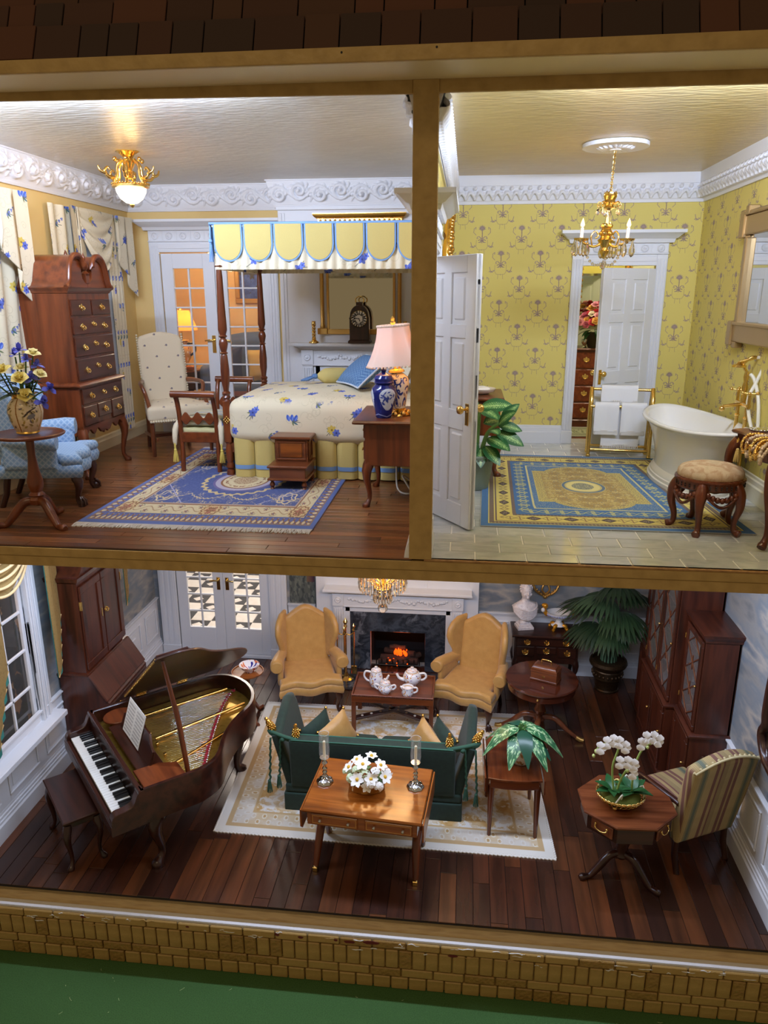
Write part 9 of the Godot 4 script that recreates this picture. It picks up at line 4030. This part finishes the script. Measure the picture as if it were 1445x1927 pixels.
func palm():
	var t = thing("potted_palm","tall fan palm in a bronze urn pot in the far right corner","plant",V(2.10,0,-3.24))
	var g = G.new()
	g.lathe([[0.12,0.0],[0.125,0.02],[0.115,0.03],[0.135,0.14],[0.15,0.155],[0.15,0.23],[0.155,0.24],[0.15,0.25],[0.16,0.27],[0.185,0.29],[0.195,0.315],[0.185,0.345],[0.16,0.355],[0.15,0.34]],Vector3.ZERO,36)
	for i in 22:
		var a = TAU*i/22
		g.ball(Vector3(cos(a)*0.152,0.195,sin(a)*0.152),Vector3(0.014,0.018,0.014),7,5)
	part("pot",g,ntri(ntex([c3(34,26,20),c3(84,64,42),c3(52,38,26)],0.06,161),2.0,0.35,0.7),t)
	g = G.new()
	g.lathe([[0.155,0.335],[0.0,0.345]],Vector3.ZERO,24)
	part("soil",g,M.soil,t)
	for i in 14:
		var a = TAU*i/14
		g = G.new()
		g.tube(spl([Vector3(cos(a)*0.075,0.335,sin(a)*0.075),Vector3(cos(a)*0.07,0.5,sin(a)*0.07),Vector3(cos(a)*0.085,0.64,sin(a)*0.085),Vector3(cos(a)*0.15,0.8,sin(a)*0.15)],3),[0.012,0.012,0.012,0.011,0.011,0.011,0.01,0.009,0.008,0.008],6)
		part("stem",g,mat(c3(86,120,92),0.5),t)
	# fans: many narrow leaflets spread from a hub
	var fans = [[2.7,0.6,0.74,0.40],[1.9,0.5,0.72,0.34],[1.1,0.4,0.78,0.24],[3.5,0.85,0.92,0.42],[1.35,0.75,0.92,0.42],[2.3,1.0,1.06,0.42],[0.9,1.2,1.1,0.26],[4.4,0.7,0.95,0.36],[5.0,1.2,0.95,0.24],[1.6,1.3,1.2,0.42],[3.0,0.5,0.68,0.34]]
	var gm = [mat(c3(38,58,34),0.45),mat(c3(50,74,44),0.45),mat(c3(62,86,56),0.45)]
	for i in fans.size():
		var f = fans[i]
		var d = Vector3(cos(f[0]),f[1]*0.5 - 0.1,sin(f[0])).normalized()
		var hub = Vector3(cos(f[0])*0.16,f[2] + 0.03,sin(f[0])*0.16)
		var up = (Vector3.UP - d*d.y).normalized()
		var side = d.cross(up).normalized()
		g = G.new()
		for k in 17:
			var a = lerpf(-1.35,1.35,k/16.0)
			var dd = (d*cos(a) + side*sin(a)).normalized()
			g.blade(hub,dd,up,f[3]*(0.75 + 0.25*cos(a)),0.05,0.55 + 0.1*rng.randf(),0.25,0.0012,5,0.9)
		part("fan_leaf",g,gm[i % 3],t)

func bookcase():
	var t = thing("breakfront_bookcase","large mahogany breakfront bookcase with latticed glass doors on the right wall","bookcase",V(2.645,0,-2.16),-90)
	# local: x runs towards -z... turned -90,local +x is +z of the room's far side; front at +z
	var wd = wood("deep",1,0.35)
	var wx = wood("deep",0,0.35)
	var secs = [[-0.85,-0.41,0.29,1.52],[-0.41,0.41,0.37,1.80],[0.41,0.85,0.29,1.52]]
	for e in secs:
		var x0 = e[0]
		var x1 = e[1]
		var d = e[2]
		var h = e[3]
		var g = G.new()
		g.slab(rect2(x0,x1,0.0,d),[[0.012,0.0],[0.012,0.05],[0.004,0.06],[0.0,0.065],[0.0,0.68]])
		part("lower_case",g,wd,t)
		g = G.new()
		g.slab(rect2(x0,x1,0.0,d),[[0.0,0.68],[0.018,0.685],[0.02,0.70],[0.008,0.71],[-0.01,0.715]])
		part("waist_moulding",g,wx,t)
		var du = d - 0.03
		g = G.new()
		g.bb(x0 + 0.005,x1 - 0.005,0.71,h,0.0,0.015,0)
		g.bb(x0 + 0.005,x0 + 0.025,0.71,h,0.0,du,0.003)
		g.bb(x1 - 0.025,x1 - 0.005,0.71,h,0.0,du,0.003)
		for k in 5:
			g.bb(x0 + 0.02,x1 - 0.02,0.72 + k*(h - 0.74)/4,0.735 + k*(h - 0.74)/4,0.0,du - 0.02,0.002)
		part("upper_case",g,wd,t)
		g = G.new()
		g.slab(rect2(x0,x1,0.0,du),[[0.0,h - 0.03],[0.006,h - 0.025],[0.01,h],[0.03,h + 0.02],[0.035,h + 0.045],[0.0,h + 0.048],[-0.06,h + 0.05]])
		part("cornice",g,wx,t)
		var doors = [[x0 + 0.02,x1 - 0.02]] if x1 - x0 < 0.5 else [[x0 + 0.02,(x0 + x1)/2 - 0.002],[(x0 + x1)/2 + 0.002,x1 - 0.02]]
		for dd in doors:
			g = G.new()
			frame_bars(g,dd[0],dd[1],0.075,0.67,d,0.06,0.018,0.004)
			var o = part("cupboard_door",g,wd,t)
			g = G.new()
			g.bb(dd[0] + 0.055,dd[1] - 0.055,0.135,0.61,d - 0.004,d + 0.01,0.01)
			part("door_panel",g,wd,o)
			g = G.new()
			g.ball(Vector3(dd[1] - 0.03,0.42,d + 0.026),0.012,8,6)
			part("knob",g,M.brass,o)
			g = G.new()
			frame_bars(g,dd[0],dd[1],0.725,h - 0.035,du,0.045,0.02,0.004)
			o = part("glazed_door",g,wd,t)
			g = G.new()
			var xa = dd[0] + 0.045
			var xb = dd[1] - 0.045
			var ya = 0.77
			var yb = h - 0.08
			var xm = (xa + xb)/2
			var n = 3
			for k in n:
				var y0 = lerpf(ya,yb,float(k)/n)
				var y1 = lerpf(ya,yb,float(k + 1)/n)
				var ym = (y0 + y1)/2
				for q in [[xa,ym,xm,y1],[xm,y1,xb,ym],[xb,ym,xm,y0],[xm,y0,xa,ym]]:
					g.rod(Vector3(q[0],q[1],du + 0.01),Vector3(q[2],q[3],du + 0.01),0.0055,5)
				if k > 0:
					g.rod(Vector3(xm,y0 - 0.06,du + 0.01),Vector3(xm,y0 + 0.06,du + 0.01),0.0055,5)
			part("lattice",g,wood("mid",1),o)
			g = G.new()
			g.q(Vector3(xa,ya,du + 0.006),Vector3(xb,ya,du + 0.006),Vector3(xb,yb,du + 0.006),Vector3(xa,yb,du + 0.006))
			part("pane",g,glass(0.12),o)
			g = G.new()
			for y in [0.84,h - 0.16]:
				g = G.new()
				g.rod(Vector3(dd[0] + 0.003,y - 0.022,du + 0.022),Vector3(dd[0] + 0.003,y + 0.022,du + 0.022),0.006,6)
				part("hinge",g,M.brass,o)
			g = G.new()
			g.ball(Vector3(dd[1] - 0.02,(ya + yb)/2,du + 0.03),0.01,8,6)
			part("knob",g,M.brass,o)

func orchid():
	var t = thing("orchid","white moth orchids growing in moss on the octagonal table","plant",V(1.685,0.604,-0.55))
	t.scale = Vector3.ONE*1.2
	var g = G.new()
	g.ball(Vector3(0,0.055,0),Vector3(0.115,0.04,0.10),20,10)
	part("moss",g,bump(ntri(ntex([c3(60,76,24),c3(112,124,52),c3(86,100,36)],0.3,171),5.0,1.0),ntex(null,0.4,172),0.08),t)
	for i in 15:
		var a = i*2.4 + 0.4
		var c = Vector3(-0.05 if i % 2 else 0.06,0.08,0.0)
		var d = Vector3(cos(a),rng.randf_range(0.4,1.5),sin(a)).normalized()
		g = G.new()
		g.blade(c,d,(Vector3.UP - d*d.y).normalized(),rng.randf_range(0.10,0.14),0.055,0.4,0.2,0.003,7,0.8)
		part("leaf",g,M.green_leaf,t)
	var wf = mat(c3(244,242,240),0.55)
	var stems = [
		[[Vector3(-0.04,0.08,0),Vector3(-0.06,0.24,0.0),Vector3(-0.04,0.37,0.01),Vector3(-0.07,0.415,0.02),Vector3(-0.14,0.40,0.03),Vector3(-0.165,0.36,0.035)],[[-0.075,0.43,0.03],[-0.045,0.425,0.035],[-0.11,0.415,0.03],[-0.145,0.385,0.04],[-0.01,0.40,0.04]]],
		[[Vector3(-0.03,0.08,0.02),Vector3(-0.02,0.18,0.04),Vector3(0.0,0.26,0.06),Vector3(0.02,0.30,0.07)],[[-0.04,0.32,0.07],[0.0,0.33,0.08],[0.035,0.315,0.08],[0.03,0.27,0.09]]],
		[[Vector3(0.06,0.08,0),Vector3(0.06,0.24,0.0),Vector3(0.09,0.36,0.0),Vector3(0.13,0.42,0.01)],[[0.10,0.455,0.02],[0.14,0.46,0.02],[0.17,0.44,0.02],[0.075,0.42,0.03]]]]
	for s in stems:
		g = G.new()
		g.tube(spl(s[0],4),0.006,6)
		var st = part("flower_stem",g,mat(c3(150,176,92),0.5),t)
		for f in s[1]:
			var p = Vector3(f[0],f[1],f[2])
			var up = Vector3(f[0]*1.5,0.25,1.0).normalized()
			g = G.new()
			petals(g,p,3,0.036,0.028,0.1,0.5,up)
			petals(g,p + up*0.002,2,0.04,0.05,0.12,0.0,up)
			var o = part("blossom",g,wf,st)
		g = G.new()
		var e = s[0][-1]
		g.ball(e,Vector3(0.011,0.014,0.011),7,6)
		g.ball(e + Vector3(-0.012,-0.03,0),Vector3(0.009,0.012,0.009),7,6)
		part("bud",g,mat(c3(196,212,130),0.5),st)
	for i in 4:
		g = G.new()
		var a = i*1.7
		g.tube(spl([Vector3(cos(a)*0.08,0.08,sin(a)*0.07),Vector3(cos(a)*0.12,0.13,sin(a)*0.1),Vector3(cos(a + 0.3)*0.13,0.06,sin(a + 0.3)*0.11)],4),0.005,5)
		part("air_root",g,mat(c3(222,226,206),0.6),t)
	# basket
	t = thing("wire_basket","gold wire basket on ball feet holding the orchids","basket",V(1.685,0.604,-0.55))
	t.scale = Vector3.ONE*1.2
	g = G.new()
	var rim = []
	for i in 41:
		rim.append(Vector3(cos(TAU*i/40)*0.135,0.075,sin(TAU*i/40)*0.118))
	for k in 2:
		var pts = []
		for i in 61:
			var a = TAU*i/60
			pts.append(Vector3(cos(a)*0.135,0.075 + 0.005*sin(i*1.57 + k*PI),sin(a)*0.118 + 0.004*cos(i*1.57 + k*PI)))
		g.tube(pts,0.005,5,false)
	part("rim",g,M.brass,t)
	g = G.new()
	for i in 28:
		var a = TAU*i/28
		for s in [-1.0,1.0]:
			var b = a + s*TAU/20
			g.tube([Vector3(cos(a)*0.132,0.075,sin(a)*0.116),Vector3(cos((a + b)/2)*0.115,0.04,sin((a + b)/2)*0.10),Vector3(cos(b)*0.085,0.02,sin(b)*0.075)],0.0028,4)
	part("wire",g,M.brass,t).set_meta("kind","stuff")
	g = G.new()
	for i in 41:
		pass
	for k in 4:
		g.ball(Vector3(cos(TAU*k/4 + 0.5)*0.08,0.012,sin(TAU*k/4 + 0.5)*0.07),0.014,8,6)
	g.lathe([[0.07,0.018],[0.085,0.024],[0.0,0.03]],Vector3.ZERO,20)
	part("foot",g,M.brass,t)

func striped_chair():
	var t = thing("striped_armchair","high-backed striped armchair with its back turned, by the octagonal table","armchair",V(2.225,0,-0.96),-154)
	t.scale = Vector3.ONE*1.1
	var m = M.stripe
	var dark = wood("dark",1)
	var g = G.new()
	g.at(Vector3(0,0.24,-0.20),Vector3(-10,0,0))
	var bk = [Vector2(-0.225,0.0),Vector2(0.225,0.0),Vector2(0.25,0.3),Vector2(0.255,0.58)]
	for i in 13:
		var u = 1 - i/12.0*2
		bk.append(Vector2(u*0.25,0.62 + 0.05*pow(cos(u*PI/2),1.4) - 0.02*pow(absf(u),6)))
	bk += [Vector2(-0.255,0.58),Vector2(-0.25,0.3)]
	g.soft(PackedVector2Array(bk),-0.05,0.09,0.022)
	part("back",g,m,t)
	g = G.new()
	g.at(Vector3(0,0.24,-0.20),Vector3(-10,0,0))
	var w = []
	for i in 13:
		var u = 1 - i/12.0*2
		w.append(Vector3(u*0.25,0.622 + 0.05*pow(cos(u*PI/2),1.4) - 0.02*pow(absf(u),6),-0.045))
	g.tube(w,0.008,6)
	for k in range(0,w.size()):
		g.ball(w[k] + Vector3(0,0.002,0.012),0.009,6,4)
	part("gimp",g,mat(c3(204,190,146),0.8),t)
	g = G.new()
	g.rbox(Vector3(0,0.33,0.03),Vector3(0.50,0.11,0.46),0.035,Vector3(0,0.03,0))
	part("seat",g,m,t)
	for s in [-1.0,1.0]:
		g = G.new()
		g.tube(spl([Vector3(s*0.24,0.54,-0.24),Vector3(s*0.265,0.545,-0.05),Vector3(s*0.27,0.535,0.08),Vector3(s*0.265,0.51,0.12),Vector3(s*0.26,0.42,0.13),Vector3(s*0.255,0.35,0.16)],4),0.02,8)
		part("arm",g,dark,t)
		g = G.new()
		g.tube([Vector3(s*0.23,0.30,0.24),Vector3(s*0.23,0.0,0.25)],[0.028,0.02],4)
		part("leg",g,dark,t)
		g = G.new()
		g.tube([Vector3(s*0.20,0.30,-0.20),Vector3(s*0.20,0.12,-0.21),Vector3(s*0.20,0.0,-0.25)],[0.03,0.028,0.024],4)
		part("leg",g,dark,t)

# ---------------------------------------------------------------- rooms behind the French doors
func tiled_hall():
	var g = G.new()
	g.bb(-4.6,-0.6,F1,0.0,-6.9,-6.84,0)
	g.bb(-4.6,-4.54,F1,0.0,-6.9,-3.6,0)
	g.bb(-0.66,-0.6,F1,0.0,-6.9,-3.99,0)
	struct("wall_hall",g,M.white,"white walls of the tiled entrance hall behind the French doors")
	g = G.new()
	g.bb(-4.6,-0.6,-0.125,-0.05,-6.9,-3.9,0)
	struct("ceiling",g,M.white,"white ceiling of the tiled entrance hall")
	var root = holder("floor","black and white diamond tiled floor of the entrance hall")
	g = G.new()
	g.bb(-4.6,-0.6,F1 - 0.04,F1 - 0.006,-6.9,-3.61,0)
	part("grout",g,mat(c3(150,146,140),0.7),root)
	var bl = ntri(ntex([c3(26,24,24),c3(44,40,38)],0.03,181),0.8,0.12)
	var wh = ntri(ntex([c3(228,218,206),c3(240,234,226)],0.03,182),0.8,0.12)
	var w = 0.27
	g = G.new()
	g.box(Vector3.ZERO,Vector3(w - 0.006,0.012,w - 0.006),0.002)
	var tile = g.mesh()
	g = G.new()
	g.slab(PackedVector2Array([Vector2(-0.075,0),Vector2(0,-0.075),Vector2(0.075,0),Vector2(0,0.075)]),[[0.0,0.0],[0.0,0.003],[-0.002,0.004]])
	var dia = g.mesh()
	for i in 13:
		for j in 12:
			var p = Vector3(-4.5 + (i + 0.5)*w,F1 - 0.006,-3.64 - (j + 0.5)*w)
			var black = (i + j) % 2 == 0
			var o = mi("tile",tile,bl if black else wh,root)
			o.position = p*S
			if black:
				var q = mi("diamond_inset",dia,wh,root)
				q.position = (p + Vector3(0,0.004,0))*S
	var t = thing("added_ceiling_light","unseen globe light added to brighten the tiled entrance hall","lamp",Vector3(-2.3,-0.125,-4.9))  # added lamp, unseen from the front, to light the tiles
	g = G.new()
	g.ball(Vector3(0,-0.1,0),0.09,14,10)
	var gl = part("added_globe_light",g,glow(c3(255,244,230),3.0),t)
	lamp(gl,Vector3(0,-0.1,0),c3(255,240,224),3.2,0.08)
	g = G.new()
	g.lathe([[0.04,-0.03],[0.07,-0.01],[0.07,0.0]],Vector3.ZERO,14)
	part("rose",g,M.brass,t)

func sitting_room():
	var wl = mat(c3(226,192,136),0.8)
	var g = G.new()
	g.bb(-4.3,-0.9,0,2.45,-5.76,-5.7,0)
	g.bb(-4.3,-4.24,0,2.45,-5.7,-3.88,0)
	g.bb(-0.96,-0.9,0,2.45,-5.7,-3.88,0)
	struct("wall_sitting",g,wl,"amber walls of the sitting room behind the bedroom")
	g = G.new()
	g.bb(-4.3,-0.9,2.45,2.5,-5.76,-3.88,0)
	struct("ceiling",g,M.cream,"cream ceiling of the sitting room behind the bedroom")
	planks("floor","plank floor of the sitting room behind the French doors",-4.24,-0.96,-5.7,-3.82,0.0,0.12,1.2,false,[wood("red",0),wood("dark",0)])
	# lamp table and urn lamp
	var t = thing("side_table","dark side table under the urn lamp behind the French doors","table",Vector3(-2.92,0,-5.0))
	g = G.new()
	g.lathe([[0.2,0.53],[0.21,0.54],[0.205,0.555],[0.0,0.556]],Vector3.ZERO,28)
	part("top",g,wood("red",0),t)
	g = G.new()
	g.lathe([[0.19,0.32],[0.2,0.33],[0.19,0.53]],Vector3.ZERO,24)
	part("drum",g,wood("dark",1),t)
	tripod(t,0.32,0.03,0.2,wood("dark",1))
	t = thing("table_lamp","lit urn lamp with pleated shade in the sitting room behind the French doors","lamp",Vector3(-2.92,0.557,-5.0))
	g = G.new()
	g.lathe([[0.05,0.0],[0.06,0.02],[0.04,0.05],[0.09,0.14],[0.1,0.22],[0.09,0.27],[0.05,0.31],[0.06,0.34],[0.08,0.35]],Vector3.ZERO,20,70.0)
	part("urn",g,pot_painted(c3(206,170,120)),t)
	for s in [-1.0,1.0]:
		g = G.new()
		g.tube(spl([Vector3(s*0.06,0.31,0),Vector3(s*0.14,0.31,0),Vector3(s*0.15,0.22,0),Vector3(s*0.09,0.17,0)],4),0.014,7)
		part("handle",g,M.black,t)
	var sh = mat(c3(250,214,150),0.9).duplicate()
	sh.backlight_enabled = true
	sh.backlight = c3(255,214,140)
	g = G.new()
	g.grid(60,6,func(u,v):
		var a = u*TAU
		var r = lerpf(0.10,0.19,v) + 0.002*sin(u*TAU*30)
		return Vector3(cos(a)*r,0.70 - 0.23*v,-sin(a)*r),0.003)
	part("shade",g,sh,t)
	g = G.new()
	g.rod(Vector3(0,0.35,0),Vector3(0,0.71,0),0.006)
	g.ball(Vector3(0,0.725,0),0.018,8,6)
	part("stem",g,M.brass,t)
	g = G.new()
	g.ball(Vector3(0,0.57,0),Vector3(0.025,0.035,0.025),10,8)
	var b = part("bulb",g,glow(c3(255,190,110),6.0),t)
	lamp(b,Vector3(0,0.57,0),c3(255,190,110),0.28,0.03)
	t = thing("dish","red and white porcelain dish on the sitting room side table","bowl",Vector3(-2.8,0.557,-4.88))
	g = G.new()
	g.lathe([[0.03,0.0],[0.07,0.03],[0.085,0.05],[0.08,0.05],[0.0,0.015]],Vector3.ZERO,18)
	part("bowl",g,pot_painted(c3(200,120,80)),t)
	# blue sofa and its cushions
	t = thing("sofa","blue upholstered sofa in the sitting room behind the French doors","sofa",Vector3(-1.95,0,-5.2))
	var bm = ntri(ntex([c3(74,92,124),c3(96,116,148)],0.15,191),2.0,0.9)
	g = G.new()
	g.rbox(Vector3(0,0.24,0),Vector3(1.4,0.3,0.6),0.05,Vector3(0,0.03,0))
	part("seat",g,bm,t)
	g = G.new()
	g.rbox(Vector3(0,0.62,-0.24),Vector3(1.4,0.6,0.16),0.07,Vector3(0,0.08,0))
	part("back",g,bm,t)
	for s in [-1.0,1.0]:
		g = G.new()
		g.rbox(Vector3(s*0.68,0.42,0.02),Vector3(0.16,0.4,0.56),0.07)
		part("arm",g,bm,t)
	for sx in [-1.0,1.0]:
		for sz in [-1.0,1.0]:
			g = G.new()
			g.lathe([[0.018,0.0],[0.03,0.06],[0.03,0.1]],Vector3(sx*0.62,0,sz*0.24),10)
			part("foot",g,wood("dark",1),t)
	var navy = mat(c3(42,52,84),0.9)
	for e in [["navy pillow at the left of the sitting room sofa",-0.42,navy],["yellow pillow in the middle of the sitting room sofa",0.02,mat(c3(206,178,104),0.9)],["navy pillow at the right of the sitting room sofa",0.36,navy]]:
		t = thing("pillow",e[0],"pillow",Vector3(-1.95 + e[1],0.62,-5.03))
		t.rotation_degrees = Vector3(-14,e[1]*30,6)
		g = G.new()
		g.pillow(0.4,0.4,0.14)
		part("cover",g,e[2],t)
	t = thing("ottoman","striped grey tufted footstool behind the left French door leaf","ottoman",Vector3(-2.55,0,-4.5))
	g = G.new()
	g.rbox(Vector3(0,0.22,0),Vector3(0.5,0.2,0.42),0.06,Vector3(0,0.04,0))
	part("cushion",g,ntri(pic(32,4,func(x,y): return c3(120,116,110) if x % 8 < 4 else c3(168,160,146)),6.0,0.9),t)
	for sx in [-1.0,1.0]:
		for sz in [-1.0,1.0]:
			g = G.new()
			g.lathe([[0.016,0.0],[0.028,0.08],[0.028,0.14]],Vector3(sx*0.2,0,sz*0.16),10)
			part("foot",g,wood("dark",1),t)
	t = thing("coffee_table","mahogany coffee table with books behind the right French door leaf","table",Vector3(-1.85,0,-4.4))
	g = G.new()
	g.slab(rect2(-0.36,0.36,-0.2,0.2),[[-0.01,0.32],[0.0,0.325],[0.0,0.345],[-0.006,0.35]])
	part("top",g,wood("red",0),t)
	for sx in [-1.0,1.0]:
		for sz in [-1.0,1.0]:
			g = G.new()
			g.bb(sx*0.32 - 0.02,sx*0.32 + 0.02,0.0,0.32,sz*0.16 - 0.02,sz*0.16 + 0.02,0.003)
			part("leg",g,wood("red",1),t)
	g = G.new()
	g.bb(-0.32,0.32,0.08,0.1,-0.16,0.16,0.003)
	part("shelf",g,wood("red",0),t)
	# framed picture: plain coloured blocks
	t = thing("framed_painting","gilt-framed dark painting with a blue field on the sitting room wall","painting",Vector3(-2.16,1.35,-5.695))
	g = G.new()
	frame_bars(g,-0.27,0.27,-0.02,0.66,0.0,0.06,0.04,0.01)
	part("frame",g,M.gilt,t)
	var pp = Pen.new(64,80,c3(52,42,36))
	for i in 300:
		pp.dot(rng.randf()*64,40 + rng.randf()*40,3,[c3(50,80,170),c3(40,66,150),c3(66,96,186)][i % 3])
	for i in 60:
		pp.dot(34 + rng.randf_range(-10,10),22 + rng.randf_range(-12,10),3,[c3(150,90,70),c3(120,70,56)][i % 2])
	g = G.new()
	g.bb(-0.22,0.22,0.03,0.61,0.0,0.008,0)
	g.q(Vector3(-0.22,0.03,0.01),Vector3(0.22,0.03,0.01),Vector3(0.22,0.61,0.01),Vector3(-0.22,0.61,0.01))
	part("canvas",g,uvmat(pp.tex(),0.6),t)
	t = thing("chandelier","small crystal chandelier glinting in the sitting room behind the French doors","chandelier",Vector3(-2.28,2.45,-4.75))
	g = G.new()
	g.rod(Vector3(0,-0.5,0),Vector3(0,0,0),0.01)
	for i in 6:
		var a = TAU*i/6
		var d = Vector3(cos(a),0,sin(a))
		g.tube(spl([Vector3(0,-0.6,0),d*0.1 + Vector3(0,-0.64,0),d*0.2 + Vector3(0,-0.56,0)],4),0.01,6)
	g.ball(Vector3(0,-0.58,0),0.04,10,8)
	part("frame",g,M.brass,t)
	for i in 6:
		var a = TAU*i/6
		candle_flame(t,Vector3(cos(a)*0.2,-0.54,sin(a)*0.2),0.05,0.12,"flame_bulb",c3(255,226,184))
	g = G.new()
	for i in 20:
		var a = TAU*i/20
		drop(g,Vector3(cos(a)*0.2,-0.57,sin(a)*0.2),0.12,0.016)
		drop(g,Vector3(cos(a)*0.1,-0.64,sin(a)*0.1),0.12,0.016)
	part("prism",g,M.crystal,t).set_meta("kind","stuff")
